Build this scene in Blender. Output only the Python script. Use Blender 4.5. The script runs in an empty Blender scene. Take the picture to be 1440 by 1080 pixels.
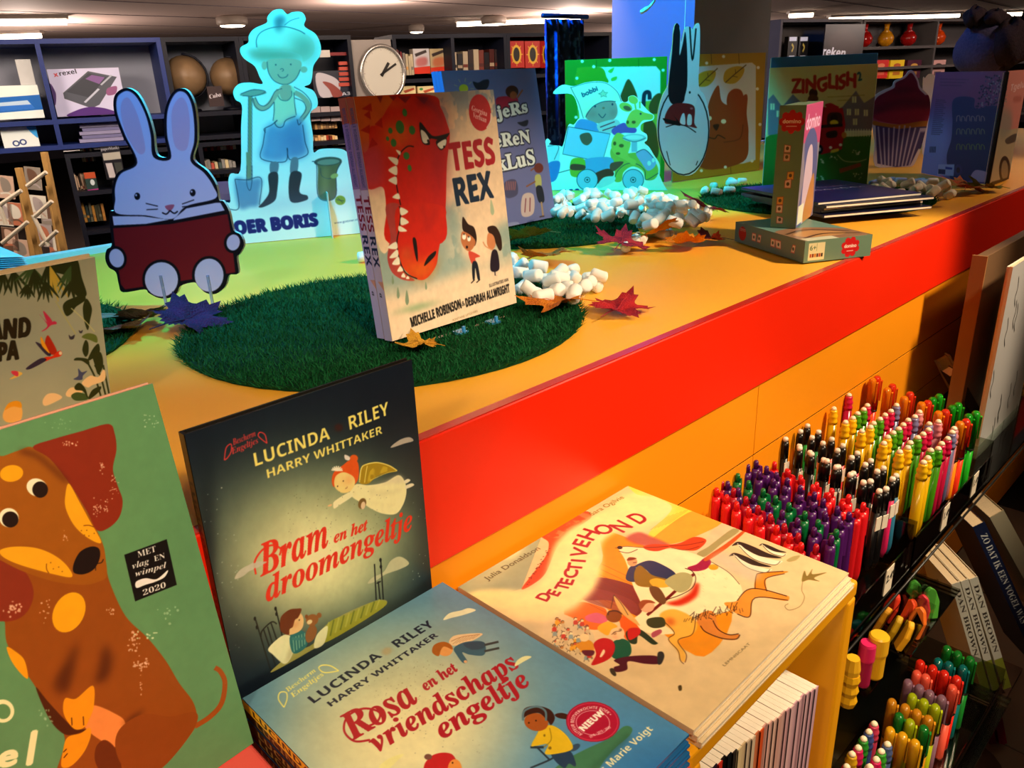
import bpy, math, random
import numpy as np
from mathutils import Matrix, Vector
C = bpy.context.scene.collection
SC = bpy.context.scene
random.seed(7); RNG = np.random.default_rng(7)
PI = math.pi

# ---------------------------------------------------------------- camera (metres; z = 0 is the top of the display counter)
FPX = 1108.36
CAM = np.array([0.0, 0.0, 0.32])
def _rot(yaw, pit, rol):
    cy, sy, cp, sp, cr, sr = np.cos(yaw), np.sin(yaw), np.cos(pit), np.sin(pit), np.cos(rol), np.sin(rol)
    F = np.array([cy*cp, sy*cp, -sp]); Rt = np.array([sy, -cy, 0.0]); D = np.cross(F, Rt)
    return np.array([Rt*cr + D*sr, D*cr - Rt*sr, F]).T
RC = _rot(.80085, .36942, .04089)
cam_data = bpy.data.cameras.new('camera')
cam_data.sensor_width = 36; cam_data.lens = FPX/1440*36; cam_data.clip_start = .02; cam_data.clip_end = 60
cam_ob = bpy.data.objects.new('camera', cam_data); C.objects.link(cam_ob)
_m = Matrix.Identity(4)
for _i in range(3):
    _m[_i][0] = RC[_i, 0]; _m[_i][1] = -RC[_i, 1]; _m[_i][2] = -RC[_i, 2]; _m[_i][3] = CAM[_i]
cam_ob.matrix_world = _m
SC.camera = cam_ob
def ray(x, y): return RC @ np.array([x-720., y-540., FPX])
def onz(x, y, z=0.0):
    d = ray(x, y); return CAM + (z-CAM[2])/d[2]*d
def ony(x, y, Y):
    d = ray(x, y); return CAM + (Y-CAM[1])/d[1]*d
def onpl(x, y, p0, n):
    d = ray(x, y); return CAM + np.dot(np.asarray(p0)-CAM, n)/np.dot(d, n)*d

# ---------------------------------------------------------------- view, world, lights
SC.view_settings.view_transform = 'Standard'; SC.view_settings.look = 'None'
SC.view_settings.gamma = 1; SC.view_settings.use_curve_mapping = False
SC.view_settings.exposure = 0.2
W = bpy.data.worlds.new('shop_ambience'); SC.world = W; W.use_nodes = True
W.node_tree.nodes['Background'].inputs[0].default_value = (.55, .42, .36, 1)
W.node_tree.nodes['Background'].inputs[1].default_value = .25
def light(kind, name, loc, aim, power, col, size=.05, angle=60, blend=.5):
    l = bpy.data.lights.new(name, kind); l.energy = power; l.color = col
    if kind == 'SPOT': l.spot_size = math.radians(angle); l.spot_blend = blend; l.shadow_soft_size = size
    elif kind == 'AREA': l.shape = 'DISK'; l.size = size
    else: l.shadow_soft_size = size
    o = bpy.data.objects.new(name, l); C.objects.link(o); o.location = loc
    d = Vector(aim)-Vector(loc); o.rotation_euler = d.to_track_quat('-Z', 'Y').to_euler()
    return o
WARM = (1, .77, .50)
BLUE = (.0, .34, 1.0); CYAN = (.0, .74, 1.0)
light('SPOT', 'warm_spot', (.10, -.60, .96), (.32, .20, -.15), 88, WARM, .12, 58, .3)
light('SPOT', 'warm_spot', (1.70, -.40, .96), (1.30, .52, -.12), 140, WARM, .08, 56, .35)
light('SPOT', 'warm_spot', (3.0, -.1, .96), (2.6, .7, 0), 30, (1, .66, .38), .08, 66, .6)
light('SPOT', 'blue_stage_lamp', (.60, 1.34, .95), (.80, 1.56, .12), 44, CYAN, .04, 96, .5)
light('SPOT', 'blue_stage_lamp', (.12, .92, .95), (.50, 1.26, .12), 27, (.07, .31, 1), .04, 58, .5)
light('SPOT', 'warm_spot', (-.75, .02, .94), (.22, .60, -.08), 30, WARM, .10, 52, .5)  # added lamp from the left, brightening the book spines and left covers
light('SPOT', 'blue_stage_lamp', (1.50, 1.34, .95), (1.81, 1.46, .1), 62, CYAN, .04, 64, .3)
light('SPOT', 'blue_stage_lamp', (1.75, 2.15, .9), (2.69, 2.12, .5), 280, (0, .22, 1), .04, 66, .5)
light('SPOT', 'blue_stage_lamp', (2.35, 1.27, .95), (2.62, .92, .1), 7, BLUE, .04, 56, .6)
for p, e in (((1.2, 2.9, .90), 20), ((2.6, 2.6, .90), 20), ((5.2, 1.2, .90), 40), ((0.1, 3.4, .90), 24)):
    light('AREA', 'ceiling_lamp', p, (p[0]+.6, p[1]+1.2, p[2]-.55), e, (1, .78, .58), .5)
for p, e in (((1.5, 3.6, .72), 5), ((3.6, 3.2, .72), 5), ((4.5, 6.2, .78), 34), ((7.5, 6.5, .78), 50), ((12, 8, .7), 120), ((8, 1.2, .78), 34), ((2.5, 9, .7), 80), ((0, 6, .78), 34)):
    light('POINT', 'shop_fill_light', p, (0, 0, 0), e, (1, .78, .66), .08)  # unseen point lights added to brighten the ceiling and far shelves

# ---------------------------------------------------------------- helpers
def s2l(c):
    c = np.asarray(c, float)
    return np.where(c <= .04045, c/12.92, ((c+.055)/1.055)**2.4)
def l2s(c):
    c = np.clip(c, 0, 1); return np.where(c <= .0031308, c*12.92, 1.055*c**(1/2.4)-.055)
def rgb(c):
    if isinstance(c, str): return tuple(int(c[i:i+2], 16)/255 for i in (0, 2, 4))
    return tuple(c)
def look(ob, label=None, cat=None, group=None, kind=None):
    if label: ob['label'] = label
    if cat: ob['category'] = cat
    if group: ob['group'] = group
    if kind: ob['kind'] = kind
    return ob
def thing(name, label, cat, M=None, group=None):
    o = bpy.data.objects.new(name, None); C.objects.link(o); o.empty_display_size = .05
    if M is not None: o.matrix_world = M if isinstance(M, Matrix) else Matrix.Translation(M)
    return look(o, label, cat, group)
MATS = {}
def mat(name, col, rough=.5, spec=.4, var=.06, scale=30, trans=0, metal=0, emit=0, coat=0, bump=0, ior=1.45, alpha=1):
    if name in MATS: return MATS[name]
    m = bpy.data.materials.new(name); m.use_nodes = True; nt = m.node_tree; b = nt.nodes['Principled BSDF']
    c = s2l(rgb(col))
    b.inputs['Roughness'].default_value = rough; b.inputs['Specular IOR Level'].default_value = spec
    b.inputs['Metallic'].default_value = metal; b.inputs['IOR'].default_value = ior
    b.inputs['Transmission Weight'].default_value = trans; b.inputs['Coat Weight'].default_value = coat
    b.inputs['Alpha'].default_value = alpha
    b.inputs['Base Color'].default_value = (*c, 1)
    if var or bump:
        tc = nt.nodes.new('ShaderNodeTexCoord'); n = nt.nodes.new('ShaderNodeTexNoise'); n.inputs['Scale'].default_value = scale
        n.inputs['Detail'].default_value = 3
        nt.links.new(tc.outputs['Object'], n.inputs['Vector'])
        mx = nt.nodes.new('ShaderNodeMix'); mx.data_type = 'RGBA'
        nt.links.new(n.outputs['Fac'], mx.inputs['Factor'])
        mx.inputs['A'].default_value = (*(c*(1-var)), 1); mx.inputs['B'].default_value = (*np.minimum(c*(1+var), 1), 1)
        nt.links.new(mx.outputs['Result'], b.inputs['Base Color'])
        if bump:
            bp = nt.nodes.new('ShaderNodeBump'); bp.inputs['Strength'].default_value = bump; bp.inputs['Distance'].default_value = .002
            nt.links.new(n.outputs['Fac'], bp.inputs['Height']); nt.links.new(bp.outputs['Normal'], b.inputs['Normal'])
    if emit:
        b.inputs['Emission Color'].default_value = (*c, 1); b.inputs['Emission Strength'].default_value = emit
    MATS[name] = m; return m

def thin(name, col, op=.10, rough=.05):
    """thin clear plastic or glass: lets light straight through, with a reflecting surface"""
    if name in MATS: return MATS[name]
    m = bpy.data.materials.new(name); m.use_nodes = True; nt = m.node_tree; nt.nodes.remove(nt.nodes['Principled BSDF'])
    o = nt.nodes['Material Output']; t = nt.nodes.new('ShaderNodeBsdfTransparent'); g = nt.nodes.new('ShaderNodeBsdfGlossy'); x = nt.nodes.new('ShaderNodeMixShader'); fr = nt.nodes.new('ShaderNodeFresnel'); ad = nt.nodes.new('ShaderNodeMath'); ad.inputs[1].default_value = op
    t.inputs[0].default_value = (*s2l(rgb(col)), 1); g.inputs[0].default_value = (.9, .9, .9, 1); g.inputs['Roughness'].default_value = rough; fr.inputs[0].default_value = 1.35
    nt.links.new(fr.outputs[0], ad.inputs[0]); nt.links.new(ad.outputs[0], x.inputs[0]); nt.links.new(t.outputs[0], x.inputs[1]); nt.links.new(g.outputs[0], x.inputs[2]); nt.links.new(x.outputs[0], o.inputs[0])
    MATS[name] = m; return m

class MB:
    """collects faces, then links them as ONE mesh object"""
    def __init__(s): s.v = []; s.f = []; s.m = []; s.uv = []
    def face(s, pts, m=0, uv=None):
        i = len(s.v); s.v += [tuple(map(float, p)) for p in pts]; s.f.append(tuple(range(i, i+len(pts)))); s.m.append(m); s.uv.append(uv)
    def box(s, a, b, m=0, M=None, mf=None, uvf=None):
        """mf: material of the +z face, uvf: its uv map"""
        x0, y0, z0 = a; x1, y1, z1 = b
        P = [(x0,y0,z0),(x1,y0,z0),(x1,y1,z0),(x0,y1,z0),(x0,y0,z1),(x1,y0,z1),(x1,y1,z1),(x0,y1,z1)]
        if M is not None: P = [tuple(M @ Vector(p)) for p in P]
        i = len(s.v); s.v += P
        for k, q in enumerate([(3,2,1,0),(4,5,6,7),(0,1,5,4),(2,3,7,6),(1,2,6,5),(3,0,4,7)]):
            s.f.append(tuple(i+j for j in q)); s.m.append(mf if (k == 1 and mf is not None) else m); s.uv.append(uvf if k == 1 else None)
    def prism(s, pts, z0, z1, m=0, mf=None, uv=None, mside=None):
        """pts 2D ccw outline; uv: function (x,y)->(u,v) for the +z face"""
        n = len(pts); a = 0
        for k in range(n): a += pts[k][0]*pts[(k+1) % n][1]-pts[(k+1) % n][0]*pts[k][1]
        if a < 0: pts = pts[::-1]
        i = len(s.v); s.v += [(p[0], p[1], z0) for p in pts]+[(p[0], p[1], z1) for p in pts]
        s.f.append(tuple(i+k for k in range(n-1, -1, -1))); s.m.append(m); s.uv.append(None)
        s.f.append(tuple(i+n+k for k in range(n))); s.m.append(mf if mf is not None else m); s.uv.append([uv(*p) for p in pts] if uv else None)
        for k in range(n):
            k2 = (k+1) % n; s.f.append((i+k, i+k2, i+n+k2, i+n+k)); s.m.append(m if mside is None else mside); s.uv.append(None)
    def tube(s, path, r, n=8, m=0, cap=True):
        P = [Vector(p) for p in path]; R = r if hasattr(r, '__len__') else [r]*len(P)
        i0 = len(s.v); up = Vector((0, 0, 1))
        for k, p in enumerate(P):
            d = (P[min(k+1, len(P)-1)]-P[max(k-1, 0)])
            if d.length < 1e-9: d = Vector((0, 0, 1))
            d.normalize(); a = d.cross(up)
            if a.length < .05: a = d.cross(Vector((1, 0, 0)))
            a.normalize(); b = d.cross(a)
            for j in range(n):
                t = 2*PI*j/n; s.v.append(tuple(p+(a*math.cos(t)+b*math.sin(t))*R[k]))
        for k in range(len(P)-1):
            for j in range(n):
                j2 = (j+1) % n; s.f.append((i0+k*n+j, i0+k*n+j2, i0+(k+1)*n+j2, i0+(k+1)*n+j)); s.m.append(m); s.uv.append(None)
        if cap:
            s.f.append(tuple(i0+j for j in range(n-1, -1, -1))); s.m.append(m); s.uv.append(None)
            e = i0+(len(P)-1)*n; s.f.append(tuple(e+j for j in range(n))); s.m.append(m); s.uv.append(None)
    def lathe(s, prof, n=12, m=0, sx=1, sy=1, M=None):
        """prof [(r,z)] bottom to top"""
        i0 = len(s.v)
        for r, z in prof:
            for j in range(n):
                t = 2*PI*j/n; p = Vector((r*math.cos(t)*sx, r*math.sin(t)*sy, z)); s.v.append(tuple(M @ p if M is not None else p))
        for k in range(len(prof)-1):
            for j in range(n):
                j2 = (j+1) % n; s.f.append((i0+k*n+j, i0+k*n+j2, i0+(k+1)*n+j2, i0+(k+1)*n+j)); s.m.append(m); s.uv.append(None)
        s.f.append(tuple(i0+j for j in range(n-1, -1, -1))); s.m.append(m); s.uv.append(None)
        e = i0+(len(prof)-1)*n; s.f.append(tuple(e+j for j in range(n))); s.m.append(m); s.uv.append(None)
    def mesh(s, name, mats, smooth=False):
        me = bpy.data.meshes.new(name); me.from_pydata(s.v, [], s.f)
        for q in mats: me.materials.append(q)
        me.polygons.foreach_set('material_index', s.m)
        if smooth: me.polygons.foreach_set('use_smooth', [True]*len(s.f))
        if any(u is not None for u in s.uv):
            L = me.uv_layers.new(name='UVMap'); k = 0
            for f, u in zip(s.f, s.uv):
                for j in range(len(f)):
                    if u is not None: L.data[k].uv = u[j]
                    k += 1
        me.update(); return me
    def build(s, name, mats, parent=None, smooth=False, bevel=0, M=None, seg=1):
        if not isinstance(mats, (list, tuple)): mats = [mats]
        o = bpy.data.objects.new(name, s.mesh(name, mats, smooth)); C.objects.link(o)
        if parent is not None: o.parent = parent
        if M is not None: o.matrix_local = M
        if bevel:
            b = o.modifiers.new('bevel', 'BEVEL'); b.width = bevel; b.segments = seg; b.limit_method = 'ANGLE'
        return o
def put(me, name, parent=None, M=None):
    o = bpy.data.objects.new(name, me); C.objects.link(o)
    if parent is not None: o.parent = parent
    if M is not None: o.matrix_local = M
    return o
def frame(o, u, v):
    """matrix with x along u, y along v, z their normal"""
    u = Vector(u).normalized(); v = Vector(v).normalized(); n = u.cross(v)
    M = Matrix.Identity(4)
    for i in range(3): M[i][0] = u[i]; M[i][1] = v[i]; M[i][2] = n[i]; M[i][3] = o[i]
    return M
class Rect:
    """a flat rectangle standing in the scene: origin, width and height directions"""
    def __init__(s, x, y, z, yaw, lean, w, h):
        s.u = np.array([np.cos(yaw), np.sin(yaw), 0]); bk = np.array([-np.sin(yaw), np.cos(yaw), 0])
        s.v = np.array([0, 0, 1])*np.cos(lean)+bk*np.sin(lean)
        s.o = np.array([x, y, z], float); s.w = w; s.h = h; s.n = np.cross(s.u, s.v); s.M = frame(s.o, s.u, s.v)
    def loc(s, x, y):
        p = onpl(x, y, s.o, s.n)-s.o; return float(p @ s.u), float(p @ s.v)
class Flat(Rect):
    def __init__(s, x, y, z, yaw, w, h):
        s.u = np.array([np.cos(yaw), np.sin(yaw), 0]); s.v = np.array([-np.sin(yaw), np.cos(yaw), 0])
        s.o = np.array([x, y, z], float); s.w = w; s.h = h; s.n = np.cross(s.u, s.v); s.M = frame(s.o, s.u, s.v)

# ---------------------------------------------------------------- printed artwork: a small rasteriser for covers, boxes and signs
def raster(P, Q, H, Wd):
    """antialiased coverage of edges P->Q (non-zero), canvas H x Wd"""
    SSN = 4
    lo = np.floor(min(P[:, 0].min(), Q[:, 0].min())); hi = np.ceil(max(P[:, 0].max(), Q[:, 0].max()))
    x0 = int(max(0, lo)); x1 = int(min(Wd, hi+1)); y0 = int(max(0, np.floor(P[:, 1].min()))); y1 = int(min(H, np.ceil(P[:, 1].max())+1))
    if x1 <= x0 or y1 <= y0: return None
    w, h = x1-x0, y1-y0
    ax, ay, bx, by = P[:, 0]-x0, (P[:, 1]-y0)*SSN, Q[:, 0]-x0, (Q[:, 1]-y0)*SSN
    sg = np.where(by > ay, 1., -1.); sw = by < ay
    ax, bx = np.where(sw, bx, ax), np.where(sw, ax, bx); ay, by = np.where(sw, by, ay), np.where(sw, ay, by)
    k0 = np.maximum(np.ceil(ay-.5), 0).astype(int); k1 = np.minimum(np.ceil(by-.5), h*SSN).astype(int)
    n = np.maximum(k1-k0, 0); idx = np.repeat(np.arange(len(n)), n)
    if len(idx) == 0: return None
    off = np.arange(len(idx))-np.repeat(np.cumsum(n)-n, n)
    k = k0[idx]+off; t = (k+.5-ay[idx])/(by[idx]-ay[idx]); x = np.clip(ax[idx]+t*(bx[idx]-ax[idx]), 0, w-1e-3)
    ix = x.astype(int); fx = x-ix; base = k*(w+2)+ix
    acc = np.bincount(base, sg[idx]*(1-fx), h*SSN*(w+2))+np.bincount(base+1, sg[idx]*fx, h*SSN*(w+2))
    acc = np.clip(np.abs(np.cumsum(acc.reshape(h*SSN, w+2), 1)[:, :w]), 0, 1).reshape(h, SSN, w).mean(1)
    return x0, y0, acc
def blur(a, r):
    r = max(1, int(round(r)))
    for _ in range(2):
        for ax in (0, 1):
            p = np.concatenate([np.repeat(a.take([0], ax), r, ax), a, np.repeat(a.take([-1], ax), r, ax)], ax)
            c = np.cumsum(p, ax); c = np.concatenate([np.zeros_like(c.take([0], ax)), c], ax); n = a.shape[ax]
            a = (c.take(range(2*r+1, 2*r+1+n), ax)-c.take(range(0, n), ax))/(2*r+1)
    return a
def smooth_pts(p, closed=True, n=6):
    p = np.asarray(p, float); N = len(p)
    if N < 3: return p
    if closed: a, b, c, d = np.roll(p, 1, 0), p, np.roll(p, -1, 0), np.roll(p, -2, 0)
    else:
        e = np.concatenate([p[:1], p, p[-1:]]); a, b, c, d = e[:-3], e[1:-2], e[2:-1], np.concatenate([e[3:-1], e[-1:]])
    t = (np.arange(n)/n)[None, :, None]; a, b, c, d = a[:, None], b[:, None], c[:, None], d[:, None]
    q = .5*((2*b)+(c-a)*t+(2*a-5*b+4*c-d)*t**2+(3*b-a-3*c+d)*t**3)
    q = q.reshape(-1, 2)
    return q if closed else np.concatenate([q, p[-1:]])
_G = {}
def uni(s, f):
    U = {'serif': (0x1D400, 0x1D41A, 0x1D7CE), 'ital': (0x1D468, 0x1D482, None), 'script': (0x1D4D0, 0x1D4EA, None), 'bold': (0x1D5D4, 0x1D5EE, 0x1D7EC)}.get(f)
    if not U: return s
    r = ''
    for ch in s:
        if 'A' <= ch <= 'Z': r += chr(U[0]+ord(ch)-65)
        elif 'a' <= ch <= 'z': r += chr(U[1]+ord(ch)-97)
        elif ch.isdigit() and U[2]: r += chr(U[2]+ord(ch)-48)
        else: r += ch
    return r
def glyphs(s, f='', sp=1.0):
    """edges of the text's triangles, cap height 1, starting at x=0; returns P, Q, width"""
    k = (s, f, sp)
    if k in _G: return _G[k]
    def tris(body):
        c = bpy.data.curves.new('t', 'FONT'); c.body = body; c.size = 1; c.resolution_u = 4; c.space_character = sp
        o = bpy.data.objects.new('t', c); me = o.to_mesh(); me.calc_loop_triangles()
        v = np.array([x.co[:2] for x in me.vertices]).reshape(-1, 2); T = np.array([x.vertices[:] for x in me.loop_triangles]).reshape(-1, 3)
        o.to_mesh_clear(); bpy.data.objects.remove(o); bpy.data.curves.remove(c)
        return v[T] if len(T) else np.zeros((0, 3, 2))
    if ('cap', f) not in _G: _G[('cap', f)] = tris(uni('H', f))[:, :, 1].max()
    t = tris(uni(s, f))/_G[('cap', f)]
    x0 = t[:, :, 0].min(); t[:, :, 0] -= x0
    cr = (t[:, 1, 0]-t[:, 0, 0])*(t[:, 2, 1]-t[:, 0, 1])-(t[:, 1, 1]-t[:, 0, 1])*(t[:, 2, 0]-t[:, 0, 0])
    t[cr < 0] = t[cr < 0][:, ::-1]
    P = t.reshape(-1, 2); Q = t[:, [1, 2, 0]].reshape(-1, 2)
    _G[k] = (P, Q, t[:, :, 0].max()); return _G[k]
def fnoise(H, Wd, cells, seed=0, oct=3):
    r = np.random.default_rng(seed); out = np.zeros((H, Wd)); amp = 1; tot = 0
    for o in range(oct):
        n = int(cells*2**o)+2; g = r.random((n+1, n+1)); ys = np.linspace(0, n-1.001, H); xs = np.linspace(0, n-1.001, Wd)
        iy = ys.astype(int); ix = xs.astype(int); fy = (ys-iy)[:, None]; fx = (xs-ix)[None]; fy = fy*fy*(3-2*fy); fx = fx*fx*(3-2*fx)
        a = g[iy][:, ix]; b = g[iy][:, ix+1]; c = g[iy+1][:, ix]; d = g[iy+1][:, ix+1]
        out += amp*((a*(1-fx)+b*fx)*(1-fy)+(c*(1-fx)+d*fx)*fy); tot += amp; amp *= .5
    return out/tot
TINT = (1.0, .86, .70)
class Art:
    """a printed picture; shapes are given where they sit on the sheet"""
    def __init__(s, rect, base, res=1.25, tint=TINT, px=None, W=None, H=None):
        s.rect = rect; s.tint = tint
        if W is None:
            ctr = rect.o+rect.u*rect.w/2+rect.v*rect.h/2; d = float((ctr-CAM) @ RC[:, 2]); k = FPX/d*res
            W, H = int(np.clip(rect.w*k, 24, 1100)), int(np.clip(rect.h*k, 24, 1100))
        s.W, s.H = W, H; s.a = np.zeros((H, W, 3)); s.a[:] = rgb(base); s.sheet = False; s.vw = (0, 0, 1)
    def mp(s, pts):
        p = np.asarray(pts, float).reshape(-1, 2)
        if s.sheet: return p*[s.W, s.H]
        p = p/s.vw[2]+[s.vw[0], s.vw[1]]
        r = s.rect; d = (RC @ np.stack([p[:, 0]-720, p[:, 1]-540, np.full(len(p), FPX)]))
        t = np.dot(r.o-CAM, r.n)/(r.n @ d); q = CAM[:, None]+t*d-r.o[:, None]
        return np.stack([(r.u @ q)/r.w*s.W, (1-(r.v @ q)/r.h)*s.H], 1)
    def v(s, ox, oy, sc): s.vw = (ox, oy, sc); return s
    def blend(s, R, col, a):
        if R is None: return
        x0, y0, m = R; h, w = m.shape; m = (m*a)[:, :, None]
        s.a[y0:y0+h, x0:x0+w] = s.a[y0:y0+h, x0:x0+w]*(1-m)+np.asarray(rgb(col))*m
    def fill(s, P, Q, col, a=1, bl=0, noise=0):
        if bl:
            P = P.copy(); R = raster(P, Q, s.H, s.W)
            if R is None: return
            x0, y0, m = R; pad = int(bl*2)+2; X0, Y0 = max(0, x0-pad), max(0, y0-pad); X1, Y1 = min(s.W, x0+m.shape[1]+pad), min(s.H, y0+m.shape[0]+pad)
            b = np.zeros((Y1-Y0, X1-X0)); b[y0-Y0:y0-Y0+m.shape[0], x0-X0:x0-X0+m.shape[1]] = m; R = (X0, Y0, blur(b, bl))
        else: R = raster(P, Q, s.H, s.W)
        if R is not None and noise:
            x0, y0, m = R; nz = fnoise(s.H, s.W, max(8, s.W/14), int(noise*100))[y0:y0+m.shape[0], x0:x0+m.shape[1]]
            m = m*np.clip((nz-.5)*6/noise+1.0-noise*.4, 0, 1); R = (x0, y0, m)
        s.blend(R, col, a)
    def f(s, pts, col, a=1, bl=0, sm=True, noise=0):
        p = smooth_pts(pts) if sm else np.asarray(pts, float)
        q = s.mp(p); s.fill(q, np.roll(q, -1, 0), col, a, bl, noise); return s
    def e(s, cx, cy, rx, ry, col, rot=0, a=1, bl=0, noise=0):
        t = np.linspace(0, 2*PI, 28, endpoint=False); c, n = math.cos(math.radians(rot)), math.sin(math.radians(rot))
        x, y = rx*np.cos(t), ry*np.sin(t); return s.f(np.stack([cx+x*c-y*n, cy+x*n+y*c], 1), col, a, bl, False, noise)
    def l(s, pts, w, col, a=1, closed=False, sm=True, bl=0):
        p = smooth_pts(pts, closed) if sm else np.asarray(pts, float)
        if closed: p = np.concatenate([p, p[:1]])
        d = np.gradient(p, axis=0); n = np.stack([-d[:, 1], d[:, 0]], 1); n /= np.maximum(np.linalg.norm(n, axis=1, keepdims=True), 1e-9)
        n *= w/2
        P = []; Q = []
        A, B = s.mp(p+n), s.mp(p-n)
        for i in range(len(p)-1):
            q = [A[i], A[i+1], B[i+1], B[i]]
            ar = sum(q[j][0]*q[(j+1) % 4][1]-q[(j+1) % 4][0]*q[j][1] for j in range(4))
            if ar < 0: q = q[::-1]
            P += q; Q += q[1:]+q[:1]
        s.fill(np.array(P), np.array(Q), col, a, bl); return s
    def t(s, text, p0, p1, h, col, f='', a=1, sp=1.0, fat=0, wob=0, dy=None, shear=0):
        """text from p0 to p1 (baseline), cap height h"""
        P, Q, wd = glyphs(text, f, sp); A, B = s.mp([p0, p1]); e = B-A; L = np.linalg.norm(e); e = e/L; up = np.array([e[1], -e[0]])
        j = s.mp([p0, (p0[0]+1, p0[1]), (p0[0], p0[1]+1)]); J = np.stack([j[1]-j[0], j[2]-j[0]], 1); g = np.linalg.norm(np.linalg.solve(J, up)); ht = h/g
        def tf(X):
            x = X[:, 0]/wd+X[:, 1]*shear*ht/L; y = X[:, 1]
            if dy is not None: y = y+dy(X[:, 0]/wd)
            if wob: y = y+wob*np.sin(X[:, 0]/wd*37); x = x+wob*.02*np.sin(y*6+X[:, 0]*9)
            return A+np.outer(x*L, e)+np.outer(y*ht, up)
        P2, Q2 = tf(P), tf(Q)
        s.fill(P2, Q2, col, a)
        if fat:
            for dx, dyy in ((fat, 0), (-fat, 0), (0, fat), (0, -fat), (fat*.7, fat*.7), (-fat*.7, -fat*.7), (fat*.7, -fat*.7), (-fat*.7, fat*.7)):
                o = np.array([dx, dyy]); s.fill(P2+o, Q2+o, col, a)
        return s
    def arc(s, text, c, R, a0, a1, h, col, f='bold'):
        """text on an ellipse of sheet pixels (R = fraction of a px circle), angles in degrees clockwise from up"""
        P, Q, wd = glyphs(text, f); n = lambda X: np.radians(a0+(a1-a0)*X[:, 0]/wd)
        def tf(X):
            th = n(X); r = R+X[:, 1]*h*(1 if a1 > a0 else -1); return s.mp(np.stack([c[0]+r*np.sin(th), c[1]-r*np.cos(th)], 1))
        s.fill(tf(P), tf(Q), col); return s
    def glow(s, c, rx, ry, col, a=1, rot=0, pw=2):
        A = s.mp([c, (c[0]+1, c[1]), (c[0], c[1]+1)]); J = np.linalg.inv(np.stack([A[1]-A[0], A[2]-A[0]], 1))
        yy, xx = np.mgrid[0:s.H, 0:s.W]; dx, dy = xx-A[0][0], yy-A[0][1]; X = J[0, 0]*dx+J[0, 1]*dy; Y = J[1, 0]*dx+J[1, 1]*dy
        cr, sr = math.cos(math.radians(rot)), math.sin(math.radians(rot)); X, Y = X*cr+Y*sr, Y*cr-X*sr
        m = np.exp(-((X/rx)**2+(Y/ry)**2)**(pw/2))*a; s.a = s.a*(1-m[:, :, None])+np.asarray(rgb(col))*m[:, :, None]; return s
    def mottle(s, amt=.06, cells=10, seed=1):
        n = fnoise(s.H, s.W, cells, seed, 4)-.5; s.a = np.clip(s.a*(1+amt*2*n[:, :, None]), 0, 1); return s
    def image(s, name):
        a = l2s(np.clip(s2l(np.clip(s.a, 0, 1))/np.asarray(s.tint), 0, .92))
        im = bpy.data.images.new(name, s.W, s.H); buf = np.ones((s.H, s.W, 4), np.float32); buf[:, :, :3] = a[::-1]
        im.pixels.foreach_set(buf.ravel()); im.update(); im.pack(); return im
    def mat(s, name, rough=.35, spec=.35, coat=0):
        m = bpy.data.materials.new(name); m.use_nodes = True; nt = m.node_tree; b = nt.nodes['Principled BSDF']
        t = nt.nodes.new('ShaderNodeTexImage'); t.image = s.image(name); t.extension = 'EXTEND'; t.interpolation = 'Cubic'
        nt.links.new(t.outputs['Color'], b.inputs['Base Color'])
        b.inputs['Roughness'].default_value = rough; b.inputs['Specular IOR Level'].default_value = spec; b.inputs['Coat Weight'].default_value = coat
        return m
def sheet(w, h, base, W=200, H=None, tint=TINT):
    """artwork in 0..1 sheet coordinates, y down"""
    r = Rect(0, 0, 0, 0, 0, w, h); A = Art(r, base, W=W, H=H or int(W*h/w), tint=tint); A.sheet = True; return A
UVQ = [(0, 0), (1, 0), (1, 1), (0, 1)]
def book(name, label, cat, M, w, h, t, front, spine, plain, pages, group=None, hard=True, bt=.0022, inset=.003, root=None):
    """local x = width, y = height, z = out of the front cover; the spine is at x = 0"""
    r = root or thing(name, label, cat, M, group)
    b = MB()
    b.box((0, 0, -bt), (w, h, 0), 2, mf=0, uvf=UVQ)
    b.box((0, 0, -t), (w, h, -t+bt), 2)
    b.v += [(-.0006, 0, -t), (-.0006, 0, 0), (-.0006, h, 0), (-.0006, h, -t), (bt, 0, -t+bt), (bt, 0, -bt), (bt, h, -bt), (bt, h, -t+bt)]; i = len(b.v)-8
    for q, mi, u in (((0, 1, 2, 3), 1, [(0, 0), (1, 0), (1, 1), (0, 1)]), ((5, 4, 7, 6), 2, None), ((0, 4, 5, 1), 2, None), ((3, 2, 6, 7), 2, None)):
        b.f.append(tuple(i+k for k in q)); b.m.append(mi); b.uv.append(u)
    b.build('cover', [front, spine, plain], r)
    p = MB(); e = inset if hard else .0005; p.box((bt, e, -t+bt), (w-e, h-e, -bt)); p.build('page_block', pages, r)
    return r
# ================================================================ the setting
ZF, ZC = -1.2, 1.0
def struct(name, a, b, m, parent=None):
    q = MB(); q.box(a, b); o = q.build(name, m, parent)
    if parent is None: look(o, kind='structure')
    return o
M_floor = mat('floor_tiles', '6b5c50', .35, .5, .1, 3)
M_ceil = mat('ceiling_paint', 'dcc4ba', .8, .2, .05, 2)
M_wall = mat('wall_paint', '4a4550', .8, .2, .05, 2)
fl = struct('floor', (-3, -3, ZF-.05), (24, 24, ZF), mat('floor_joint', '2a2422', .8, .1, .05))
tile = MB(); tile.box((.003, .003, 0), (.597, .597, .004)); tm = tile.mesh('tile', [M_floor])
for i in range(-1, 5):
    for j in range(-3, 9):
        if i*.6 < 3.6: put(tm, 'tile', fl, Matrix.Translation((i*.6, j*.6, ZF)))
ce = struct('ceiling', (-3, -3, ZC), (24, 24, ZC+.05), M_ceil)
struct('wall_back', (-3, 23.9, ZF), (24, 24, ZC), M_wall); struct('wall_right', (23.9, -3, ZF), (24, 23.9, ZC), M_wall)
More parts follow.
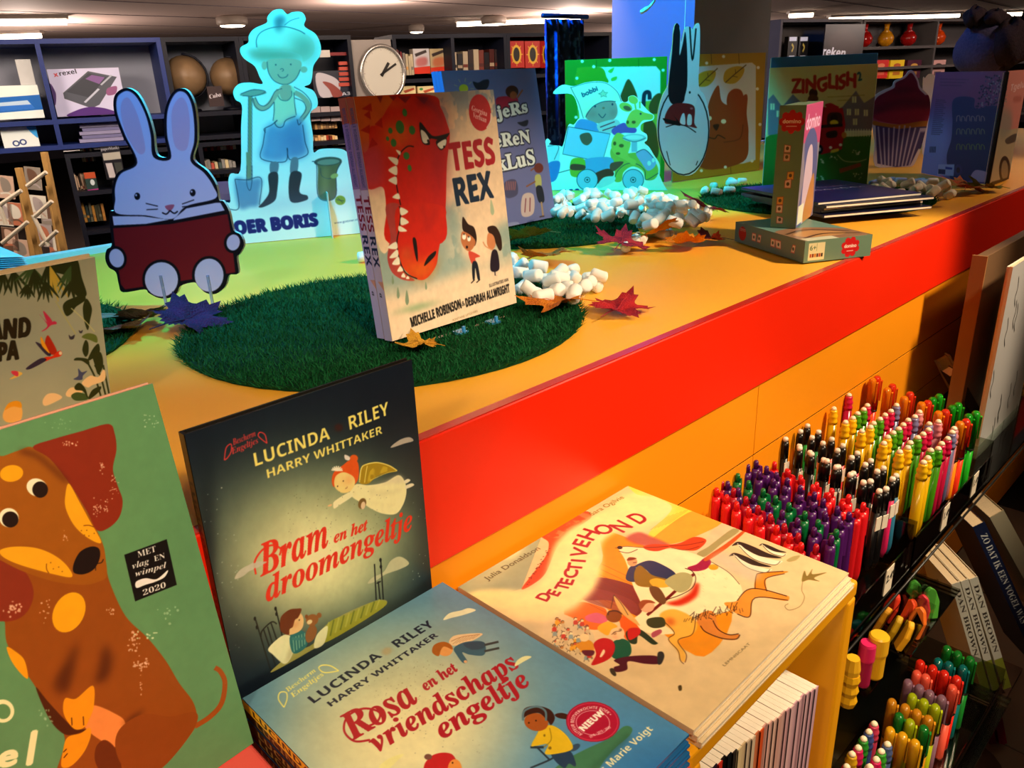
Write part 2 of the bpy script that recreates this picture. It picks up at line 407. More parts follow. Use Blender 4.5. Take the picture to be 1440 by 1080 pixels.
struct('wall_left', (-3.1, -3, ZF), (-3, 16, ZC), M_wall); struct('wall_front', (-3, -3.1, ZF), (24, -3, ZC), M_wall)
# ceiling joints: thin metal strips between the boards
jm = mat('ceiling_strip', '5b5058', .6, .3, .0)
for k in range(22):
    q = MB(); q.box((-3, -.006, -.004), (24, .006, 0)); o = q.build('trim_1' if k == 0 else 'trim_%d' % (k+1), jm); look(o, kind='structure')
    o.matrix_world = Matrix.Translation((0, -1+k*1.1, ZC)) @ Matrix.Rotation(math.radians(6), 4, 'Z')
M_glowlamp = mat('lit_tube', 'ffe6c8', .5, .2, 0, emit=9)
M_lampbody = mat('lamp_body', '8f8278', .5, .4, .03)
def tube_lamp(p, L, ang, lab):
    t = thing('strip_light', lab, 'ceiling light', Matrix.Translation(p) @ Matrix.Rotation(ang, 4, 'Z'), 'strip lights on the shop ceiling')
    q = MB(); q.box((-L/2, -.06, -.03), (L/2, .06, 0)); q.build('housing', M_lampbody, t)
    q = MB(); q.tube([(-L/2+.02, 0, -.05), (L/2-.02, 0, -.05)], .03, 10); q.build('tube', M_glowlamp, t)
def spot_lamp(p, lab, r=.13):
    t = thing('ceiling_spotlight', lab, 'ceiling light', Matrix.Translation(p), 'round spotlights on the shop ceiling')
    q = MB(); q.lathe([(r*.9, -.09), (r, -.07), (r, -.02), (r*.7, 0)], 20); q.build('housing', M_lampbody, t, True)
    q = MB(); q.lathe([(r*.25, -.105), (r*.7, -.1), (r*.82, -.088)], 20); q.build('bulb', M_glowlamp, t, True)
def onceil(x, y): p = onz(x, y, ZC); return (p[0], p[1], ZC)
def strip(xa, ya, xb, yb, lab):
    a, b = onz(xa, ya, ZC-.05), onz(xb, yb, ZC-.05); c = (a+b)/2; d = b-a
    tube_lamp((c[0], c[1], ZC), float(np.linalg.norm(d)), math.atan2(d[1], d[0]), lab)
strip(-40, 31, 97, 30, 'long lit strip light at the far left edge of the ceiling')
strip(-30, 52.5, 60, 49.5, 'lit strip light just above the blue shelving at far left')
strip(640, 34, 818, 27, 'lit strip light left of the blue pillar')
strip(1108, 22, 1145, 20.5, 'short lit strip light right beside the pillar')
strip(1165, 27, 1350, 21.5, 'long lit strip light right of the pillar')
strip(1410, 20, 1475, 18, 'lit strip light at the right edge behind the plush toy')
for x, y, lb in ((325, 26, 'round lit spotlight above the cut-out child'), (694, 26, 'round lit spotlight above the circus book'), (585, 38, 'small lit spotlight above the wall clock')):
    p = onceil(x, y-4); spot_lamp(p, lb, .10 if x == 585 else .15)

# ================================================================ pillar
pil = onz(975, 60, 0.4); K = ony(975, 60, 1.95)
q = MB(); q.box((K[0], K[1], ZF), (K[0]+.62, K[1]+.42, ZC))
look(q.build('pillar', mat('pillar_paint', '6e6e76', .6, .3, .04, 4)), 'square grey pillar behind the display counter, its left side lit blue', 'pillar')

# ================================================================ display counter
YF, YB, X0, X1 = .552, 1.85, -.75, 4.6
counter = thing('display_counter', 'long display counter with yellow top, red fascia and orange slatted front', 'counter', (X0, YF, ZF))
cl = lambda p: (p[0]-X0, p[1]-YF, p[2]-ZF)
def cbox(name, a, b, m, bev=0):
    q = MB(); q.box(cl(a), cl(b)); return q.build(name, m, counter, bevel=bev)
M_yel = mat('yellow_laminate', 'fab436', .42, .35, .03, 6, bump=.02)
M_red = mat('red_laminate', 'ee2608', .34, .4, .03, 6)
M_slat = mat('orange_laminate', 'f29410', .45, .35, .06, 4, bump=.03)
M_groove = mat('groove_shadow_gap', '3a1c08', .7, .2, 0)
cbox('top_board', (X0, YF+.014, -.03), (X1, YB, 0), M_yel)
look(cbox('back_rim', (X0, YB, -.03), (X1, YB+.03, .012), mat('white_laminate', 'd9dde0', .5)), 'white rim')
cbox('fascia', (X0, YF, -.142), (X1, YF+.014, .0003), M_red, .0012)
look(cbox('top_lip', (X0, YF+.0015, .0003), (X1, YF+.0135, .0018), mat('red_lip_gloss', 'c8281c', .16, .9, .12, 300, bump=.15)), 'glossy lip')
cbox('core', (X0, YF+.0078, ZF+.08), (X1, YB, -.03), M_groove)
z = -.146
for r in range(8):
    zb = z-.122
    for c in range(-1, 4):
        xa = 1.084+(c-1)*1.2 if True else 0
        a, b = max(X0, xa+.001), min(X1, xa+1.199)
        if b > a: cbox('slat_panel', (a, YF+.006, zb), (b, YF+.0077, z), M_slat)
    z = zb-.0035
# ================================================================ turf mats on the counter
M_turf = mat('green_turf_fibre', '10552c', .75, .15, .5, 60); M_turf.use_backface_culling = False
M_turfbase = mat('turf_backing', '0e3a20', .9, .1, .2)
def turf(cx, cy, r, lab, n=11000, seed=0):
    rg = np.random.default_rng(seed)
    t = thing('turf_mat', lab, 'turf mat', (cx, cy, 0), 'round turf mats on the yellow counter')
    q = MB(); q.lathe([(r, 0.0005), (r, .004), (r*.99, .005)], 48); q.build('backing', M_turfbase, t)
    rr = r*1.012*np.sqrt(rg.random(n)); th = rg.random(n)*2*PI; x, y = rr*np.cos(th), rr*np.sin(th)
    h = .004+.006*rg.random(n); a = rg.random(n)*2*PI; w = .0011; lx, ly = (rg.random((2, n))-.5)*.013
    out = rr > r*.985; lx += out*np.cos(th)*.006; ly += out*np.sin(th)*.006
    V = np.empty((n, 3, 3)); V[:, 0] = np.stack([x-w*np.cos(a), y-w*np.sin(a), np.full(n, .004)], 1); V[:, 1] = np.stack([x+w*np.cos(a), y+w*np.sin(a), np.full(n, .004)], 1)
    V[:, 2] = np.stack([x+lx, y+ly, .004+h], 1)
    me = bpy.data.meshes.new('turf_pile'); me.vertices.add(3*n); me.vertices.foreach_set('co', V.ravel()); me.loops.add(3*n); me.loops.foreach_set('vertex_index', np.arange(3*n))
    me.polygons.add(n); me.polygons.foreach_set('loop_start', np.arange(0, 3*n, 3)); me.polygons.foreach_set('loop_total', np.full(n, 3)); me.update(calc_edges=True); me.materials.append(M_turf)
    look(put(me, 'turf_pile', t), kind='stuff')
turf(.64, .915, .282, 'large round dark green turf mat under the red dinosaur picture book', 26000, 1)
turf(1.34, 1.28, .285, 'round turf mat behind the dinosaur book, under the lilac circus book', 16000, 2)
turf(2.02, .93, .285, 'round turf mat at right under the dark blue booklets', 12000, 3)
turf(.12, 1.295, .285, 'round turf mat at far left, half hidden behind the jungle picture book', 14000, 4)
# ================================================================ books: placement
M_page = mat('book_pages', 'd8c4a4', .8, .1, .12, 220); M_pagew = mat('white_pages', 'e6dccb', .8, .1, .08, 200)
R_bram = Rect(.193, .5425, -.200, 0, 0, .209, .288)
R_rosa = Flat(.193, .245, -.15, 0, .217, .29)
R_det = Flat(.442, .26, -.18, 0, .294, .29)
R_dog = Rect(-.092, .4946, -.18, .073, .141, .28, .31)
R_tess = Rect(.562, .796, .0125, .013, .099, .229, .296)
R_circ = Rect(1.115, 1.264, .0125, 0, .166, .277, .332)
R_isl = Rect(-.004, .846, 0, .141, -.231, .25, .176)
def back_of(R, t, gap=.0005, n=1):
    r = Rect.__new__(Rect); r.__dict__.update(R.__dict__); r.o = R.o-R.n*(t+gap)*n; r.M = frame(r.o, r.u, r.v); return r
# ================================================================ cover artwork and the books in front
def speck(A, pts_fn, n, r, col, seed=0, a=1):
    rg = np.random.default_rng(seed)
    for _ in range(n):
        x, y = pts_fn(rg); A.e(x, y, r*rg.uniform(.5, 1.3), r*rg.uniform(.5, 1.3), col, a=a)
# ---- green picture book with the dachshund
A = Art(R_dog, '5f8c56'); A.v(0, 540, 4)
A.glow((300, 900), 700, 900, '6a8f50', .5).mottle(.05, 5, 3)
BR, DK, OR = '9a4d10', '5c2408', 'f59a12'
def lw(pts): return [(x*1.2588, (y+636*1)*1.2588-0) for x, y in pts]   # lower view -> upper view units
A.v(0, 740, 3.1775)
A.l([(870, 895), (940, 850), (990, 790), (1005, 700), (985, 650), (960, 632)], 22, 'a04c14')
A.f([(-60, -200), (200, -200), (330, -40), (455, 130), (490, 250), (560, 400), (660, 500), (740, 600), (800, 700), (865, 790), (878, 880), (830, 960), (760, 1040), (700, 1090), (640, 1300), (200, 1300), (250, 1100), (290, 950), (230, 850), (160, 720), (90, 620), (30, 520), (15, 400), (-60, 300)], '96480f', noise=0)
A.f([(160, 720), (220, 790), (330, 900), (400, 905), (330, 930), (280, 925), (220, 860)], '4c2008')
A.f([(30, 540), (70, 560), (110, 600), (125, 680), (90, 655), (50, 600)], 'f59a12')
A.e(308, 385, 68, 95, 'fba311', 28)
A.f([(345, 510), (300, 600), (250, 680), (255, 740), (300, 740), (330, 640)], '4a1d08', .8, 8); A.f([(465, 530), (440, 640), (430, 700), (480, 680), (500, 590)], '4a1d08', .8, 8)
A.f([(420, 800), (500, 830), (560, 880), (520, 985), (440, 950), (375, 890), (400, 830)], 'f58a3c')
A.f([(290, 770), (340, 770), (415, 712), (420, 800), (400, 860), (375, 900), (330, 905), (285, 840)], 'f59310')
A.f([(300, 945), (360, 925), (400, 900), (405, 940), (375, 1010), (320, 1070), (275, 1075), (280, 1010)], 'f59310')
for q in ([(320, 855), (322, 890)], [(372, 850), (374, 890)], [(283, 1010), (298, 995)], [(285, 1035), (302, 1015)]): A.l(q, 4, '4a1505')
A.f([(560, 870), (640, 820), (630, 840), (600, 870), (570, 885)], '4a1d08', .8, 6)
A.f([(430, 985), (470, 955), (520, 1000), (540, 1090), (460, 1100), (425, 1050)], '6b2c0a')
A.f([(515, 985), (540, 900), (640, 840), (760, 850), (868, 830), (878, 880), (800, 1000), (690, 1100), (560, 1080)], '8f420e')
# ears and head
A.f([(-60, 130), (30, 150), (110, 200), (150, 290), (130, 370), (80, 415), (10, 425), (-60, 400)], '8a2e16')
A.v(0, 540, 4)
A.f([(-80, 440), (20, 405), (110, 372), (180, 355), (280, 420), (390, 560), (500, 740), (575, 890), (595, 990), (600, 1080), (560, 1110), (470, 1130), (300, 1110), (120, 1050), (0, 990), (-80, 950)], 'a1540f')
A.f([(185, 355), (300, 310), (460, 265), (610, 225), (645, 280), (655, 370), (635, 480), (665, 580), (690, 660), (670, 750), (610, 810), (545, 822), (490, 720), (390, 560), (280, 420)], '8c2a12')
A.l([(110, 378), (200, 400), (290, 470), (380, 550)], 26, '4f1d0a', .75, bl=5)
A.e(65, 503, 66, 47, 'f8a010', -8); A.e(208, 582, 60, 50, 'fbe9b6', 20); A.e(226, 594, 44, 46, '24130c'); A.e(50, 752, 56, 54, 'fbe9b6', 20); A.e(58, 762, 46, 45, '24130c')
A.f([(388, 560), (440, 650), (500, 760), (570, 890), (500, 870), (420, 800), (370, 700), (368, 620)], 'f8a216')
A.f([(0, 935), (80, 915), (200, 922), (300, 960), (375, 1020), (405, 1085), (300, 1070), (120, 1020), (20, 975)], 'f8a216')
A.l([(470, 797), (500, 795), (530, 805)], 4, '6b2a08'); A.l([(262, 1010), (262, 1040), (275, 1065)], 4, '6b2a08')
for x, y in ((458, 825), (488, 823), (475, 850), (500, 855), (530, 840), (285, 1005), (300, 1040), (330, 1030), (350, 1055)): A.e(x, y, 3, 3, '6b2a08')
A.f([(415, 1010), (450, 945), (510, 915), (555, 925), (562, 975), (530, 1040), (470, 1070), (415, 1060)], '1e100c'); A.l([(540, 1010), (570, 1005), (582, 985)], 5, '1e100c'); A.l([(538, 1012), (538, 1050)], 4, '1e100c')
def inpoly_specks(cx, cy, rx, ry, n, r, seed): speck(A, lambda g: (cx+rx*g.normal()*.5, cy+ry*g.normal()*.5), n, r, 'f0b48a', seed, .75)
for c in ((400, 340, 60, 16, 16, 5), (575, 460, 10, 50, 16, 4), (640, 570, 22, 60, 20, 4), (540, 700, 35, 60, 26, 4), (598, 680, 8, 40, 10, 4), (370, 860, 16, 30, 10, 4)): inpoly_specks(*c, int(c[0]))
speck(A, lambda g: (845+30*g.normal(), 205+22*g.normal()), 16, 4, 'c5d7a5', 5, .8); speck(A, lambda g: (330+60*g.normal(), 220+20*g.normal()), 12, 4, '9fc08a', 6, .6)
A.v(0, 740, 3.1775)
for c in ((590, 520, 30, 60, 22, 5), (630, 620, 40, 30, 30, 5), (60, 370, 50, 25, 26, 5), (490, 380, 25, 25, 10, 4), (200, 380, 20, 60, 12, 4), (630, 720, 8, 40, 8, 4)): inpoly_specks(*c, int(c[0]+1))
speck(A, lambda g: (660+25*g.normal(), 485+10*g.normal()), 12, 5, 'd8e2a8', 8, .8); speck(A, lambda g: (760+30*g.normal(), 385+20*g.normal()), 10, 5, 'a5c48c', 9, .7); speck(A, lambda g: (210+25*g.normal(), 860+20*g.normal()), 12, 5, 'a5c48c', 10, .6)
A.f([(555, 128), (745, 58), (790, 262), (604, 336)], '120c0a', sm=False)
A.t('MET', (617, 140), (698, 112), 26, 'f5ead0', 'serif').t('vlag', (592, 192), (668, 166), 26, 'f5ead0', 'ital').t('EN', (690, 158), (738, 142), 24, 'f5ead0', 'serif')
A.t('wimpel', (605, 226), (745, 184), 26, 'f5ead0', 'ital'); A.f([(608, 248), (650, 232), (700, 236), (750, 196), (735, 228), (690, 250), (650, 262), (610, 276)], 'f5ead0'); A.t('2020', (640, 310), (742, 272), 24, 'f5ead0', 'serif')
A.e(12, 826, 52, 52, 'f7f2a2', -10); A.e(14, 828, 33, 34, '5f8a50', -10)
A.t('e', (-10, 1080), (70, 1062), 100, 'f7f2a2', fat=2.4); A.t('l', (124, 1063), (138, 1060), 145, 'f7f2a2', fat=3.5)
A.mottle(.03, 50, 9)
M_dog = A.mat('dachshund_cover', .4)
# ---- dark night cover with the flying angel
A = Art(R_bram, '141b24'); A.v(250, 500, 4)
A.glow((850, 1080), 620, 470, '4f6650', .95, -14, 2.4).glow((790, 1060), 520, 400, '8d9867', .9, -14, 2.4).glow((800, 1130), 400, 330, 'f6eaa4', 1, -14, 2.2)
A.glow((160, 1200), 60, 500, '0d1115', .8).glow((1500, 900), 130, 1500, '0f1a1c', .75, 0, 3); A.mottle(.05, 14, 2)
A.t('LUCINDA', (436, 624), (858, 468), 74, 'f6dd6a', 'bold').t('RILEY', (968, 418), (1190, 330), 74, 'f6dd6a', 'bold').t('HARRY WHITTAKER', (506, 690), (1152, 437), 48, 'f6dd6a', 'bold')
A.e(905, 405, 24, 22, '3a201c', 0, 1, 2)
A.t('Bescherm', (312, 505), (440, 452), 34, 'd83a34', 'ital').t('Engeltjes', (305, 556), (455, 490), 34, 'd83a34', 'ital')
A.l([(262, 588), (272, 520), (300, 498), (300, 540), (280, 575), (262, 588)], 6, 'd83a34'); A.l([(502, 494), (455, 455), (462, 432), (490, 445), (502, 494)], 6, 'd83a34')
A.v(440, 620, 7.7167)
A.f([(505, 450), (525, 300), (580, 255), (700, 235), (830, 270), (915, 325), (800, 350), (690, 390), (600, 465)], 'a8851c'); A.l([(505, 450), (525, 300), (580, 255), (700, 235), (830, 270), (915, 325)], 12, 'f2d864')
A.f([(600, 460), (620, 330), (720, 270), (850, 310), (700, 370)], 'c9a42a', noise=.8); A.l([(560, 455), (575, 350), (590, 270)], 8, 'f2d864'); A.l([(620, 430), (800, 350), (905, 328)], 6, 'e6c850')
A.f([(470, 470), (600, 480), (780, 450), (930, 372), (1000, 450), (1015, 560), (980, 690), (900, 792), (760, 790), (640, 740), (560, 690), (440, 620), (400, 560)], 'f6e6a0'); A.l([(610, 540), (740, 575), (960, 530)], 20, 'b8a878', .6, bl=5); A.l([(640, 660), (760, 700), (860, 700)], 12, 'd8c484', .6, bl=4)
A.f([(930, 372), (1000, 450), (900, 460), (780, 470), (600, 500), (780, 440)], 'd9c49a', .6, 4)
A.f([(400, 555), (240, 650), (220, 700), (235, 735), (300, 690), (430, 600)], 'f6e8a8'); A.e(185, 700, 26, 10, 'f0b878', -20)
A.e(535, 680, 42, 60, '7a5a2a', 20); A.e(545, 700, 24, 42, 'e9c596', 10); A.f([(985, 440), (1030, 412), (1058, 430), (1010, 462)], 'f0ddb0'); A.f([(1000, 490), (1070, 460), (1098, 482), (1015, 520)], 'f0ddb0')
A.e(445, 190, 45, 40, 'e05a1c'); A.f([(205, 430), (230, 340), (330, 260), (400, 210), (480, 220), (500, 330), (480, 440), (400, 500), (300, 420), (230, 500)], 'e4561a')
A.f([(232, 430), (260, 370), (340, 340), (440, 390), (455, 470), (400, 550), (320, 565), (260, 530), (235, 490)], 'f8d27a'); A.e(385, 425, 38, 30, 'ef8a4a', 0, .7, 6); A.e(330, 435, 6, 8, '3a2010'); A.e(268, 493, 6, 8, '3a2010'); A.l([(350, 520), (370, 510), (372, 495)], 4, '8a4020')
for k in range(8):
    a = math.radians(-170+k*24); A.l([(262, 322), (262+62*math.cos(a), 322+50*math.sin(a))], 14, 'fbf0c0')
A.f([(345, 150), (400, 175), (395, 210), (350, 200)], 'e8d8c0'); A.f([(850, 75), (870, 40), (960, -20), (1050, -40), (1090, 0), (990, 30)], 'b5a58e')
A.v(350, 780, 5.3333)
A.f([(890, 215), (930, 170), (1010, 130), (1060, 50), (1120, 15), (1170, 30), (1200, 70), (1130, 110), (1020, 150), (940, 205)], 'c9bf8e'); A.f([(-30, 130), (0, 80), (60, 50), (120, 60), (60, 100)], 'c9bf9e')
for q in ([(942, 70), (955, 340)], [(988, 28), (1012, 395)], [(970, 200), (985, 350)], [(958, 215), (990, 200)], [(45, 470), (170, 890)], [(200, 395), (250, 610)], [(90, 620), (100, 570), (170, 505), (210, 520)], [(110, 560), (200, 830)], [(140, 540), (180, 680)], [(165, 510), (210, 640)]): A.l(q, 9, '1a1612')
for c in ((45, 480), (60, 545), (200, 405), (207, 445), (987, 40), (990, 90)): A.e(c[0], c[1], 9, 15, '14100e')
A.f([(165, 885), (330, 735), (480, 670), (600, 510), (950, 345), (1010, 395), (560, 665)], 'a89c4c'); A.f([(600, 510), (760, 440), (960, 345), (1010, 395), (560, 665)], 'a8a030')
for k in range(11): x = 600+k*38; A.l([(x, 505-(x-600)*.45), (x-28, 655-(x-560)*.58)], 11, '6e7420' if k % 2 else 'c2b848', .8)
A.f([(490, 700), (510, 600), (590, 535), (565, 665)], 'f0e2a2'); A.f([(145, 705), (230, 620), (290, 600), (330, 640), (330, 740), (270, 820), (180, 750)], 'f3e6a8'); A.f([(280, 790), (330, 640), (330, 740), (290, 810)], 'c7b47a', .7, 4)
A.f([(310, 610), (400, 570), (440, 620), (430, 690), (360, 740), (320, 720)], '2f6d66')
for k in range(5): A.l([(330+k*22, 620-k*8), (340+k*20, 730-k*14)], 6, '8fb48e')
A.l([(320, 630), (400, 630), (480, 600)], 20, '3d7a70'); A.f([(425, 600), (470, 520), (510, 560), (490, 630), (440, 660)], '94592a'); A.e(475, 490, 48, 42, '9a5c2a', -30); A.e(527, 455, 18, 20, '9a5c2a'); A.e(432, 465, 12, 16, '8a4c20'); A.e(455, 505, 22, 16, 'ecc98a', -30)
A.f([(300, 600), (290, 540), (340, 480), (385, 440), (410, 480), (405, 540), (370, 580)], 'f2bd78'); A.f([(235, 560), (240, 470), (300, 415), (360, 405), (395, 410), (370, 470), (345, 490), (330, 540), (305, 560), (300, 600), (260, 590)], '6e2f12'); A.e(350, 525, 20, 16, 'ea8a4a', 0, .6, 4); A.e(378, 490, 4, 6, '2a1408')
A.v(250, 500, 4)
speck(A, lambda g: (620+560*g.random(), 700+420*g.random()), 90, 2.2, '5a5a3a', 3, .8); speck(A, lambda g: (150+200*g.random(), 620+1100*g.random()), 34, 3, 'c8ccb0', 4, .7); speck(A, lambda g: (1320+90*g.random(), 560+700*g.random()), 14, 3, 'c8ccb0', 5, .7)
A.v(300, 740, 3.1775)
for q in ((180, 200), (230, 170), (300, 250)): pass
A.t('Bram', (212, 225), (515, 88), 135, 'e8321a', 'ital', fat=.35).t('en het', (540, 75), (690, 15), 50, 'e8321a', 'ital', fat=.2).t('droomengeltje', (240, 338), (892, 10), 100, 'e8321a', 'ital', fat=.35)
A.l([(190, 215), (185, 160), (215, 110), (260, 85), (300, 100), (296, 130)], 8, 'e8321a')
A.f([(95, 235), (120, 195), (180, 165), (240, 160), (170, 195), (130, 225)], 'c9bf9e', .9)
A.mottle(.03, 60, 9)
M_bram = A.mat('night_angel_cover', .32, .4)
S = sheet(.012, .288, '6a4a22', 26, 620); S.f([(0, 0), (1, 0), (1, 1), (0, 1)], '5c4020', sm=False)
S.t('LUCINDA', (.2, .14), (.2, .38), .55, '241a10', 'bold'); S.t('RILEY', (.2, .47), (.2, .62), .55, '241a10', 'bold'); S.t('BRAM EN HET DROOMENGELTJE', (.2, .66), (.2, .97), .4, 'a83020', 'bold'); M_bram_sp = S.mat('night_angel_spine')
# ---- pale blue cover: girl on a scooter
A = Art(R_rosa, '5d8a9c'); A.v(340, 800, 4.8)
A.glow((1000, 900), 900, 620, 'b9b98c', .9, -18, 3).glow((1150, 1150), 700, 480, 'f3dc9c', .95, -22, 2.6).glow((0, 900), 250, 300, '4f7f8e', .5).glow((2700, 1300), 700, 500, '3f7aa4', .8).glow((2950, 1500), 400, 300, '1d5c94', .9); A.mottle(.05, 8, 5)
A.t('LUCINDA', (488, 908), (950, 592), 62, '1d2030', 'bold').t('RILEY', (1055, 532), (1305, 380), 62, '1d2030', 'bold').t('HARRY WHITTAKER', (603, 930), (1330, 452), 42, '1d2030', 'bold')
A.e(980, 555, 36, 24, 'b0986a', -20, .8, 3)
A.t('Bescherm', (312, 832), (505, 690), 34, 'f2e070', 'ital').t('Engeltjes', (345, 870), (560, 715), 36, 'f2e070', 'ital')
A.l([(285, 935), (248, 880), (258, 835), (300, 835), (305, 880), (285, 935)], 8, 'f2e070'); A.l([(655, 688), (560, 700), (520, 670), (545, 650), (600, 655), (655, 688)], 8, 'f2e070')
A.f([(1360, 345), (1400, 300), (1480, 280), (1530, 265), (1580, 280), (1500, 310), (1420, 330)], 'e9e0ae')
A.v(300, 740, 3.1775)
A.t('Rosa', (622, 958), (922, 780), 128, 'b01c26', 'ital', fat=.6).t('en het', (952, 735), (1100, 640), 52, 'b01c26', 'ital', fat=.3).t('vriendschaps', (735, 1010), (1375, 622), 96, 'b01c26', 'ital', fat=.6).t('engeltje', (1030, 950), (1425, 700), 96, 'b01c26', 'ital', fat=.6)
A.l([(700, 955), (630, 960), (585, 915), (600, 850), (670, 815), (740, 830), (735, 870), (690, 895)], 9, 'b01c26')
A.f([(740, 1075), (790, 1035), (850, 1018), (820, 1050), (780, 1085)], 'efdc8a')
A.v(600, 880, 4.8)
A.f([(150, 110), (180, 70), (260, 55), (375, 52), (340, 85), (260, 120), (180, 135)], 'e9c28c'); A.l([(165, 105), (240, 75), (360, 58)], 4, 'b07a4a')
for k in range(7): A.l([(175+k*22, 125-k*6), (230+k*20, 80-k*3)], 3, 'b98a58')
A.f([(185, 150), (260, 110), (370, 105), (400, 150), (380, 200), (290, 195), (240, 180), (275, 240), (245, 250), (205, 200)], '2f5d68'); A.f([(250, 120), (380, 108), (385, 150), (300, 160)], '1e4450', .8)
for q in ([(390, 130), (485, 108)], [(390, 172), (490, 150)]): A.l(q, 15, '2e3c38')
A.e(262, 242, 12, 10, 'e0a870'); A.e(125, 160, 52, 45, 'e69a50'); A.f([(38, 180), (50, 130), (110, 108), (160, 125), (175, 160), (120, 140), (95, 165), (80, 205)], 'a85c1e')
A.f([(595, 275), (610, 235), (660, 205), (708, 210), (650, 245)], 'eadf9c')
A.f([(840, 1000), (950, 900), (1080, 830), (1230, 760), (1330, 680), (1385, 690), (1370, 740), (1250, 850), (1150, 1000), (1000, 1400), (820, 1200)], '41724c', noise=0); A.l([(1120, 960), (1250, 850), (1370, 735)], 26, '2c5238', .8, bl=5)
A.l([(700, 960), (830, 905), (880, 870)], 12, '28323a'); A.l([(745, 820), (830, 905)], 12, '28323a'); A.l([(700, 820), (790, 820)], 16, '28323a'); A.e(1000, 822, 40, 20, '35485a', -30)
A.f([(840, 850), (960, 840), (1005, 920), (1000, 950), (960, 930), (930, 960), (870, 915)], '26394e')
A.f([(765, 700), (830, 670), (900, 700), (960, 760), (985, 830), (900, 860), (800, 865), (820, 800), (740, 810), (705, 810), (740, 740)], 'e3b11c'); A.l([(830, 690), (840, 770), (790, 820)], 6, '9a7410'); A.e(832, 825, 11, 11, '8a6410'); A.e(795, 740, 7, 9, '8a6410')
A.e(740, 650, 82, 60, 'a8501c', 10); A.f([(645, 625), (660, 560), (740, 540), (830, 565), (865, 620), (840, 670), (815, 640), (760, 590), (690, 600)], '3a1a12'); A.l([(650, 640), (660, 575), (740, 545), (800, 575), (805, 640)], 14, '5a7478'); A.f([(865, 600), (910, 588), (960, 605), (950, 630), (890, 622)], '3a1a12'); A.e(690, 655, 5, 6, '1e0c06'); A.e(738, 640, 5, 6, '1e0c06')
A.e(1122, 648, 182, 136, 'a3142a', 4); A.e(1122, 648, 172, 128, 'd63a52', 4); A.e(1122, 648, 166, 123, 'b01430', 4); A.e(1122, 655, 116, 84, 'e8a8a0', 4); A.e(1122, 655, 111, 80, 'b01430', 4)
A.t('NIEUW', (1062, 712), (1205, 590), 44, 'f4e6c8', 'bold', fat=.6)
def arc2(txt, c, rx, ry, a0, a1, h, col):
    P, Q, wd = glyphs(txt, 'bold')
    def tf(X):
        th = np.radians(a0+(a1-a0)*X[:, 0]/wd); k = 1+X[:, 1]*h; return A.mp(np.stack([c[0]+rx*k*np.sin(th), c[1]-ry*k*np.cos(th)], 1))
    A.fill(tf(P), tf(Q), col)
arc2('AUTEUR BESTVERKOCHTE BOEK •', (1122, 652), 126, 91, -148, 60, .2, 'f4dcc0'); arc2('2018 • 2019 • 2020', (1122, 652), 126, 91, 178, 75, .2, 'f4dcc0') if False else None
A.t('2018 • 2019 • 2020', (1105, 758), (1245, 690), 18, 'f4dcc0', 'bold'); A.t('•', (1235, 600), (1245, 604), 10, 'f4dcc0')
A.t('Lucas Marie Voigt', (1075, 1105), (1530, 700), 52, 'f0dca0', 'bold')
A.f([(-20, 960), (20, 890), (80, 860), (150, 860), (190, 890), (230, 990), (200, 1100), (0, 1100)], 'c42222', noise=0); A.e(190, 970, 48, 70, 'e88a3c'); A.e(10, 885, 26, 20, '7a4a3a'); A.e(175, 925, 5, 6, '2a1006')
speck(A, lambda g: (-250+650*g.random(), 260+600*g.random()), 80, 2.6, '6a6440', 13, .8)
A.v(340, 800, 4.8); speck(A, lambda g: (850+500*g.random(), 620+260*g.random()), 60, 2.6, '8a8458', 14, .8)
A.mottle(.03, 60, 9)
M_rosa = A.mat('scooter_girl_cover', .3, .4)
def spine_mat(name, base, tcol, a='LUCINDA', b='RILEY'):
    S = sheet(.0105, .29, base, 44, 1100); S.t(a, (.2, .06), (.2, .37), .62, tcol, 'bold'); S.e(.45, .44, .28, .009, 'c83018'); S.t(b, (.2, .5), (.2, .7), .62, tcol, 'bold')
    S.t('HARRY WHITTAKER', (.2, .74), (.2, .97), .4, tcol, 'bold'); return S.mat(name)
M_rosa_sp = spine_mat('pale_blue_cover_spine', 'ffc02a', '2a2010'); M_bram_sp2 = spine_mat('dark_cover_spine', '2e1c0c', '9a7438')
# ---- cream cover: dog running with a crowd
A = Art(R_det, 'e4bc80', res=1.3); A.v(640, 700, 6)
A.f([(-100, 800), (740, 300), (560, 770), (100, 900), (-200, 1100)], '9fa078', sm=False); A.glow((300, 640), 230, 80, 'cfc08a', .7, -30); A.glow((480, 480), 120, 40, 'e6dc9a', .7, -30)
A.f([(500, 1000), (700, 1100), (300, 1600), (-200, 1300), (100, 1000)], 'a9a57c', .9, 30)
A.f([(740, 300), (1060, 120), (1150, 160), (1000, 280), (860, 420), (760, 640), (640, 740), (560, 770), (640, 660), (760, 500), (790, 380)], 'd8441e'); A.f([(760, 290), (1060, 120), (1150, 160), (960, 260), (860, 340)], 'dd6c3a', noise=.7)
rg = np.random.default_rng(2)
for k in range(34): x = 600+rg.random()*200; y = 730-(x-600)*1.5+rg.normal()*14; A.l([(x, y), (x+10, y-6)], 5, '6a1408')
A.v(740, 790, 6)
A.f([(640, 0), (700, -260), (1700, 300), (1500, 800), (1000, 500), (850, 560), (560, 300), (320, 430), (420, 250)], 'f08814')
A.f([(600, 130), (900, 200), (1100, 340), (1050, 500), (900, 440), (720, 330), (480, 320), (560, 220)], '7c2a22'); A.f([(560, 220), (900, 330), (900, 440), (480, 320)], '8f3a32', .7)
A.f([(320, 430), (440, 340), (600, 370), (680, 420), (640, 560), (500, 560), (380, 470)], 'f2661a')
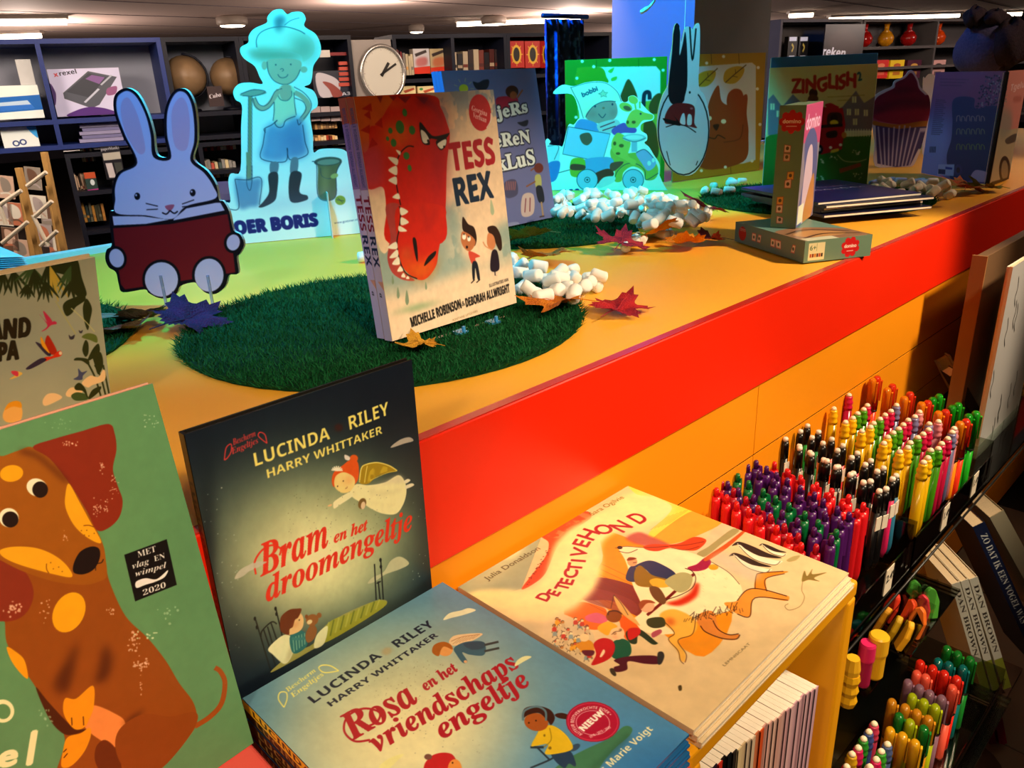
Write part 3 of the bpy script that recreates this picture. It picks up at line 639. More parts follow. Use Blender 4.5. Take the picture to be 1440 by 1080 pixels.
for k in range(9): A.l([(640-k*14, 20+k*42), (1000-k*8, 190+k*46)], 3, '8a3410', .8)
A.f([(200, 470), (340, 450), (560, 600), (560, 780), (480, 870), (250, 760), (140, 590)], 'd9b882')
# tail of light
A.v(640, 700, 6)
A.f([(90, 820), (200, 780), (400, 770), (560, 785), (680, 740), (760, 660), (790, 560), (840, 400), (960, 270), (1120, 180), (1300, 80), (1560, -60), (1900, 0), (1750, 180), (1500, 240), (1290, 330), (1230, 440), (1240, 600), (1180, 760), (1050, 900), (900, 980), (760, 1040), (560, 1030), (420, 1000), (340, 930), (240, 890), (130, 870)], 'f6dc8c', 1, 6); A.f([(300, 880), (450, 950), (700, 1000), (900, 950), (1100, 850), (1000, 960), (760, 1045), (560, 1035), (420, 1000)], 'eebc80', .6, 10)
def ch(c, x, y, ang, h, w=.0, col='a8141c'):
    P, Q, wd = glyphs(c, ''); a = math.radians(ang); e = (math.cos(a), math.sin(a)); L = h*wd*.72
    A.t(c, (x-e[0]*L/2, y-e[1]*L/2), (x+e[0]*L/2, y+e[1]*L/2), h, col, fat=1.0)
A.v(870, 690, 6)
A.f([(470, 630), (520, 640), (560, 640), (595, 605), (590, 640), (620, 665), (575, 665), (530, 690), (515, 655)], '9a4424')
A.v(870, 690, 6)
A.f([(80, -60), (260, -10), (640, 165), (300, 390), (260, 350), (450, 150), (300, 60), (150, 30)], 'f6ce3a'); A.f([(300, 30), (460, 140), (420, 200), (250, 340), (60, 330), (0, 100), (100, 20)], 'f8e08a', .8, 20)
A.f([(300, 390), (640, 165), (890, 250), (640, 390), (440, 450), (330, 420)], 'e89a2c'); A.f([(640, 520), (890, 260), (1060, 330), (740, 560)], 'dcb884'); A.f([(660, 530), (760, 470), (930, 340), (990, 320), (1010, 350), (880, 440), (730, 555)], 'a08c54')
for k in range(6): A.l([(270+k*30, 330-k*10), (430+k*34, 210-k*12)], 3, '9a7820', .7)
A.f([(60, 400), (160, 350), (260, 380), (430, 455), (400, 480), (220, 465), (120, 440)], 'b04a3c', .9, 3)
# the big dog
A.f([(0, 490), (40, 470), (160, 475), (300, 500), (450, 495), (600, 520), (730, 570), (850, 640), (960, 720), (1030, 800), (1040, 900), (960, 1000), (850, 1040), (700, 1080), (500, 1200), (250, 1200), (120, 1100), (200, 1000), (120, 800), (60, 600)], 'f8d89a')
A.f([(210, 470), (300, 450), (420, 455), (520, 440), (640, 390), (740, 420), (660, 500), (540, 500), (440, 480), (330, 510), (240, 500)], 'd4401a'); A.l([(430, 465), (560, 460), (720, 430)], 4, '5a1408'); A.l([(440, 480), (560, 500), (680, 470)], 4, '5a1408')
A.l([(-30, 485), (60, 470), (220, 480), (420, 470)], 4, '40200e'); A.l([(0, 510), (80, 525), (160, 495)], 5, '40200e'); A.e(10, 480, 22, 14, '1a100c')
A.f([(580, 650), (660, 620), (730, 565), (780, 600), (740, 660), (640, 680)], '9a1a3a'); A.f([(730, 565), (900, 450), (1060, 330), (1070, 345), (920, 480), (750, 590)], 'c8501e'); A.e(800, 645, 42, 24, 'd6941c'); A.l([(780, 600), (900, 670), (960, 720), (1020, 790)], 4, '2a140a')
A.f([(400, 950), (500, 920), (600, 860), (650, 780), (680, 800), (650, 900), (520, 970)], 'cc2a10', 1, 3); A.l([(240, 1050), (420, 900), (560, 770), (640, 700)], 24, '6a1410'); A.l([(560, 655), (620, 680), (650, 740), (620, 820), (520, 880), (400, 920)], 6, '2a140a')
A.f([(130, 640), (250, 590), (360, 620), (480, 700), (420, 750), (300, 730), (220, 660)], '1c2e4a'); A.f([(60, 740), (90, 650), (140, 640), (160, 750), (110, 770)], '1c2e4a'); A.f([(130, 700), (180, 630), (280, 710), (420, 750), (460, 800), (340, 815), (160, 800)], '8a6018'); A.f([(260, 760), (330, 740), (440, 780), (400, 815), (300, 810)], 'eaa02c'); A.f([(260, 815), (340, 820), (400, 920), (370, 960), (290, 900)], '6a4020'); A.f([(390, 760), (520, 690), (620, 720), (600, 820), (520, 860), (440, 820)], 'a89a60'); A.e(115, 600, 42, 38, 'e6925a'); A.f([(70, 590), (90, 562), (150, 570), (120, 585)], '7a2c10'); A.l([(120, 610), (150, 605)], 5, '2a100a')
# dog legs
A.f([(1150, 830), (1160, 720), (1200, 695), (1390, 680), (1420, 690), (1250, 740), (1245, 850)], 'e8821e'); A.f([(890, 950), (1000, 930), (1080, 840), (1200, 830), (1400, 880), (1440, 900), (1400, 930), (1150, 900), (1110, 1060), (1000, 1040)], 'ea8a2c')
A.l([(1150, 830), (1160, 720), (1200, 695), (1390, 680)], 6, '3a1408'); A.l([(1250, 850), (1240, 745), (1400, 700)], 6, '3a1408'); A.l([(1000, 930), (1080, 840), (1200, 830), (1420, 890)], 7, '3a1408'); A.l([(1430, 925), (1150, 905), (1105, 1062), (1000, 1040)], 7, '3a1408')
A.v(740, 790, 6)
A.f([(1130, 440), (1250, 400), (1420, 480), (1440, 560), (1390, 620), (1280, 670), (1340, 760), (1340, 840), (1300, 830), (1280, 760), (1200, 660), (1250, 600), (1160, 520)], 'f0a83a', 1, 1); A.e(1215, 505, 40, 34, 'd2541a', 20, .8, 4); A.l([(1430, 450), (1420, 560), (1390, 620), (1280, 665), (1350, 780), (1340, 850)], 5, '3a1408'); A.l([(1160, 500), (1250, 600), (1200, 655), (1280, 750), (1300, 830), (1330, 862)], 5, '3a1408')
A.v(860, 700, 4)
A.f([(480, 690), (500, 650), (570, 640), (600, 720), (640, 765), (720, 770), (690, 800), (600, 790), (520, 750)], 'd87a2c'); A.l([(500, 720), (530, 755), (620, 790), (700, 795), (722, 770)], 5, '3a1408'); A.l([(570, 690), (600, 740), (660, 770), (715, 765)], 5, '3a1408')
for k in range(30):
    x = 440+k*9; y = 690-k*2+rg.normal()*10; A.l([(x, y), (x+rg.normal()*16+8, y-26+rg.normal()*14)], 3.2, '241008')
A.v(870, 690, 6)
def penguin(x, y, k=1.0):
    q = lambda P: [(x+a*k, y+b*k) for a, b in P]
    A.f(q([(20, 10), (60, 20), (120, 60), (200, 110), (330, 150), (400, 160), (330, 190), (200, 160), (110, 110), (40, 50)]), 'efdcae'); A.f(q([(-30, 30), (10, -2), (60, 2), (160, 40), (280, 95), (390, 130), (330, 135), (200, 115), (90, 60), (40, 22), (0, 26)]), '35251c'); A.l(q([(30, 30), (110, 112), (200, 162), (330, 192), (380, 160)]), 4, '2a180e'); A.e(x+20*k, y+14*k, 5, 5, 'efdcae')
for k in range(26):
    x, y = 600+rg.random()*420, 640+rg.random()*340; A.l([(x, y), (x+10+rg.random()*16, y+8+rg.random()*8)], 3, 'c8944c', .5)
for k in range(22):
    a = k/21; x, y = 560+a*480, 1080-a*90; A.l([(x, y), (x+rg.normal()*14, y+28+rg.normal()*8)], 3.5, '3a1c0c')
penguin(985, 435); penguin(955, 528, .85); penguin(1200, 448, .55)
A.v(860, 700, 4)
A.f([(560, 340), (640, 300), (700, 350), (840, 420), (800, 470), (740, 450), (640, 400)], 'c0ac90', .6, 8)
A.l([(1075, 470), (1070, 520), (1085, 560), (1060, 610), (1000, 632), (975, 610), (995, 595)], 2.4, '6a4a20'); A.f([(1070, 470), (1085, 410), (1100, 440), (1130, 400), (1130, 430), (1210, 420), (1140, 450), (1170, 470), (1110, 462)], '8a6a2c'); A.f([(985, 350), (1020, 330), (1060, 325), (1040, 350), (1000, 360)], '9a8444', .7)
A.t('LEMNISCAAT', (636, 948), (782, 822), 15, '5a4424', ''); A.f([(375, 1060), (392, 1055), (395, 1080), (380, 1085)], '4a3818')
for (a, b) in (((520, 930), (1250, 620)), ((100, 900), (700, 760)), ((80, 980), (420, 930))): A.l([a, ((a[0]+b[0])/2, (a[1]+b[1])/2+20), b], 26, '9a7c48', .22, bl=10)
# running children and crowd
A.v(740, 790, 6)
for k in range(46):
    x, y = 190+rg.random()*360, 480+rg.random()*330
    if y > 560+(x-190)*.75+90: continue
    A.e(x, y, 14, 13, ['e6c48a', 'b8742c', 'f0d090', 'c8502a'][k % 4]); A.l([(x-16, y+4), (x-6, y-14), (x+12, y-10)], 4, '2a1810'); A.f([(x-14, y+14), (x+14, y+12), (x+18, y+42), (x-16, y+44)], ['d8b47c', 'c23420', 'e89a20', 'caa874', '8a9484'][k % 5]); A.l([(x-16, y+44), (x-20, y+60)], 4, '3a2010'); A.l([(x+14, y+42), (x+24, y+58)], 4, '3a2010')
A.f([(420, 700), (520, 660), (570, 700), (560, 760), (470, 750)], 'd8861c'); A.f([(470, 750), (570, 750), (560, 790), (500, 790)], '5a1424'); A.e(490, 640, 40, 34, 'eac484')
A.f([(500, 460), (600, 430), (690, 480), (640, 520), (520, 500)], 'd8586a'); A.e(740, 460, 66, 52, '8a4010'); A.l([(690, 450), (700, 420), (760, 415), (810, 440)], 12, '4a1c0c'); A.f([(790, 500), (850, 450), (940, 540), (960, 600), (880, 660), (830, 640)], 'ea5a18'); A.f([(840, 600), (900, 560), (980, 580), (1090, 670), (1110, 690), (1060, 695), (950, 620), (930, 690), (870, 680)], '24321c'); A.f([(860, 570), (950, 560), (960, 610), (870, 660)], 'c8201c')
A.f([(740, 280), (870, 420), (960, 540), (860, 480), (780, 400)], 'dca050'); A.l([(740, 280), (800, 350), (860, 450)], 4, '2a100a'); A.l([(740, 280), (715, 390)], 4, '2a100a')
A.e(1020, 375, 62, 52, 'e8a070'); A.f([(950, 360), (980, 325), (1050, 325), (1090, 350), (1020, 350), (970, 400)], '9a4420'); A.f([(1030, 480), (1150, 470), (1170, 540), (1080, 560), (1020, 530)], '3a3a1c'); A.f([(1060, 600), (1130, 570), (1140, 600), (1070, 640)], 'b04a50')
A.f([(730, 680), (800, 650), (860, 670), (885, 720), (880, 780), (820, 820), (740, 815), (710, 760)], '0e5236'); A.f([(550, 870), (590, 780), (570, 690), (640, 645), (720, 660), (750, 720), (720, 800), (640, 850)], 'c01c1c'); A.f([(620, 800), (650, 740), (665, 760), (640, 800)], 'f2cc94')
A.f([(740, 830), (850, 800), (1000, 790), (1110, 800), (1120, 860), (1000, 860), (860, 840), (850, 910), (760, 930), (740, 890), (790, 870)], '4f1420'); A.f([(1110, 770), (1150, 760), (1165, 800), (1140, 860), (1110, 860)], '2e2a26'); A.f([(705, 905), (735, 900), (760, 950), (745, 965), (715, 940)], '3a3020')
A.e(765, 600, 66, 58, 'f4bc80', 20); A.f([(600, 560), (640, 520), (700, 505), (770, 545), (720, 570), (690, 620), (640, 600)], 'f0a424'); A.l([(720, 615), (750, 590), (790, 585), (800, 570)], 4, '2a1408'); A.e(747, 605, 16, 14, '5a3010', a=.4); A.e(795, 575, 15, 13, '5a3010', a=.4); A.e(750, 635, 20, 12, 'ec7a4a', 0, .6, 3)
A.f([(130, 690), (250, 770), (170, 800)], 'd9b882', 0)
A.v(640, 700, 6)
for c, x, y, ang, h in (('D', 795, 850, -48, 100), ('E', 880, 815, -52, 100), ('T', 955, 760, -58, 104), ('E', 995, 715, -66, 110), ('C', 1030, 645, -74, 110), ('T', 1068, 590, -78, 118), ('I', 1098, 535, -80, 118), ('V', 1110, 470, -66, 125), ('E', 1130, 395, -56, 130), ('H', 1195, 330, -45, 145), ('O', 1310, 290, -36, 130)): ch(c, x, y, ang, h)
A.v(870, 690, 6)
ch('N', 80, 330, -30, 140); ch('D', 220, 262, -26, 135)
A.v(640, 700, 6); A.t('Julia Donaldson', (272, 700), (722, 432), 46, '4a3c24', ''); A.t('Sara Ogilvie', (1160, 150), (1430, 0), 44, '6a5410', '')
A.mottle(.045, 26, 7)
M_det = A.mat('running_dog_cover', .3, .4)
# ---- red dinosaur cover
A = Art(R_tess, 'e8c49a'); A.v(480, 125, 6)
A.f([(640, 30), (1300, 0), (1330, 300), (1200, 240), (1000, 160), (950, 300), (880, 350), (840, 200), (700, 80)], '8f9896', 1, 20, noise=.5); A.glow((1050, 60), 250, 90, '8a9496', .8); A.f([(860, 1080), (900, 1010), (1000, 1020), (1030, 1100), (880, 1200)], '8a9896', .8, 16, noise=.5)
A.v(500, 290, 6); A.f([(740, 0), (870, 40), (900, 400), (1010, 480), (1180, 520), (1160, 220), (1330, 130), (1340, 440), (1000, 520), (300, 740), (200, 500), (200, 330), (700, 300)], '8c9c8a', .95, 10); A.f([(760, 160), (860, 300), (880, 420), (800, 500), (760, 330)], 'e2c8a0', .45, 10, noise=.8); A.f([(1180, 300), (1290, 350), (1310, 440), (1190, 470)], 'e2c8a0', .5, 10, noise=.8)
A.f([(230, 680), (620, 660), (1000, 520), (1330, 440), (1340, 460), (1020, 545), (400, 720)], 'c9b48c', .6, 6); A.glow((520, 850), 170, 34, '8fa070', .8, -14)
A.f([(200, 0), (270, 0), (290, 200), (290, 330), (240, 400), (190, 300)], 'ecc79a')
A.v(480, 125, 6)
A.f([(100, 60), (740, 50), (840, 160), (895, 300), (915, 400), (890, 640), (880, 1000), (850, 1300), (400, 1300), (380, 1040), (370, 900), (340, 825), (210, 820), (150, 400)], 'cb1f12')
A.f([(110, 65), (420, 60), (380, 180), (300, 300), (240, 330), (230, 500), (170, 500)], 'c8521c'); A.f([(160, 500), (340, 480), (350, 820), (215, 820)], 'a8485c', .55, 10)
A.glow((470, 380), 150, 130, 'e06a1c', .75); A.glow((820, 600), 90, 420, '9c1420', .6); A.glow((440, 120), 110, 50, 'd8701c', .4)
for q in ([(160, 350), (240, 300), (240, 380)], [(230, 500), (260, 410), (310, 470)], [(280, 300), (340, 240), (350, 330)], [(170, 170), (250, 120), (260, 190)], [(190, 220), (240, 180), (250, 260)]): A.f(q, 'a81a14', .85, sm=False)
for q in ([(300, 60), (350, 60), (330, 120)], [(470, 60), (540, 120), (590, 60)], [(620, 60), (700, 130), (740, 70)], [(400, 60), (440, 100), (470, 60)]): A.f(q, '7a1a28', .75, sm=False)
A.f([(680, 60), (780, 120), (850, 230), (880, 300), (800, 180), (700, 130), (640, 120)], '6a1a30', .7, 5)
for x, y, a, b in ((535, 200, 20, 34), (495, 322, 35, 56), (414, 352, 18, 26), (597, 348, 26, 38), (390, 420, 13, 20), (441, 455, 24, 34), (549, 565, 26, 32), (576, 668, 17, 28)): A.e(x, y, a, b, '3d7432', -10)
A.f([(665, 280), (740, 370), (790, 400), (900, 375), (915, 366), (890, 410), (830, 430), (750, 420), (745, 470), (690, 460), (665, 380)], '16100e'); A.f([(672, 345), (710, 370), (742, 430), (720, 460), (690, 450), (675, 400)], 'e6dcc0'); A.e(732, 438, 8, 12, '16100e'); A.f([(800, 440), (880, 405), (885, 470), (850, 515), (820, 500)], '16100e'); A.f([(812, 462), (880, 424), (882, 470), (850, 505), (825, 495)], 'e6dcc0'); A.e(867, 488, 8, 10, '16100e')
TH = 'ecdcb8'
A.l([(612, 488), (560, 485), (500, 540), (465, 640), (465, 800), (490, 930), (520, 1080)], 9, '16100e')
for q in ([(460, 515), (500, 530), (492, 560)], [(395, 575), (475, 590), (470, 645), (430, 620)], [(397, 682), (465, 650), (470, 725), (430, 715)], [(397, 768), (462, 740), (468, 806), (430, 795)], [(430, 915), (480, 880), (492, 930)], [(495, 998), (560, 1020), (550, 1060), (505, 1062)]): A.f(q, TH)
A.v(500, 290, 6)
A.f([(255, 0), (380, 0), (365, 230), (350, 330), (360, 430), (420, 560), (500, 625), (400, 620), (310, 560), (270, 450), (280, 340), (295, 250)], 'a83c34'); A.f([(360, 0), (740, 0), (730, 200), (700, 380), (680, 500), (610, 600), (540, 622), (460, 580), (390, 500), (355, 400), (355, 300)], 'cb2212')
A.f([(360, 420), (450, 480), (600, 470), (700, 430), (650, 560), (560, 615), (480, 590), (400, 520)], 'd87018', .8, 12); A.glow((430, 390), 60, 60, 'b09040', .25); A.l([(560, 0), (590, 100), (600, 220)], 16, '7a1420', .5, bl=5); A.l([(690, 0), (640, 130), (620, 220)], 16, '7a1420', .5, bl=5)
A.l([(370, 0), (380, 60), (370, 180), (350, 300), (365, 430), (420, 560), (520, 612)], 9, '16100e'); A.f([(482, 275), (510, 280), (525, 400), (522, 468), (500, 400)], '16100e'); A.f([(580, 505), (610, 430), (675, 378), (665, 425)], '16100e')
for q in ([(378, 10), (445, 45), (385, 78)], [(385, 92), (450, 135), (385, 160)], [(368, 165), (435, 208), (368, 212)], [(270, 350), (340, 300), (350, 360)], [(285, 435), (350, 365), (356, 425)], [(308, 488), (360, 425), (372, 490)], [(352, 550), (378, 505), (402, 545)], [(385, 595), (405, 562), (422, 600)], [(425, 612), (440, 588), (455, 612)]): A.f(q, TH)
A.v(480, 125, 6)
A.t('TESS', (935, 690), (1300, 628), 225, 'a81420', 'bold', fat=1.2, wob=.02); A.t('REX', (975, 985), (1285, 912), 225, '16283c', 'bold', fat=1.3, wob=.02)
A.e(1170, 200, 93, 155, 'b81c22', -6); A.t('Georgina', (1098, 180), (1228, 232), 44, 'f0d8c4', 'serif'); A.t('Verbaan', (1108, 238), (1222, 285), 44, 'f0d8c4', 'serif'); A.l([(1225, 330), (1258, 270), (1262, 205)], 7, 'f0d8c4'); A.f([(1262, 930), (1290, 1030), (1275, 1065), (1258, 1030)], 'a8b088')
A.v(500, 290, 6)
for x, y, s_ in ((360, 730, 1), (435, 770, 1.3), (315, 620, .8), (595, 670, .7)): A.f([(x-4, y-50*s_), (x+12*s_, y+20*s_), (x, y+50*s_), (x-12*s_, y+20*s_)], '7c8a68')
A.t('MICHELLE ROBINSON', (475, 1020), (895, 858), 78, '1c1814', 'bold', fat=.25); A.t('DEBORAH ALLWRIGHT', (935, 850), (1302, 722), 70, '1c1814', 'bold', fat=.25); A.t('&', (900, 845), (925, 835), 40, '1c1814', 'ital'); A.t('ILLUSTRATIES VAN', (1130, 684), (1290, 630), 26, '1c1814', 'bold'); A.t('FONTAINE UITGEVERS', (822, 972), (1030, 892), 18, '8a6a40', '')
A.f([(905, 90), (950, 150), (1000, 180), (1022, 270), (1005, 335), (975, 290), (960, 240), (905, 200)], '2a1610'); A.f([(900, 215), (965, 240), (1010, 290), (1000, 340), (960, 380), (915, 350), (890, 290)], 'b86a3c'); A.e(916, 258, 17, 24, 'f6e6c8'); A.e(957, 275, 15, 22, 'f6e6c8'); A.e(915, 236, 5, 8, '1a0c08'); A.e(955, 258, 5, 8, '1a0c08'); A.e(940, 345, 9, 12, '16080a'); A.f([(955, 380), (1050, 420), (1010, 440), (1020, 480), (980, 485)], 'c84430'); A.f([(985, 480), (1025, 475), (1050, 610), (1030, 615), (1010, 520), (1005, 615), (988, 610)], '141a24'); A.l([(975, 650), (1005, 620)], 8, '20140e'); A.l([(1020, 645), (1050, 618)], 8, '20140e')
A.f([(1118, 175), (1180, 170), (1225, 250), (1235, 350), (1215, 375), (1190, 330), (1160, 260), (1120, 215)], '2e1810'); A.f([(1118, 230), (1165, 250), (1180, 330), (1145, 370), (1110, 320)], 'c87848'); A.l([(1160, 370), (1100, 340), (1075, 300)], 9, 'd08a5a'); A.f([(1150, 385), (1195, 380), (1212, 530), (1140, 540)], '1e1420'); A.l([(1175, 540), (1178, 585)], 8, '1e1420'); A.f([(1145, 600), (1220, 578), (1180, 590)], '1a1010')
A.f([(740, 1045), (985, 950), (1000, 1010), (755, 1100)], 'dcae76', .8, sm=False)
A.mottle(.05, 40, 8)
M_tess = A.mat('dinosaur_cover', .35, .35)
S = sheet(.016, .302, 'c88a70', 30, 560); S.f([(0, 0), (1, 0), (1, .1), (0, .1)], 'a04830', sm=False); S.f([(0, .1), (1, .1), (1, .36), (0, .36)], '8a6a90', sm=False); S.f([(0, .36), (1, .36), (1, .74), (0, .74)], 'b8a4b4', sm=False); S.f([(0, .72), (1, .78), (1, 1), (0, 1)], 'b8a8b8', sm=False)
S.t('MICHELLE ROBINSON', (.3, .04), (.3, .2), .4, '40406a', 'bold'); S.t('DEBORAH ALLWRIGHT', (.3, .21), (.3, .35), .4, '40406a', 'bold'); S.t('TESS', (.2, .385), (.2, .53), .75, '7a1428', 'bold'); S.t('REX', (.2, .55), (.2, .68), .75, '1c2440', 'bold'); S.t('a', (.3, .79), (.3, .81), .4, '202030', 'ital'); M_tess_sp = S.mat('dinosaur_spine')
# ---- lilac circus cover
A = Art(R_circ, '6a6894', tint=(1, .86, .8)); A.v(460, 100, 4)
A.e(768, 98, 26, 24, 'b8b42c')
for k in range(9): a = k*.7; A.l([(768+38*math.cos(a), 98+38*math.sin(a)), (768+58*math.cos(a), 98+60*math.sin(a))], 3, 'b0ac70')
A.f([(820, 60), (850, 65), (880, 50), (910, 50), (905, 90), (880, 108), (840, 100)], '1e2230'); A.f([(1070, 290), (1095, 285), (1130, 275), (1125, 305), (1100, 310)], '1e2230')
A.f([(955, 150), (1060, 145), (1065, 185), (970, 215)], 'a02038'); A.e(1040, 115, 36, 34, '3a1c14'); A.e(1048, 135, 20, 22, '8a4a2c'); A.l([(1070, 150), (1100, 105)], 9, '8a4a2c')
WH = 'e8e0d8'
def outl(t, p0, p1, h, fat=1.6):
    A.t(t, p0, p1, h, '1c1c2c', 'serif', fat=fat+1.6); A.t(t, p0, p1, h, WH, 'serif', fat=fat*.6)
outl('jeRs', (955, 268), (1130, 228), 66); outl('eReN', (948, 430), (1146, 400), 72); outl('kLuS', (965, 565), (1172, 520), 84)
A.f([(1000, 625), (1060, 612), (1072, 690), (1020, 715), (1000, 690)], '4a4460'); 
for k in range(6): A.l([(1005+k*10, 670), (1010+k*10, 620)], 3, 'c86a5a')
A.f([(1100, 700), (1160, 695), (1160, 800), (1096, 812)], 'c8a8a0'); A.l([(1118, 715), (1112, 795)], 5, '7a2a38'); A.l([(1142, 712), (1140, 790)], 5, '7a2a38')
A.e(1190, 545, 26, 28, '6a2c22'); A.l([(1165, 545), (1145, 560)], 8, '8a4a2c'); A.f([(1170, 590), (1200, 585), (1205, 650), (1175, 655)], 'b0a860'); A.l([(1172, 620), (1120, 650)], 8, '8a4a2c'); A.f([(1175, 655), (1208, 650), (1222, 730), (1190, 735)], '1c1c28'); A.l([(1205, 735), (1215, 815)], 9, 'a8805a'); A.l([(1195, 820), (1222, 815)], 6, '3a1c14'); A.f([(1010, 860), (1075, 850), (1072, 890), (1015, 905)], '8a88a8')
M_circ = A.mat('circus_cover', .4)
# ---- jungle cover at the far left
A = Art(R_isl, 'a5a688'); A.v(0, 340, 6); A.glow((100, 900), 900, 300, '8e9484', .5).mottle(.03, 6, 4)
G1, G2, G3 = '1d2c12', '37532a', '5c6b2c'
def frond(x, y, L, n, col, a0=60, a1=130, w=22):
    for k in range(n):
        a = math.radians(a0+(a1-a0)*k/(n-1)); ex, ey = x+L*math.cos(a)*(1-.2*(k % 2)), y+L*math.sin(a)*(1-.15*(k % 2)); mx_, my_ = (x+ex)/2, (y+ey)/2; nx, ny = -math.sin(a)*w/2, math.cos(a)*w/2
        A.f([(x, y), (mx_+nx, my_+ny), (ex, ey), (mx_-nx, my_-ny)], col)
A.f([(380, 170), (560, 150), (650, 150), (690, 300), (730, 450), (640, 450), (580, 300), (450, 250)], G1)
for args in ((30, 250, 200, 5, G1, 70, 130), (110, 240, 230, 5, G1, 50, 110), (270, 210, 200, 7, G2, 50, 140), (290, 230, 260, 6, G1, 60, 110), (230, 360, 130, 6, G1, 60, 130), (400, 190, 260, 6, G1, 50, 110), (420, 200, 320, 4, 'c8a83c', 60, 85), (380, 330, 190, 5, G1, 50, 110), (600, 200, 260, 4, G2, 95, 125), (600, 330, 170, 5, G1, 40, 120, 30)): frond(*args)
A.f([(700, 430), (650, 460), (560, 500), (530, 550), (560, 625), (610, 600), (640, 550), (720, 490)], G1); A.f([(730, 480), (700, 550), (710, 660), (740, 745), (760, 660), (775, 560)], G1)
A.l([(470, 500), (540, 620), (640, 780)], 9, 'b0ac6a'); A.l([(600, 560), (700, 650), (800, 760)], 8, 'c2bc7c')
A.t('EILAND', (-330, 850), (250, 798), 165, '14120e', 'bold', fat=1.6, wob=.02); A.t('VAN OPA', (-500, 1075), (155, 985), 160, '14120e', 'bold', fat=1.6, wob=.02)
A.f([(330, 610), (400, 680), (460, 670), (478, 692), (430, 705), (390, 740), (350, 755), (400, 705)], 'c8284c'); A.f([(365, 590), (385, 600), (440, 670), (400, 680)], 'c8284c'); A.f([(400, 790), (440, 840), (480, 930), (430, 950), (380, 870)], 'b02010'); A.f([(300, 845), (370, 880), (430, 950), (400, 960), (340, 900)], '28203a'); A.f([(345, 800), (380, 860), (420, 940), (390, 920), (350, 870)], 'ec9a1c')
A.f([(480, 930), (510, 920), (525, 940), (510, 965), (440, 985), (380, 1010), (340, 1010), (380, 975), (440, 965)], 'dc2c14'); A.f([(222, 1065), (340, 985), (390, 1000), (260, 1072)], '28203a'); A.e(510, 940, 14, 16, 'e8c8a0')
A.f([(580, 785), (600, 800), (630, 785), (620, 820), (590, 822)], '2c2c38'); A.f([(665, 745), (680, 755), (698, 745), (690, 770), (672, 768)], '2c2c38')
A.v(0, 440, 6)
A.f([(720, 230), (745, 260), (745, 340), (720, 370), (695, 310)], G1); A.f([(830, 260), (780, 310), (740, 400), (790, 380), (840, 330)], G1); A.f([(625, 400), (650, 378), (740, 390), (750, 440), (690, 405)], G1); A.f([(690, 205), (740, 172), (810, 190), (820, 250), (760, 230)], G3); A.f([(780, 340), (850, 335), (870, 440), (830, 520), (800, 440)], G1); A.l([(740, 420), (800, 540), (850, 700)], 14, G1); A.l([(800, 440), (850, 540), (890, 690)], 14, G1); A.l([(870, 440), (920, 680)], 14, G1)
A.f([(690, 590), (760, 530), (830, 540), (870, 480), (890, 500), (880, 570), (780, 610), (740, 630)], 'f2c88c'); A.f([(555, 680), (600, 630), (690, 640), (680, 690), (580, 710)], 'f2c88c'); A.f([(360, 740), (400, 685), (470, 680), (525, 710), (480, 745), (380, 785)], 'f2c88c')
A.f([(660, 470), (690, 500), (735, 490), (700, 530), (690, 565), (620, 560), (660, 530)], '41486a'); A.f([(600, 700), (650, 670), (730, 690), (740, 730), (640, 740)], G2); A.f([(630, 620), (670, 590), (720, 640), (740, 720), (700, 660), (640, 650)], G1); A.f([(745, 720), (780, 650), (850, 620), (840, 660), (770, 720)], G1)
A.f([(92, 492), (140, 490), (190, 510), (150, 540), (80, 560), (130, 520)], 'e8b850'); A.f([(95, 492), (150, 495), (150, 535), (110, 520)], 'd8344c')
A.f([(25, 850), (60, 780), (120, 745), (170, 760), (190, 850), (160, 920), (70, 925), (30, 900)], 'f6b45a'); A.f([(40, 820), (70, 765), (130, 742), (175, 755), (180, 800), (120, 790), (80, 800)], 'ee9a1c')
M_isl = A.mat('jungle_cover', .45)
M_black = mat('black_board', '15120f', .5, .3); M_gboard = mat('green_board', '6a9a66', .4); M_pinkb = mat('pink_board', 'e88a8a', .5); M_blueb = mat('blue_board', '1c5f9c', .35, .4); M_cream = mat('cream_board', 'e6cfa8', .4); M_lil = mat('lilac_board', '6f70a8', .45)
# ================================================================ the books in front
t_ = .011
book('picture_book', 'green picture book with a brown dachshund on the cover, leaning at far left', 'book', R_dog.M, R_dog.w, R_dog.h, .010, M_dog, mat('pink_spine', 'd8a08a'), mat('dog_back_board', 'e0a58c', .5), M_page)
book('picture_book', 'black picture book with a flying red-haired angel and a boy in bed, standing upright', 'book', R_bram.M, R_bram.w, R_bram.h, .0095, M_bram, M_bram_sp, M_black, M_page)
for k in range(5):
    R = back_of(R_rosa, .0098, .0002, k) if k else R_rosa
    if k:
        R.o = R_rosa.o+np.array([.0006*(k % 2), -.001*(k % 3), -.010*k]); R.M = frame(R.o, R.u, R.v)
    lab = 'pale blue picture book with a scooter girl and red sticker, topmost of its stack' if k == 0 else 'blue dark-spined picture book under the scooter-girl book, %s' % ['', 'second from the top', 'third from the top', 'fourth from the top', 'lowest of its stack'][k]
    book('picture_book', lab, 'book', R.M, R.w, R.h, .0098, M_rosa if k == 0 else M_blueb, M_rosa_sp if k == 0 else M_bram_sp2, M_blueb, M_page, 'stack of scooter-girl picture books', root=None)
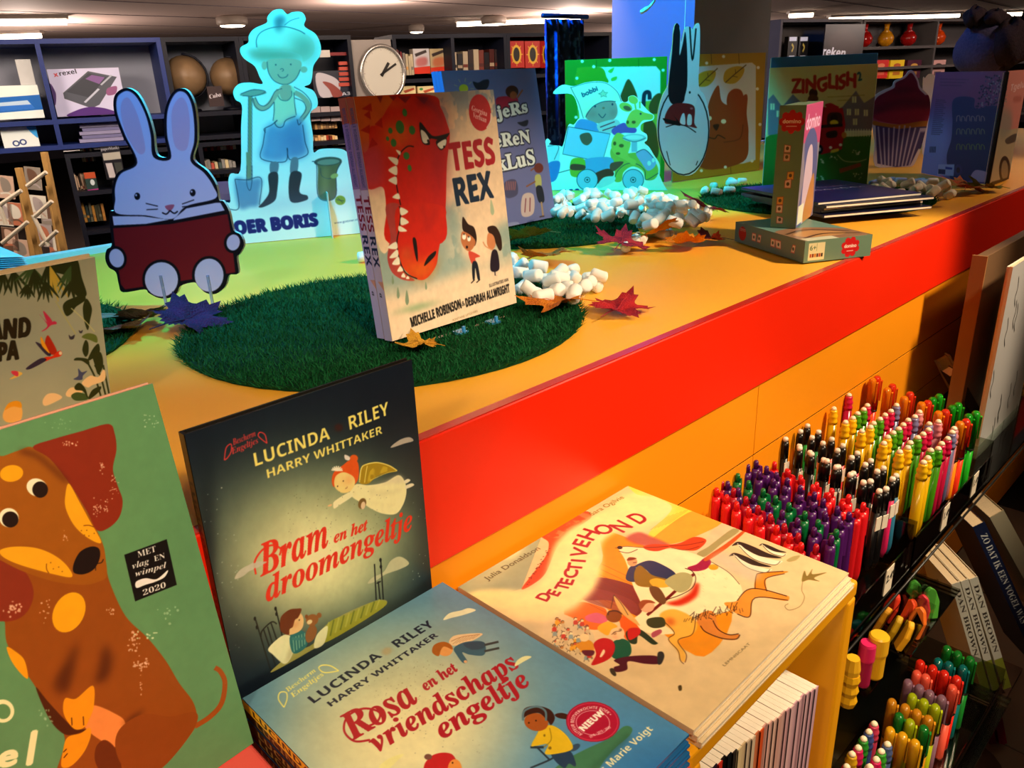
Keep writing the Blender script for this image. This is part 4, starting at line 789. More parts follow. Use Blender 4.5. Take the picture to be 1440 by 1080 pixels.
for k in range(3):
    o = R_det.o+np.array([.0015*k, -.003*k, -.006*k]); M = frame(o, R_det.u, R_det.v)
    lab = ['cream picture book with a big dog and running children, topmost on the yellow cube', 'pale picture book directly below the running-dog book on the yellow cube', 'lowest of the three pale picture books lying on the yellow cube'][k]
    book('picture_book', lab, 'book', M, R_det.w, R_det.h, .0056, M_det if k == 0 else M_cream, M_cream, M_cream, M_pagew, 'running-dog books on the yellow cube', hard=False, bt=.0012)
for k in range(2):
    R = back_of(R_tess, .0155, .001, k)
    R.o[2] = .0125; R.M = frame(R.o, R.u, R.v)
    book('picture_book', ['picture book with a huge red dinosaur head on the cover, standing on the turf', 'second copy of the dinosaur picture book, standing directly behind the front one'][k], 'book', R.M, R.w, R.h, .0155, M_tess, M_tess_sp, M_cream, M_page, 'dinosaur picture books')
for k in range(3):
    R = back_of(R_circ, .010, .001, k)
    R.o[2] = .0125; R.M = frame(R.o, R.u, R.v)
    book('picture_book', ['lilac circus picture book with white lettering, behind the dinosaur book', 'middle copy of the lilac circus book, its blue edge showing at left', 'rearmost copy of the lilac circus book, its blue edge showing at left'][k], 'book', R.M, R.w, R.h, .010, M_circ, mat('blue_spine', '3a6ac8', .4), M_lil, M_page, 'circus picture books')
book('picture_book', 'pale green jungle picture book with parrots and palm leaves, upper left', 'book', R_isl.M, R_isl.w, R_isl.h, .012, M_isl, M_cream, M_cream, M_page)
# ================================================================ cubes that carry the books
M_cube = mat('yellow_cube_lacquer', 'e8a012', .4, .4, .03, 6); M_cubein = M_cube
M_coral = mat('coral_cube_lacquer', 'e85a52', .4, .4, .03, 6)
def cube(name, lab, a, b, m, open_front=True, t=.02):
    r = thing(name, lab, 'display cube', a); w, d, h = b[0]-a[0], b[1]-a[1], b[2]-a[2]
    for nm, p, q in (('top_panel', (0, 0, h-t), (w, d, h)), ('bottom_panel', (0, 0, 0), (w, d, t)), ('side_panel', (0, 0, t), (t, d, h-t)), ('side_panel', (w-t, 0, t), (w, d, h-t)), ('back_panel', (t, d-.008, t), (w-t, d, h-t))):
        g = MB(); g.box(p, q); g.build(nm, m, r, bevel=.004 if nm != 'back_panel' else 0, seg=3)
    return r
cube('display_cube', 'yellow open-front cube carrying the running-dog books', (.432, .256, -.56), (.757, .551, -.198), M_cube)
cube('display_cube', 'coral pink cube under the stack of scooter-girl books', (.19, .19, -.56), (.428, .551, -.2005), M_coral)
cube('display_cube', 'coral pink cube under the dachshund book at far left', (-.30, .15, -.56), (.187, .551, -.181), M_coral)
# books inside the yellow cube: page tops up, spines out
cols = ['15130f', '1c2030', 'b82018', '20182c', 'c83020', '15130f', '101418', '2a2622', 'd8c49a', 'd0b890', 'c8b49c', 'cdb8a0', 'c87048', 'd05020', 'd09a90', 'd8a8a0', 'd8b0a4', 'c89890', 'caa09c', 'c898a0', 'd0a8b0', 'c49aa8', 'caa0ac', 'c498a8', 'cca4b0', 'c89cac', 'c8a0b0']
nb = len(cols); ords = ['first', 'second', 'third', 'fourth', 'fifth', 'sixth', 'seventh', 'eighth', 'ninth', 'tenth', 'eleventh', 'twelfth', 'thirteenth', 'fourteenth', 'fifteenth', 'sixteenth', 'seventeenth', 'eighteenth', 'nineteenth', 'twentieth']
for k, c in enumerate(cols):
    x = .498+k*.0071; t = .0070; yf = .285-.026*k/nb+(.003 if k % 9 == 5 else 0)-.0006*(k % 3); zt = -.298-.0003*(k*7 % 3)
    side = '%s from the %s' % ((ords[k], 'left') if k < nb//2 else (ords[nb-1-k], 'right'))
    r = thing('slim_book', 'slim upright book in the yellow cube, %s in the row' % side, 'book', (x, yf, zt-.23), 'slim books inside the yellow cube')
    g = MB(); g.box((0, 0, 0), (t, .0012, .23)); g.box((0, 0, 0), (.0003, .158, .2285)); g.box((t-.0003, 0, 0), (t, .158, .2285)); g.build('cover', mat('slim_cover_'+c, c, .45), r)
    g = MB(); g.box((.0003, .0012, .0), (t-.0003, .159, .2296)); g.build('page_block', M_pagew, r)
# ================================================================ acrylic trays and pens
M_acr = thin('clear_acrylic', 'f0f0ee', .05)
M_smoke = thin('smoke_acrylic', 'd0d0c8', .03); M_tag = mat('price_card', 'e8dcc8', .6, .2, .02)
M_glass = thin('glass_shelf_pane', 'd4e0d8', .04); M_ink = mat('black_ink', '1c1814', .6)
def tray(lab, x0, x1, y0, y1, z0, z1, zb, tags):
    t = thing('acrylic_tray', lab, 'tray', (x0, y0, z0)); w, d = x1-x0, y1-y0; e = .003
    for nm, a, b in (('tray_floor', (0, 0, 0), (w, d, e)), ('front_wall', (0, -.0, e), (w, e, z1-z0)), ('side_wall', (0, e, e), (e, d, zb-z0)), ('side_wall', (w-e, e, e), (w, d, zb-z0)), ('divider', (e, d*.5, e), (w-e, d*.5+e*.7, (z1-z0)*.9))):
        g = MB(); g.box(a, b); g.build(nm, M_smoke if nm in ('side_wall', 'tray_floor') else M_acr, t, bevel=.0006)
    for x, s in tags:
        g = MB(); g.box((x-x0-.014, -.0012, .012), (x-x0+.014, -.0002, .058)); tg = g.build('price_tag', M_tag, t)
        c = bpy.data.curves.new('f', 'FONT'); c.body = s; c.size = .019; c.extrude = .0001; c.offset = .0004
        o = bpy.data.objects.new('f', c); me = bpy.data.meshes.new_from_object(o); bpy.data.objects.remove(o); me.materials.clear(); me.materials.append(M_ink)
        put(me, 'price_lettering', tg, Matrix.Translation((x-x0-.0132, -.0014, .034)) @ Matrix.Rotation(PI/2, 4, 'X'))
        bpy.data.curves.remove(c)
tray('clear tray of click pens beside the running-dog books', .90, 1.195, .33, .545, -.447, -.39, -.36, ((1.10, '2.49'),))
tray('clear tray of bead-topped pens and highlighters at right', 1.205, 1.60, .33, .545, -.447, -.388, -.36, ((1.345, '1.49'), (1.50, '1.49')))
PEN = {}
def pen_meshes(kind, col, col2=None):
    k = (kind, col, col2)
    if k in PEN: return PEN[k]
    m1 = mat('plastic_'+col, col, .3, .5, .03, 40); out = []
    if kind == 'click':
        g = MB(); g.lathe([(.0016, 0), (.0046, .02), (.0052, .03), (.0052, .12), (.0046, .129)], 10); out.append(('barrel', g.mesh('barrel', [m1], True)))
        g = MB(); g.lathe([(.0028, .129), (.0028, .140), (.002, .1435)], 8); out.append(('push_button', g.mesh('push_button', [m1], True)))
        g = MB(); g.prism([(.0045, .085), (.009, .085), (.0098, .122), (.0085, .131), (.0040, .133)], -.0022, .0022)
        g.v = [(x, z, y) for x, y, z in g.v]; out.append(('clip', g.mesh('clip', [m1])))
    elif kind == 'cap':
        m2 = mat('plastic_'+col2, col2, .25, .5, .03, 40); mw = mat('plastic_white', 'e6dccb', .4)
        g = MB(); g.lathe([(.0016, 0), (.0044, .012), (.0050, .02), (.0050, .105)], 10); out.append(('barrel', g.mesh('barrel', [m1], True)))
        g = MB(); g.lathe([(.0052, .105), (.0052, .128), (.0042, .136)], 10); out.append(('cap', g.mesh('cap', [m2], True)))
        g = MB(); g.lathe([(.0034, .136), (.0036, .1405), (.0028, .143)], 8); out.append(('push_button', g.mesh('push_button', [mw], True)))
        g = MB(); g.box((-.0045, -.0056, .075), (.0045, -.0046, .098)); out.append(('label_sticker', g.mesh('label_sticker', [mw])))
    elif kind == 'bead':
        mt = mat('translucent_'+col, col, .2, .5, .03, 40, trans=.35); mw = mat('bead_white', 'f2e2c4', .35)
        g = MB(); g.lathe([(.0018, 0), (.0052, .01), (.0062, .02), (.0062, .112)], 10); out.append(('barrel', g.mesh('barrel', [mt], True)))
        g = MB(); g.lathe([(.0066, .112), (.0068, .118), (.0054, .121), (.0066, .125), (.0066, .129), (.0050, .132), (.0055, .136), (.0050, .139)], 10); out.append(('grip_cap', g.mesh('grip_cap', [m1], True)))
        g = MB(); g.lathe([(.0040, .139), (.0040, .142), (.0022, .145)], 8); out.append(('eraser_tip', g.mesh('eraser_tip', [mw], True)))
    else:
        mt = mat('translucent_'+col, col, .15, .5, .03, 40, trans=.4)
        g = MB(); g.lathe([(.0066, 0), (.0070, .004), (.0070, .08)], 10, sy=.75); out.append(('barrel', g.mesh('barrel', [m1], True)))
        g = MB(); g.lathe([(.0078, .08), (.0078, .140), (.0070, .147), (.0045, .150)], 12, sy=.75); out.append(('cap', g.mesh('cap', [mt], True)))
        g = MB(); g.box((-.0028, -.0082, .10), (.0028, -.0062, .142)); out.append(('clip', g.mesh('clip', [m1])))
        g = MB(); g.lathe([(.0074, .076), (.0079, .077), (.0079, .080)], 10, sy=.75); out.append(('collar', g.mesh('collar', [mat('plastic_15120f', '15120f', .4)], True)))
    PEN[k] = out; return out
ORD = ['backmost', 'second from the back', 'third from the back', 'fourth from the back', 'fifth from the back', 'sixth from the back', 'seventh from the back', 'eighth from the back', 'frontmost']
def pen(kind, col, x, y, z, label, group, col2=None, rz=0, lean=0):
    t = thing({'click': 'click_pen', 'cap': 'gel_pen', 'bead': 'bead_top_pen', 'hl': 'highlighter'}[kind], label, 'pen' if kind != 'hl' else 'highlighter', Matrix.Translation((x, y, z)) @ Matrix.Rotation(rz, 4, 'Z') @ Matrix.Rotation(lean, 4, 'X') @ Matrix.Diagonal((1.42, 1.42, 1, 1) if kind == 'click' else (1.3, 1.3, 1, 1)), group)
    for nm, me in pen_meshes(kind, col, col2): put(me, nm, t)
def c5(x, y): return 980+x/3.13, 510+y/3.13
PU, RD, GR, DR = '4a1660', 'd81a22', '0a6a36', 'a8102a'
rows = [('click', RD, 'red', 'the row beside the books', (85, 550), (462, 790), 8, None), ('click', DR, 'dark red', 'the second row from the books', (112, 520), (520, 800), 8, None),
        ('click', PU, 'purple', 'the row left of the green row', (75, 490), (590, 765), 9, None), ('click', GR, 'green', 'the green row', (178, 487), (607, 735), 8, None),
        ('click', PU, 'purple', 'the first row right of the green row', (172, 415), (640, 700), 9, None), ('click', PU, 'purple', 'the second row right of the green row', (263, 430), (680, 665), 9, None),
        ('click', RD, 'red', 'the row right of the purple ones', (350, 440), (705, 650), 7, None), ('click', RD, 'bright red', 'the row left of the black pens', (403, 470), (738, 618), 6, None)]
for kind, col, cn, rn, a, b, n, c2 in rows:
    z = -.28; P0, P1 = onz(*c5(*a), z), onz(*c5(*b), z)
    for i in range(n):
        f = i/(n-1); j = random.uniform(-.0015, .0015)
        lb = '%s click pen, %s in %s' % (cn, 'frontmost' if i == n-1 else ORD[i], rn)
        pen(kind, col, P0[0]+(P1[0]-P0[0])*f+j, P0[1]+(P1[1]-P0[1])*f+j, z-.1435, lb, 'click pens in the clear tray', None, random.uniform(-.5, 1.2), random.uniform(-.02, .02))
BK = '0c0b0d'
for rn, a, b, cl_ in (('the near row of black pens', (395, 330), (800, 555), [(BK, BK, 'black')]*8), ('the far row of black pens', (450, 368), (830, 545), [(BK, BK, 'black')]*7),
                  ('the mixed row', (455, 295), (866, 505), [('e8501a', BK, 'orange'), (BK, BK, 'black'), ('d86a20', BK, 'tan'), ('d83050', BK, 'coral'), ('e0a020', BK, 'yellow'), (BK, BK, 'black'), ('c82040', BK, 'crimson'), ('c8205a', BK, 'magenta')]),
                  ('the outer mixed row', (487, 270), (887, 492), [('2a9a3a', BK, 'green'), ('3a9a5a', BK, 'mint'), ('e8401a', BK, 'orange'), ('d83040', BK, 'red'), ('d02c58', BK, 'rose'), ('2a7090', BK, 'teal'), ('2a7a9a', BK, 'light blue'), ('2a6a8a', BK, 'blue')])):
    z = -.272; P0, P1 = onz(*c5(*a), z), onz(*c5(*b), z); n = len(cl_)
    for i, (c1, c2, cn) in enumerate(cl_):
        f = i/(n-1); pen('cap', c1, P0[0]+(P1[0]-P0[0])*f, P0[1]+(P1[1]-P0[1])*f, z-.143, '%s black-capped pen, %s in %s' % (cn, 'frontmost' if i == n-1 else ORD[i], rn), 'black-capped gel pens', c2, random.uniform(-.4, .4), random.uniform(-.02, .02))
YE, LG, MG, LI, LP = 'f2c012', '4a9a14', 'd01a4a', '7a7aa8', 'e08a90'
for cn, col, rn, pts in (('yellow', YE, 'the outer yellow row', [(605, 195), (660, 255), (735, 295), (820, 345), (900, 385), (1000, 430)]), ('yellow', YE, 'the inner yellow row', [(685, 235), (765, 275), (845, 320), (930, 365), (1018, 410)]),
        ('green', LG, 'the near green row', [(705, 215), (785, 260), (865, 300), (945, 345), (1035, 378)]), ('green', LG, 'the far green row', [(732, 197), (808, 240), (890, 283), (970, 320), (1058, 368)]),
        ('pink', MG, 'the near pink row', [(672, 135), (750, 180), (830, 222), (910, 265), (995, 305), (1080, 348)]), ('pink', MG, 'the far pink row', [(855, 205), (932, 245), (1015, 285), (1103, 325)]),
        ('lilac', LI, 'the lilac row', [(875, 178), (955, 228), (1028, 262), (1125, 298)]), ('pale pink', LP, 'the pale pink row', [(975, 207), (1060, 250), (1140, 283)])):
    n = len(pts)
    for i, p in enumerate(pts):
        z = -.268; q = onz(*c5(*p), z); pen('bead', col, q[0], q[1], z-.145, '%s bead-tipped pen, %s in %s' % (cn, 'frontmost' if i == n-1 else ORD[i], rn), 'bead-tipped pens in the right tray', None, 0, random.uniform(-.02, .02))
for cn, col, pts in (('orange', 'f28a14', [(775, 70), (840, 112), (915, 150), (990, 175), (1065, 215), (1160, 260)]), ('red', 'e8381a', [(795, 60), (862, 95), (940, 130), (1018, 168), (1097, 208), (1187, 250)]), ('green', '1c9a1c', [(1040, 155), (1125, 190), (1198, 228)]), ('bright green', '22a822', [(1068, 140), (1152, 178), (1230, 215)])):
    n = len(pts)
    for i, p in enumerate(pts):
        z = -.262; q = onz(*c5(*p), z); pen('hl', col, q[0], q[1], z-.15, '%s highlighter, %s of its colour in the right tray' % (cn, 'frontmost' if i == n-1 else ORD[i]), 'highlighters in the right tray', None, .3, 0)
# ---- second tier below
tray('lower clear tray of highlighters beneath the price tags', 1.00, 1.40, .20, .36, -.785, -.72, -.70, ())
def c6(x, y): return 1080+x/4, 810+y/4
for cn, col, pts in (('red', 'e02a1a', [(860, 480), (930, 510), (995, 540), (1065, 570)]), ('salmon', 'f0604a', [(840, 540), (890, 560), (1040, 620)]), ('mauve', '8a6478', [(790, 590), (855, 620), (912, 650), (980, 680)]),
        ('lime', 'a8b814', [(815, 670), (880, 700), (945, 730), (802, 815)]), ('amber', 'd08a1a', [(700, 700), (775, 730), (840, 760), (905, 795)]), ('yellow', 'eeb01a', [(690, 860), (760, 890), (830, 930)]), ('green', '1a7a2a', [(740, 780), (880, 850), (1010, 400), (1070, 430), (1140, 460)]), ('teal', '0e6a6a', [(960, 470), (1020, 490), (1100, 510)])):
    for i, p in enumerate(pts):
        z = -.63; q = onz(*c6(*p), z); pen('hl', col, q[0], q[1], z-.15, '%s highlighter in the lower tray, number %d of its colour from the left' % (cn, i+1) if False else '%s highlighter in the lower tray, %s of its colour' % (cn, ['leftmost', 'second from left', 'third from left', 'fourth from left', 'fifth from left'][i]), 'highlighters in the lower tray', None, .3, 0)
for i, (p, col, cn) in enumerate((((600, 820), 'c83a5a', 'rose'), ((570, 865), '3a4a8a', 'blue'), ((540, 905), '2a8a2a', 'green'), ((510, 955), 'c01a5a', 'magenta'), ((475, 990), 'c8a01a', 'yellow'), ((675, 935), '4a5a8a', 'slate blue'), ((640, 975), '3a9a2a', 'bright green'), ((612, 1020), 'c81a5a', 'pink'), ((575, 1062), 'b8b0a0', 'white'), ((445, 1062), 'b8202a', 'red'))):
    z = -.60; q = onz(*c6(*p), z); pen('bead', col, q[0], q[1], z-.145, '%s bead-tipped pen in the bottom tray at the yellow cube' % cn, 'bead-tipped pens in the bottom tray')
g = MB(); g.box((0, 0, 0), (1.4, .215, .006)); o = g.build('glass_shelf', M_glass, M=Matrix.Translation((.80, .33, -.4545))); look(o, 'clear glass shelf under the trays of pens', 'shelf')
g = MB(); g.box((0, 0, 0), (.66, .34, .006)); o = g.build('glass_shelf', M_glass, M=Matrix.Translation((.78, .19, -.7925))); look(o, 'lower glass shelf under the second row of highlighters', 'shelf')
t = thing('book_stand', 'clear acrylic stand with two blue-lit lips under the dinosaur book', 'book stand', (.60, .775, .0042))
M_lip = mat('blue_light_lip', '4aa8f0', .2, .6, 0, trans=.3)  # lip is clear acrylic; the blue light on it is put into its colour
g = MB(); g.box((0, 0, 0), (.15, .10, .002)); g.build('base_plate', M_acr, t)
for x in (.055, .115): g = MB(); g.box((x-.008, -.012, .0), (x+.008, .004, .004)); g.box((x-.002, -.013, .004), (x+.002, -.010, .012)); g.build('front_lip', M_lip, t)
M_dark = mat('dark_metal', '1c1a18', .35, .5, 0)
def rod(name, lab, cat, path, r, m=None):
    g = MB(); g.tube(path, r, 8); return look(g.build(name, m or M_dark, smooth=True), lab, cat)
rod('shelf_edge_bar', 'dark bar along the front edge of the upper glass shelf', 'shelf bar', [(.80, .325, -.4555), (2.2, .325, -.4555)], .0022)
# tubes of glue, marker
def lathe_thing(name, lab, cat, loc, parts, n=28):
    t = thing(name, lab, cat, loc)
    for nm, prof, m in parts:
        g = MB(); g.lathe(prof, n); g.build(nm, m, t, False)
    return t
q = onz(1237, 893, -.52); lathe_thing('chunky_marker', 'thick yellow marker with a round cap, right of the pink one', 'marker', (q[0], q[1], -.60), (('barrel', [(.012, 0), (.014, .004), (.014, .045)], mat('marker_yellow', 'e8b01c', .35)), ('cap', [(.015, .045), (.016, .05), (.0155, .078), (.013, .081)], mat('marker_cap', 'f0b828', .3))))
q = onz(1221, 905, -.53); lathe_thing('chunky_marker', 'thick pink marker between the two yellow ones', 'marker', (q[0], q[1], -.61), (('barrel', [(.010, 0), (.011, .004), (.011, .05)], mat('marker_plum', 'a81a50', .35)), ('cap', [(.0125, .05), (.013, .053), (.0125, .078), (.011, .082)], mat('marker_pink', 'e02a6a', .3))))
q = onz(1200, 925, -.53); lathe_thing('chunky_marker', 'twisted yellow marker beside the yellow cube', 'marker', (q[0], q[1], -.62), (('barrel', [(.012, 0), (.015, .01), (.012, .02), (.015, .03), (.012, .04), (.015, .05), (.013, .06)], mat('marker_yellow', 'e8b01c')), ('cap', [(.012, .06), (.013, .07), (.010, .09)], mat('marker_cap', 'f0b828'))), 10)
q = onz(1222, 930, -.62); g = MB(); g.box((-.075, -.05, -.004), (.085, .05, 0)); look(g.build('tray_plate', M_smoke, M=Matrix.Translation((q[0]-.01, q[1]+.02, -.6205))), 'smoky acrylic plate holding the chunky markers', 'tray')
for i, (x, y, c, cn) in enumerate(((1238, 848, 'd8981c', 'ochre'), (1252, 862, 'c8a018', 'dull yellow'), (1268, 872, 'eeb020', 'yellow'), (1250, 835, 'c83018', 'red'), (1275, 845, 'e04818', 'orange red'), (1290, 858, 'e87020', 'orange'), (1298, 842, 'c82838', 'crimson'), (1290, 822, '3a8a2a', 'green'), (1316, 832, '4a9a34', 'bright green'), (1262, 818, 'a83018', 'rust'))):
    q = onz(x, y, -.52); t = thing('bagged_eraser', '%s bagged eraser on the shelf below the pen trays' % cn, 'eraser', Matrix.Translation((q[0], q[1], -.575)) @ Matrix.Rotation(.3*i, 4, 'Z') @ Matrix.Rotation(.3, 4, 'X'), 'bagged erasers')
    g = MB(); g.prism([(-.010, 0), (.010, 0), (.014, .03), (.008, .05), (0, .056), (-.008, .05), (-.014, .03)], -.005, .005); g.v = [(a, c_, b) for a, b, c_ in g.v]; g.build('eraser', mat('eraser_'+c, c, .5), t, bevel=.002)
    g = MB(); g.box((-.018, -.0075, -.002), (.018, -.007, .066)); g.build('clear_bag', M_acr, t)
q = onz(1275, 855, -.575); g = MB(); g.box((-.12, -.07, -.004), (.12, .07, 0)); look(g.build('tray_plate', M_smoke, M=Matrix.Translation((q[0], q[1]+.02, -.5755))), 'smoky acrylic plate holding the bagged erasers', 'tray')

# ================================================================ things at the right edge
Fh = np.array([RC[0, 2], RC[1, 2], 0]); Fh /= np.linalg.norm(Fh)
def pxbox(tl, tr, bl, D, depth):
    """frame of a box whose front face shows between three image corners at distance D"""
    p0 = CAM+Fh*D; a, b, c = (onpl(*p, p0, Fh) for p in (bl, tr, tl)); v = c-a; u = b-c; h = np.linalg.norm(v); v = v/h; u = u-v*(u @ v); w = np.linalg.norm(u); u = u/w
    return frame(a, u, v), w, h
RACKED = {}
def spinebook(lab, tl, tr, bl, D, depth, col, text=None, tcol='e8dcc8', pagecol=None, group=None, tip=None):
    M, w, h = pxbox(tl, tr, bl, D, depth); S = sheet(w, h, col, 34, int(34*h/w)); 
    if tip: S.f([(0, .72), (1, .72), (1, 1), (0, 1)], tip, sm=False)
    if text: S.t(text, (.28, .06), (.28, .66), .5, tcol, 'serif')
    m = S.mat('spine_print', .4); t = thing('paperback', lab, 'book', M, group); g = MB(); RACKED.setdefault(tcol+str(D), []).extend([M @ Vector(c) for c in ((0, 0, 0), (w, 0, 0), (0, 0, -depth), (w, 0, -depth))])
    g.box((0, 0, -.002), (w, h, 0), 1, mf=0, uvf=UVQ); g.box((0, 0, -depth), (.0012, h, -.002), 1); g.box((w-.0012, 0, -depth), (w, h, -.002), 1)
    g.build('cover', [m, mat('cover_'+col, col, .45)], t); g = MB(); g.box((.0014, .002, -depth+.002), (w-.0014, h-.002, -.0022)); g.build('page_block', M_page, t)
spinebook('left white paperback with black spine lettering, leaning in the lower right corner', (1338, 822), (1350, 818), (1381, 974), 1.30, .13, 'cfc2a8', 'DAN BROWN', '3a3028', group='white paperbacks leaning in the rack', tip='8a8a2a')
spinebook('middle white paperback with black spine lettering, leaning in the rack', (1351, 818), (1362, 815), (1396, 972), 1.30, .13, 'd4c8b0', 'DAN BROWN', '3a3028', group='white paperbacks leaning in the rack', tip='8a8a2a')
spinebook('right white paperback with black spine lettering, leaning in the rack', (1363, 815), (1375, 811), (1411, 970), 1.30, .13, 'd0c4ac', 'DAN BROWN', '3a3028', group='white paperbacks leaning in the rack', tip='8a8a2a')
spinebook('navy book with white spine lettering leaning right of the white paperbacks', (1368, 742), (1386, 736), (1462, 945), 1.45, .14, '141a34', 'ZO DAT IK EEN VOGEL WAS', 'd8d0c0')
spinebook('mottled comic book leaning behind the navy book', (1392, 728), (1412, 718), (1482, 890), 1.5, .14, 'a89878')
spinebook('left dark pink paperback under the white ones', (1366, 905), (1376, 900), (1394, 1062), 1.42, .12, '8a1838', group='dark pink paperbacks'); spinebook('right dark pink paperback under the white ones', (1378, 902), (1389, 898), (1408, 1060), 1.42, .12, '8a1838', group='dark pink paperbacks')
spinebook('black book leaning right of the green highlighters', (1336, 530), (1348, 522), (1400, 640), 1.60, .04, '14110f')
for k, (key, pts) in enumerate(RACKED.items()):
    if k: continue
    zb = min(p.z for p in pts)-.008; c = sum(pts, Vector())/len(pts); r = max((Vector((p.x, p.y))-Vector((c.x, c.y))).length for p in pts)+.01
    t = thing('book_stand', ['dark ledge on a post holding the white leaning paperbacks', 'dark ledge holding the leaning navy book', 'dark ledge holding the mottled comic book', 'dark ledge holding the dark pink paperbacks'][k], 'book stand', (c.x, c.y, ZF+.004))
    H = zb-ZF-.004; g = MB(); g.box((-r, -r*.8, H-.012), (r, r*.8, H)); g.build('ledge', mat('rack_lacquer', '3a2418', .5), t); g = MB(); g.tube([(0, 0, .01), (0, 0, H-.012)], .012, 10); g.build('post', mat('rack_lacquer', '3a2418', .5), t); g = MB(); g.lathe([(.09, 0), (.09, .01)], 20); g.build('foot_plate', mat('rack_lacquer', '3a2418', .5), t)
M, w, h = pxbox((1320, 512), (1339, 505), (1345, 562), 1.72, .1); t = thing('open_box', 'small pale cardboard box end sticking up behind the green highlighters', 'box', M)
g = MB(); g.box((.004, 0, -.02), (w-.004, h, -.012)); g.build('inner_flap', mat('pale_card', 'e8b860', .6), t); g = MB(); g.box((0, 0, -.02), (.004, h*1.02, 0)); g.box((w-.004, 0, -.02), (w, h*1.05, 0)); g.build('side_flap', mat('cream_card', 'd8a868', .6), t)
M_kraft = mat('brown_board', '6a5038', .6, .25, .08, 12); M_kraft2 = mat('board_edge', '94683c', .6)
t = thing('standing_board', 'tall brown board standing in front of the slatted front at right', 'board', (1.79, .452, -.50))
g = MB(); g.box((0.006, 0, 0), (.6, .02, .445)); g.build('board', M_kraft, t, bevel=.001); g = MB(); g.box((0, -.004, 0), (.0055, .024, .447)); g.build('edge_strip', M_kraft2, t)
S = sheet(.3, .45, 'a89c90', 300, 450)
rg = np.random.default_rng(9)
for k in range(26): x, y = rg.random(), rg.random(); S.l([(x, y), (x+.03, y+.05), (x+.01, y+.09), (x+.05, y+.13)], .012, '1c1814')
t = thing('magazine', 'grey magazine with scribbled black lettering standing at the right edge', 'magazine', Matrix.Translation((1.755, .392, -.56)))
g = MB(); g.v = []; Mx = Matrix.Rotation(PI/2, 4, 'X'); g.box((0, 0, -.006), (.3, .5, 0), 1, M=Mx, mf=0, uvf=UVQ); g.build('cover', [S.mat('scribble_cover', .4), M_cream], t); g = MB(); g.box((.001, .0062, .001), (.299, .011, .499)); g.build('page_block', M_pagew, t)
# ================================================================ cut-outs and boxes on the counter
def standee(name, lab, cat, R, outline, art, m, view=(0, 0, 1), th=.004, back=None, edge=None, sm=True, part='panel'):
    ox, oy, sc = view; p = smooth_pts(outline, True, 4) if sm else np.asarray(outline, float)
    L = [R.loc(ox+x/sc, oy+y/sc) for x, y in p]; L = [(a, max(b, .001)) for a, b in L]
    t = thing(name, lab, cat, R.M); g = MB(); g.prism(L, -th, 0, 1, mf=0, uv=lambda x, y: (x/R.w, y/R.h), mside=2)
    o = g.build(part, [m, back or mat('card_back', 'c8b8a0', .7), edge or mat('card_edge', 'd8d4cc', .7)], t)
    return t
NT = (1, 1, 1)
# ---- rabbit with a book (plain white rabbit)
R_rab = Rect(.398, 1.363, 0, -.921, 0, .27, .345)
A = Art(R_rab, '9fb4e8', tint=NT); K_ = '0b0a10'
RAB = [(190, 228), (172, 190), (161, 160), (160, 138), (168, 127), (181, 124), (195, 134), (208, 160), (216, 188), (220, 217), (236, 219), (231, 190), (231, 160), (238, 137), (249, 125), (263, 127), (273, 145), (277, 172), (277, 200), (272, 224), (291, 240), (304, 260), (308, 281), (314, 283), (322, 297), (328, 323), (338, 330), (343, 344), (337, 357), (333, 362), (335, 384), (322, 387), (317, 402), (304, 413), (290, 412), (279, 403), (273, 397), (254, 402), (249, 412), (238, 419), (223, 419), (209, 412), (203, 407), (173, 411), (167, 400), (163, 383), (153, 376), (148, 364), (150, 351), (157, 345), (155, 322), (154, 298), (160, 296), (158, 280), (158, 262), (166, 242)]
A.a[:] = rgb(K_)
WHT = 'e9edf4'
A.f([(193, 229), (176, 190), (165, 160), (164, 140), (170, 131), (181, 128), (193, 138), (205, 162), (212, 190), (216, 221), (240, 223), (235, 190), (235, 160), (241, 140), (250, 129), (261, 131), (269, 146), (273, 172), (273, 200), (268, 226), (287, 243), (300, 262), (303, 279), (262, 290), (242, 308), (205, 303), (164, 300), (162, 280), (162, 262), (170, 244)], WHT)
A.f([(178, 190), (170, 160), (172, 142), (181, 138), (192, 158), (200, 185), (204, 212), (194, 215)], 'f0b8bc', .55); A.f([(246, 205), (241, 165), (246, 145), (256, 137), (264, 150), (267, 180), (262, 210)], 'f0b8bc', .55)
A.f([(158, 304), (200, 304), (238, 309), (205, 315), (160, 317)], WHT, sm=False); A.f([(244, 308), (262, 293), (304, 285), (310, 285), (316, 296), (244, 310)], WHT, sm=False)
A.f([(159, 321), (240, 315), (320, 301), (325, 330), (331, 383), (300, 388), (250, 396), (176, 407), (170, 400), (163, 360)], '8a1a1c', sm=False)
for cx, cy, rx, ry, ro in ((164, 363, 14, 17, -15), (328, 341, 13, 15, 10), (227, 393, 27, 28, 0), (294, 387, 24, 27, 0)): A.e(cx, cy, rx, ry, K_, ro); A.e(cx, cy, rx-3.6, ry-3.6, WHT, ro)
A.e(193, 276, 4, 5, K_); A.e(271, 271, 4, 5, K_); A.e(191.5, 274.5, 1.3, 1.6, WHT); A.e(269.5, 269.5, 1.3, 1.6, WHT)
A.f([(232, 290), (245, 288), (239, 297)], 'c86a78'); A.l([(239, 296), (234, 301), (228, 299)], 1.8, K_); A.l([(239, 296), (245, 300), (250, 297)], 1.8, K_)
for a, b in (((222, 290), (205, 286)), ((222, 294), (206, 295)), ((256, 287), (273, 281)), ((256, 291), (274, 289))): A.l([a, b], 1.2, K_)
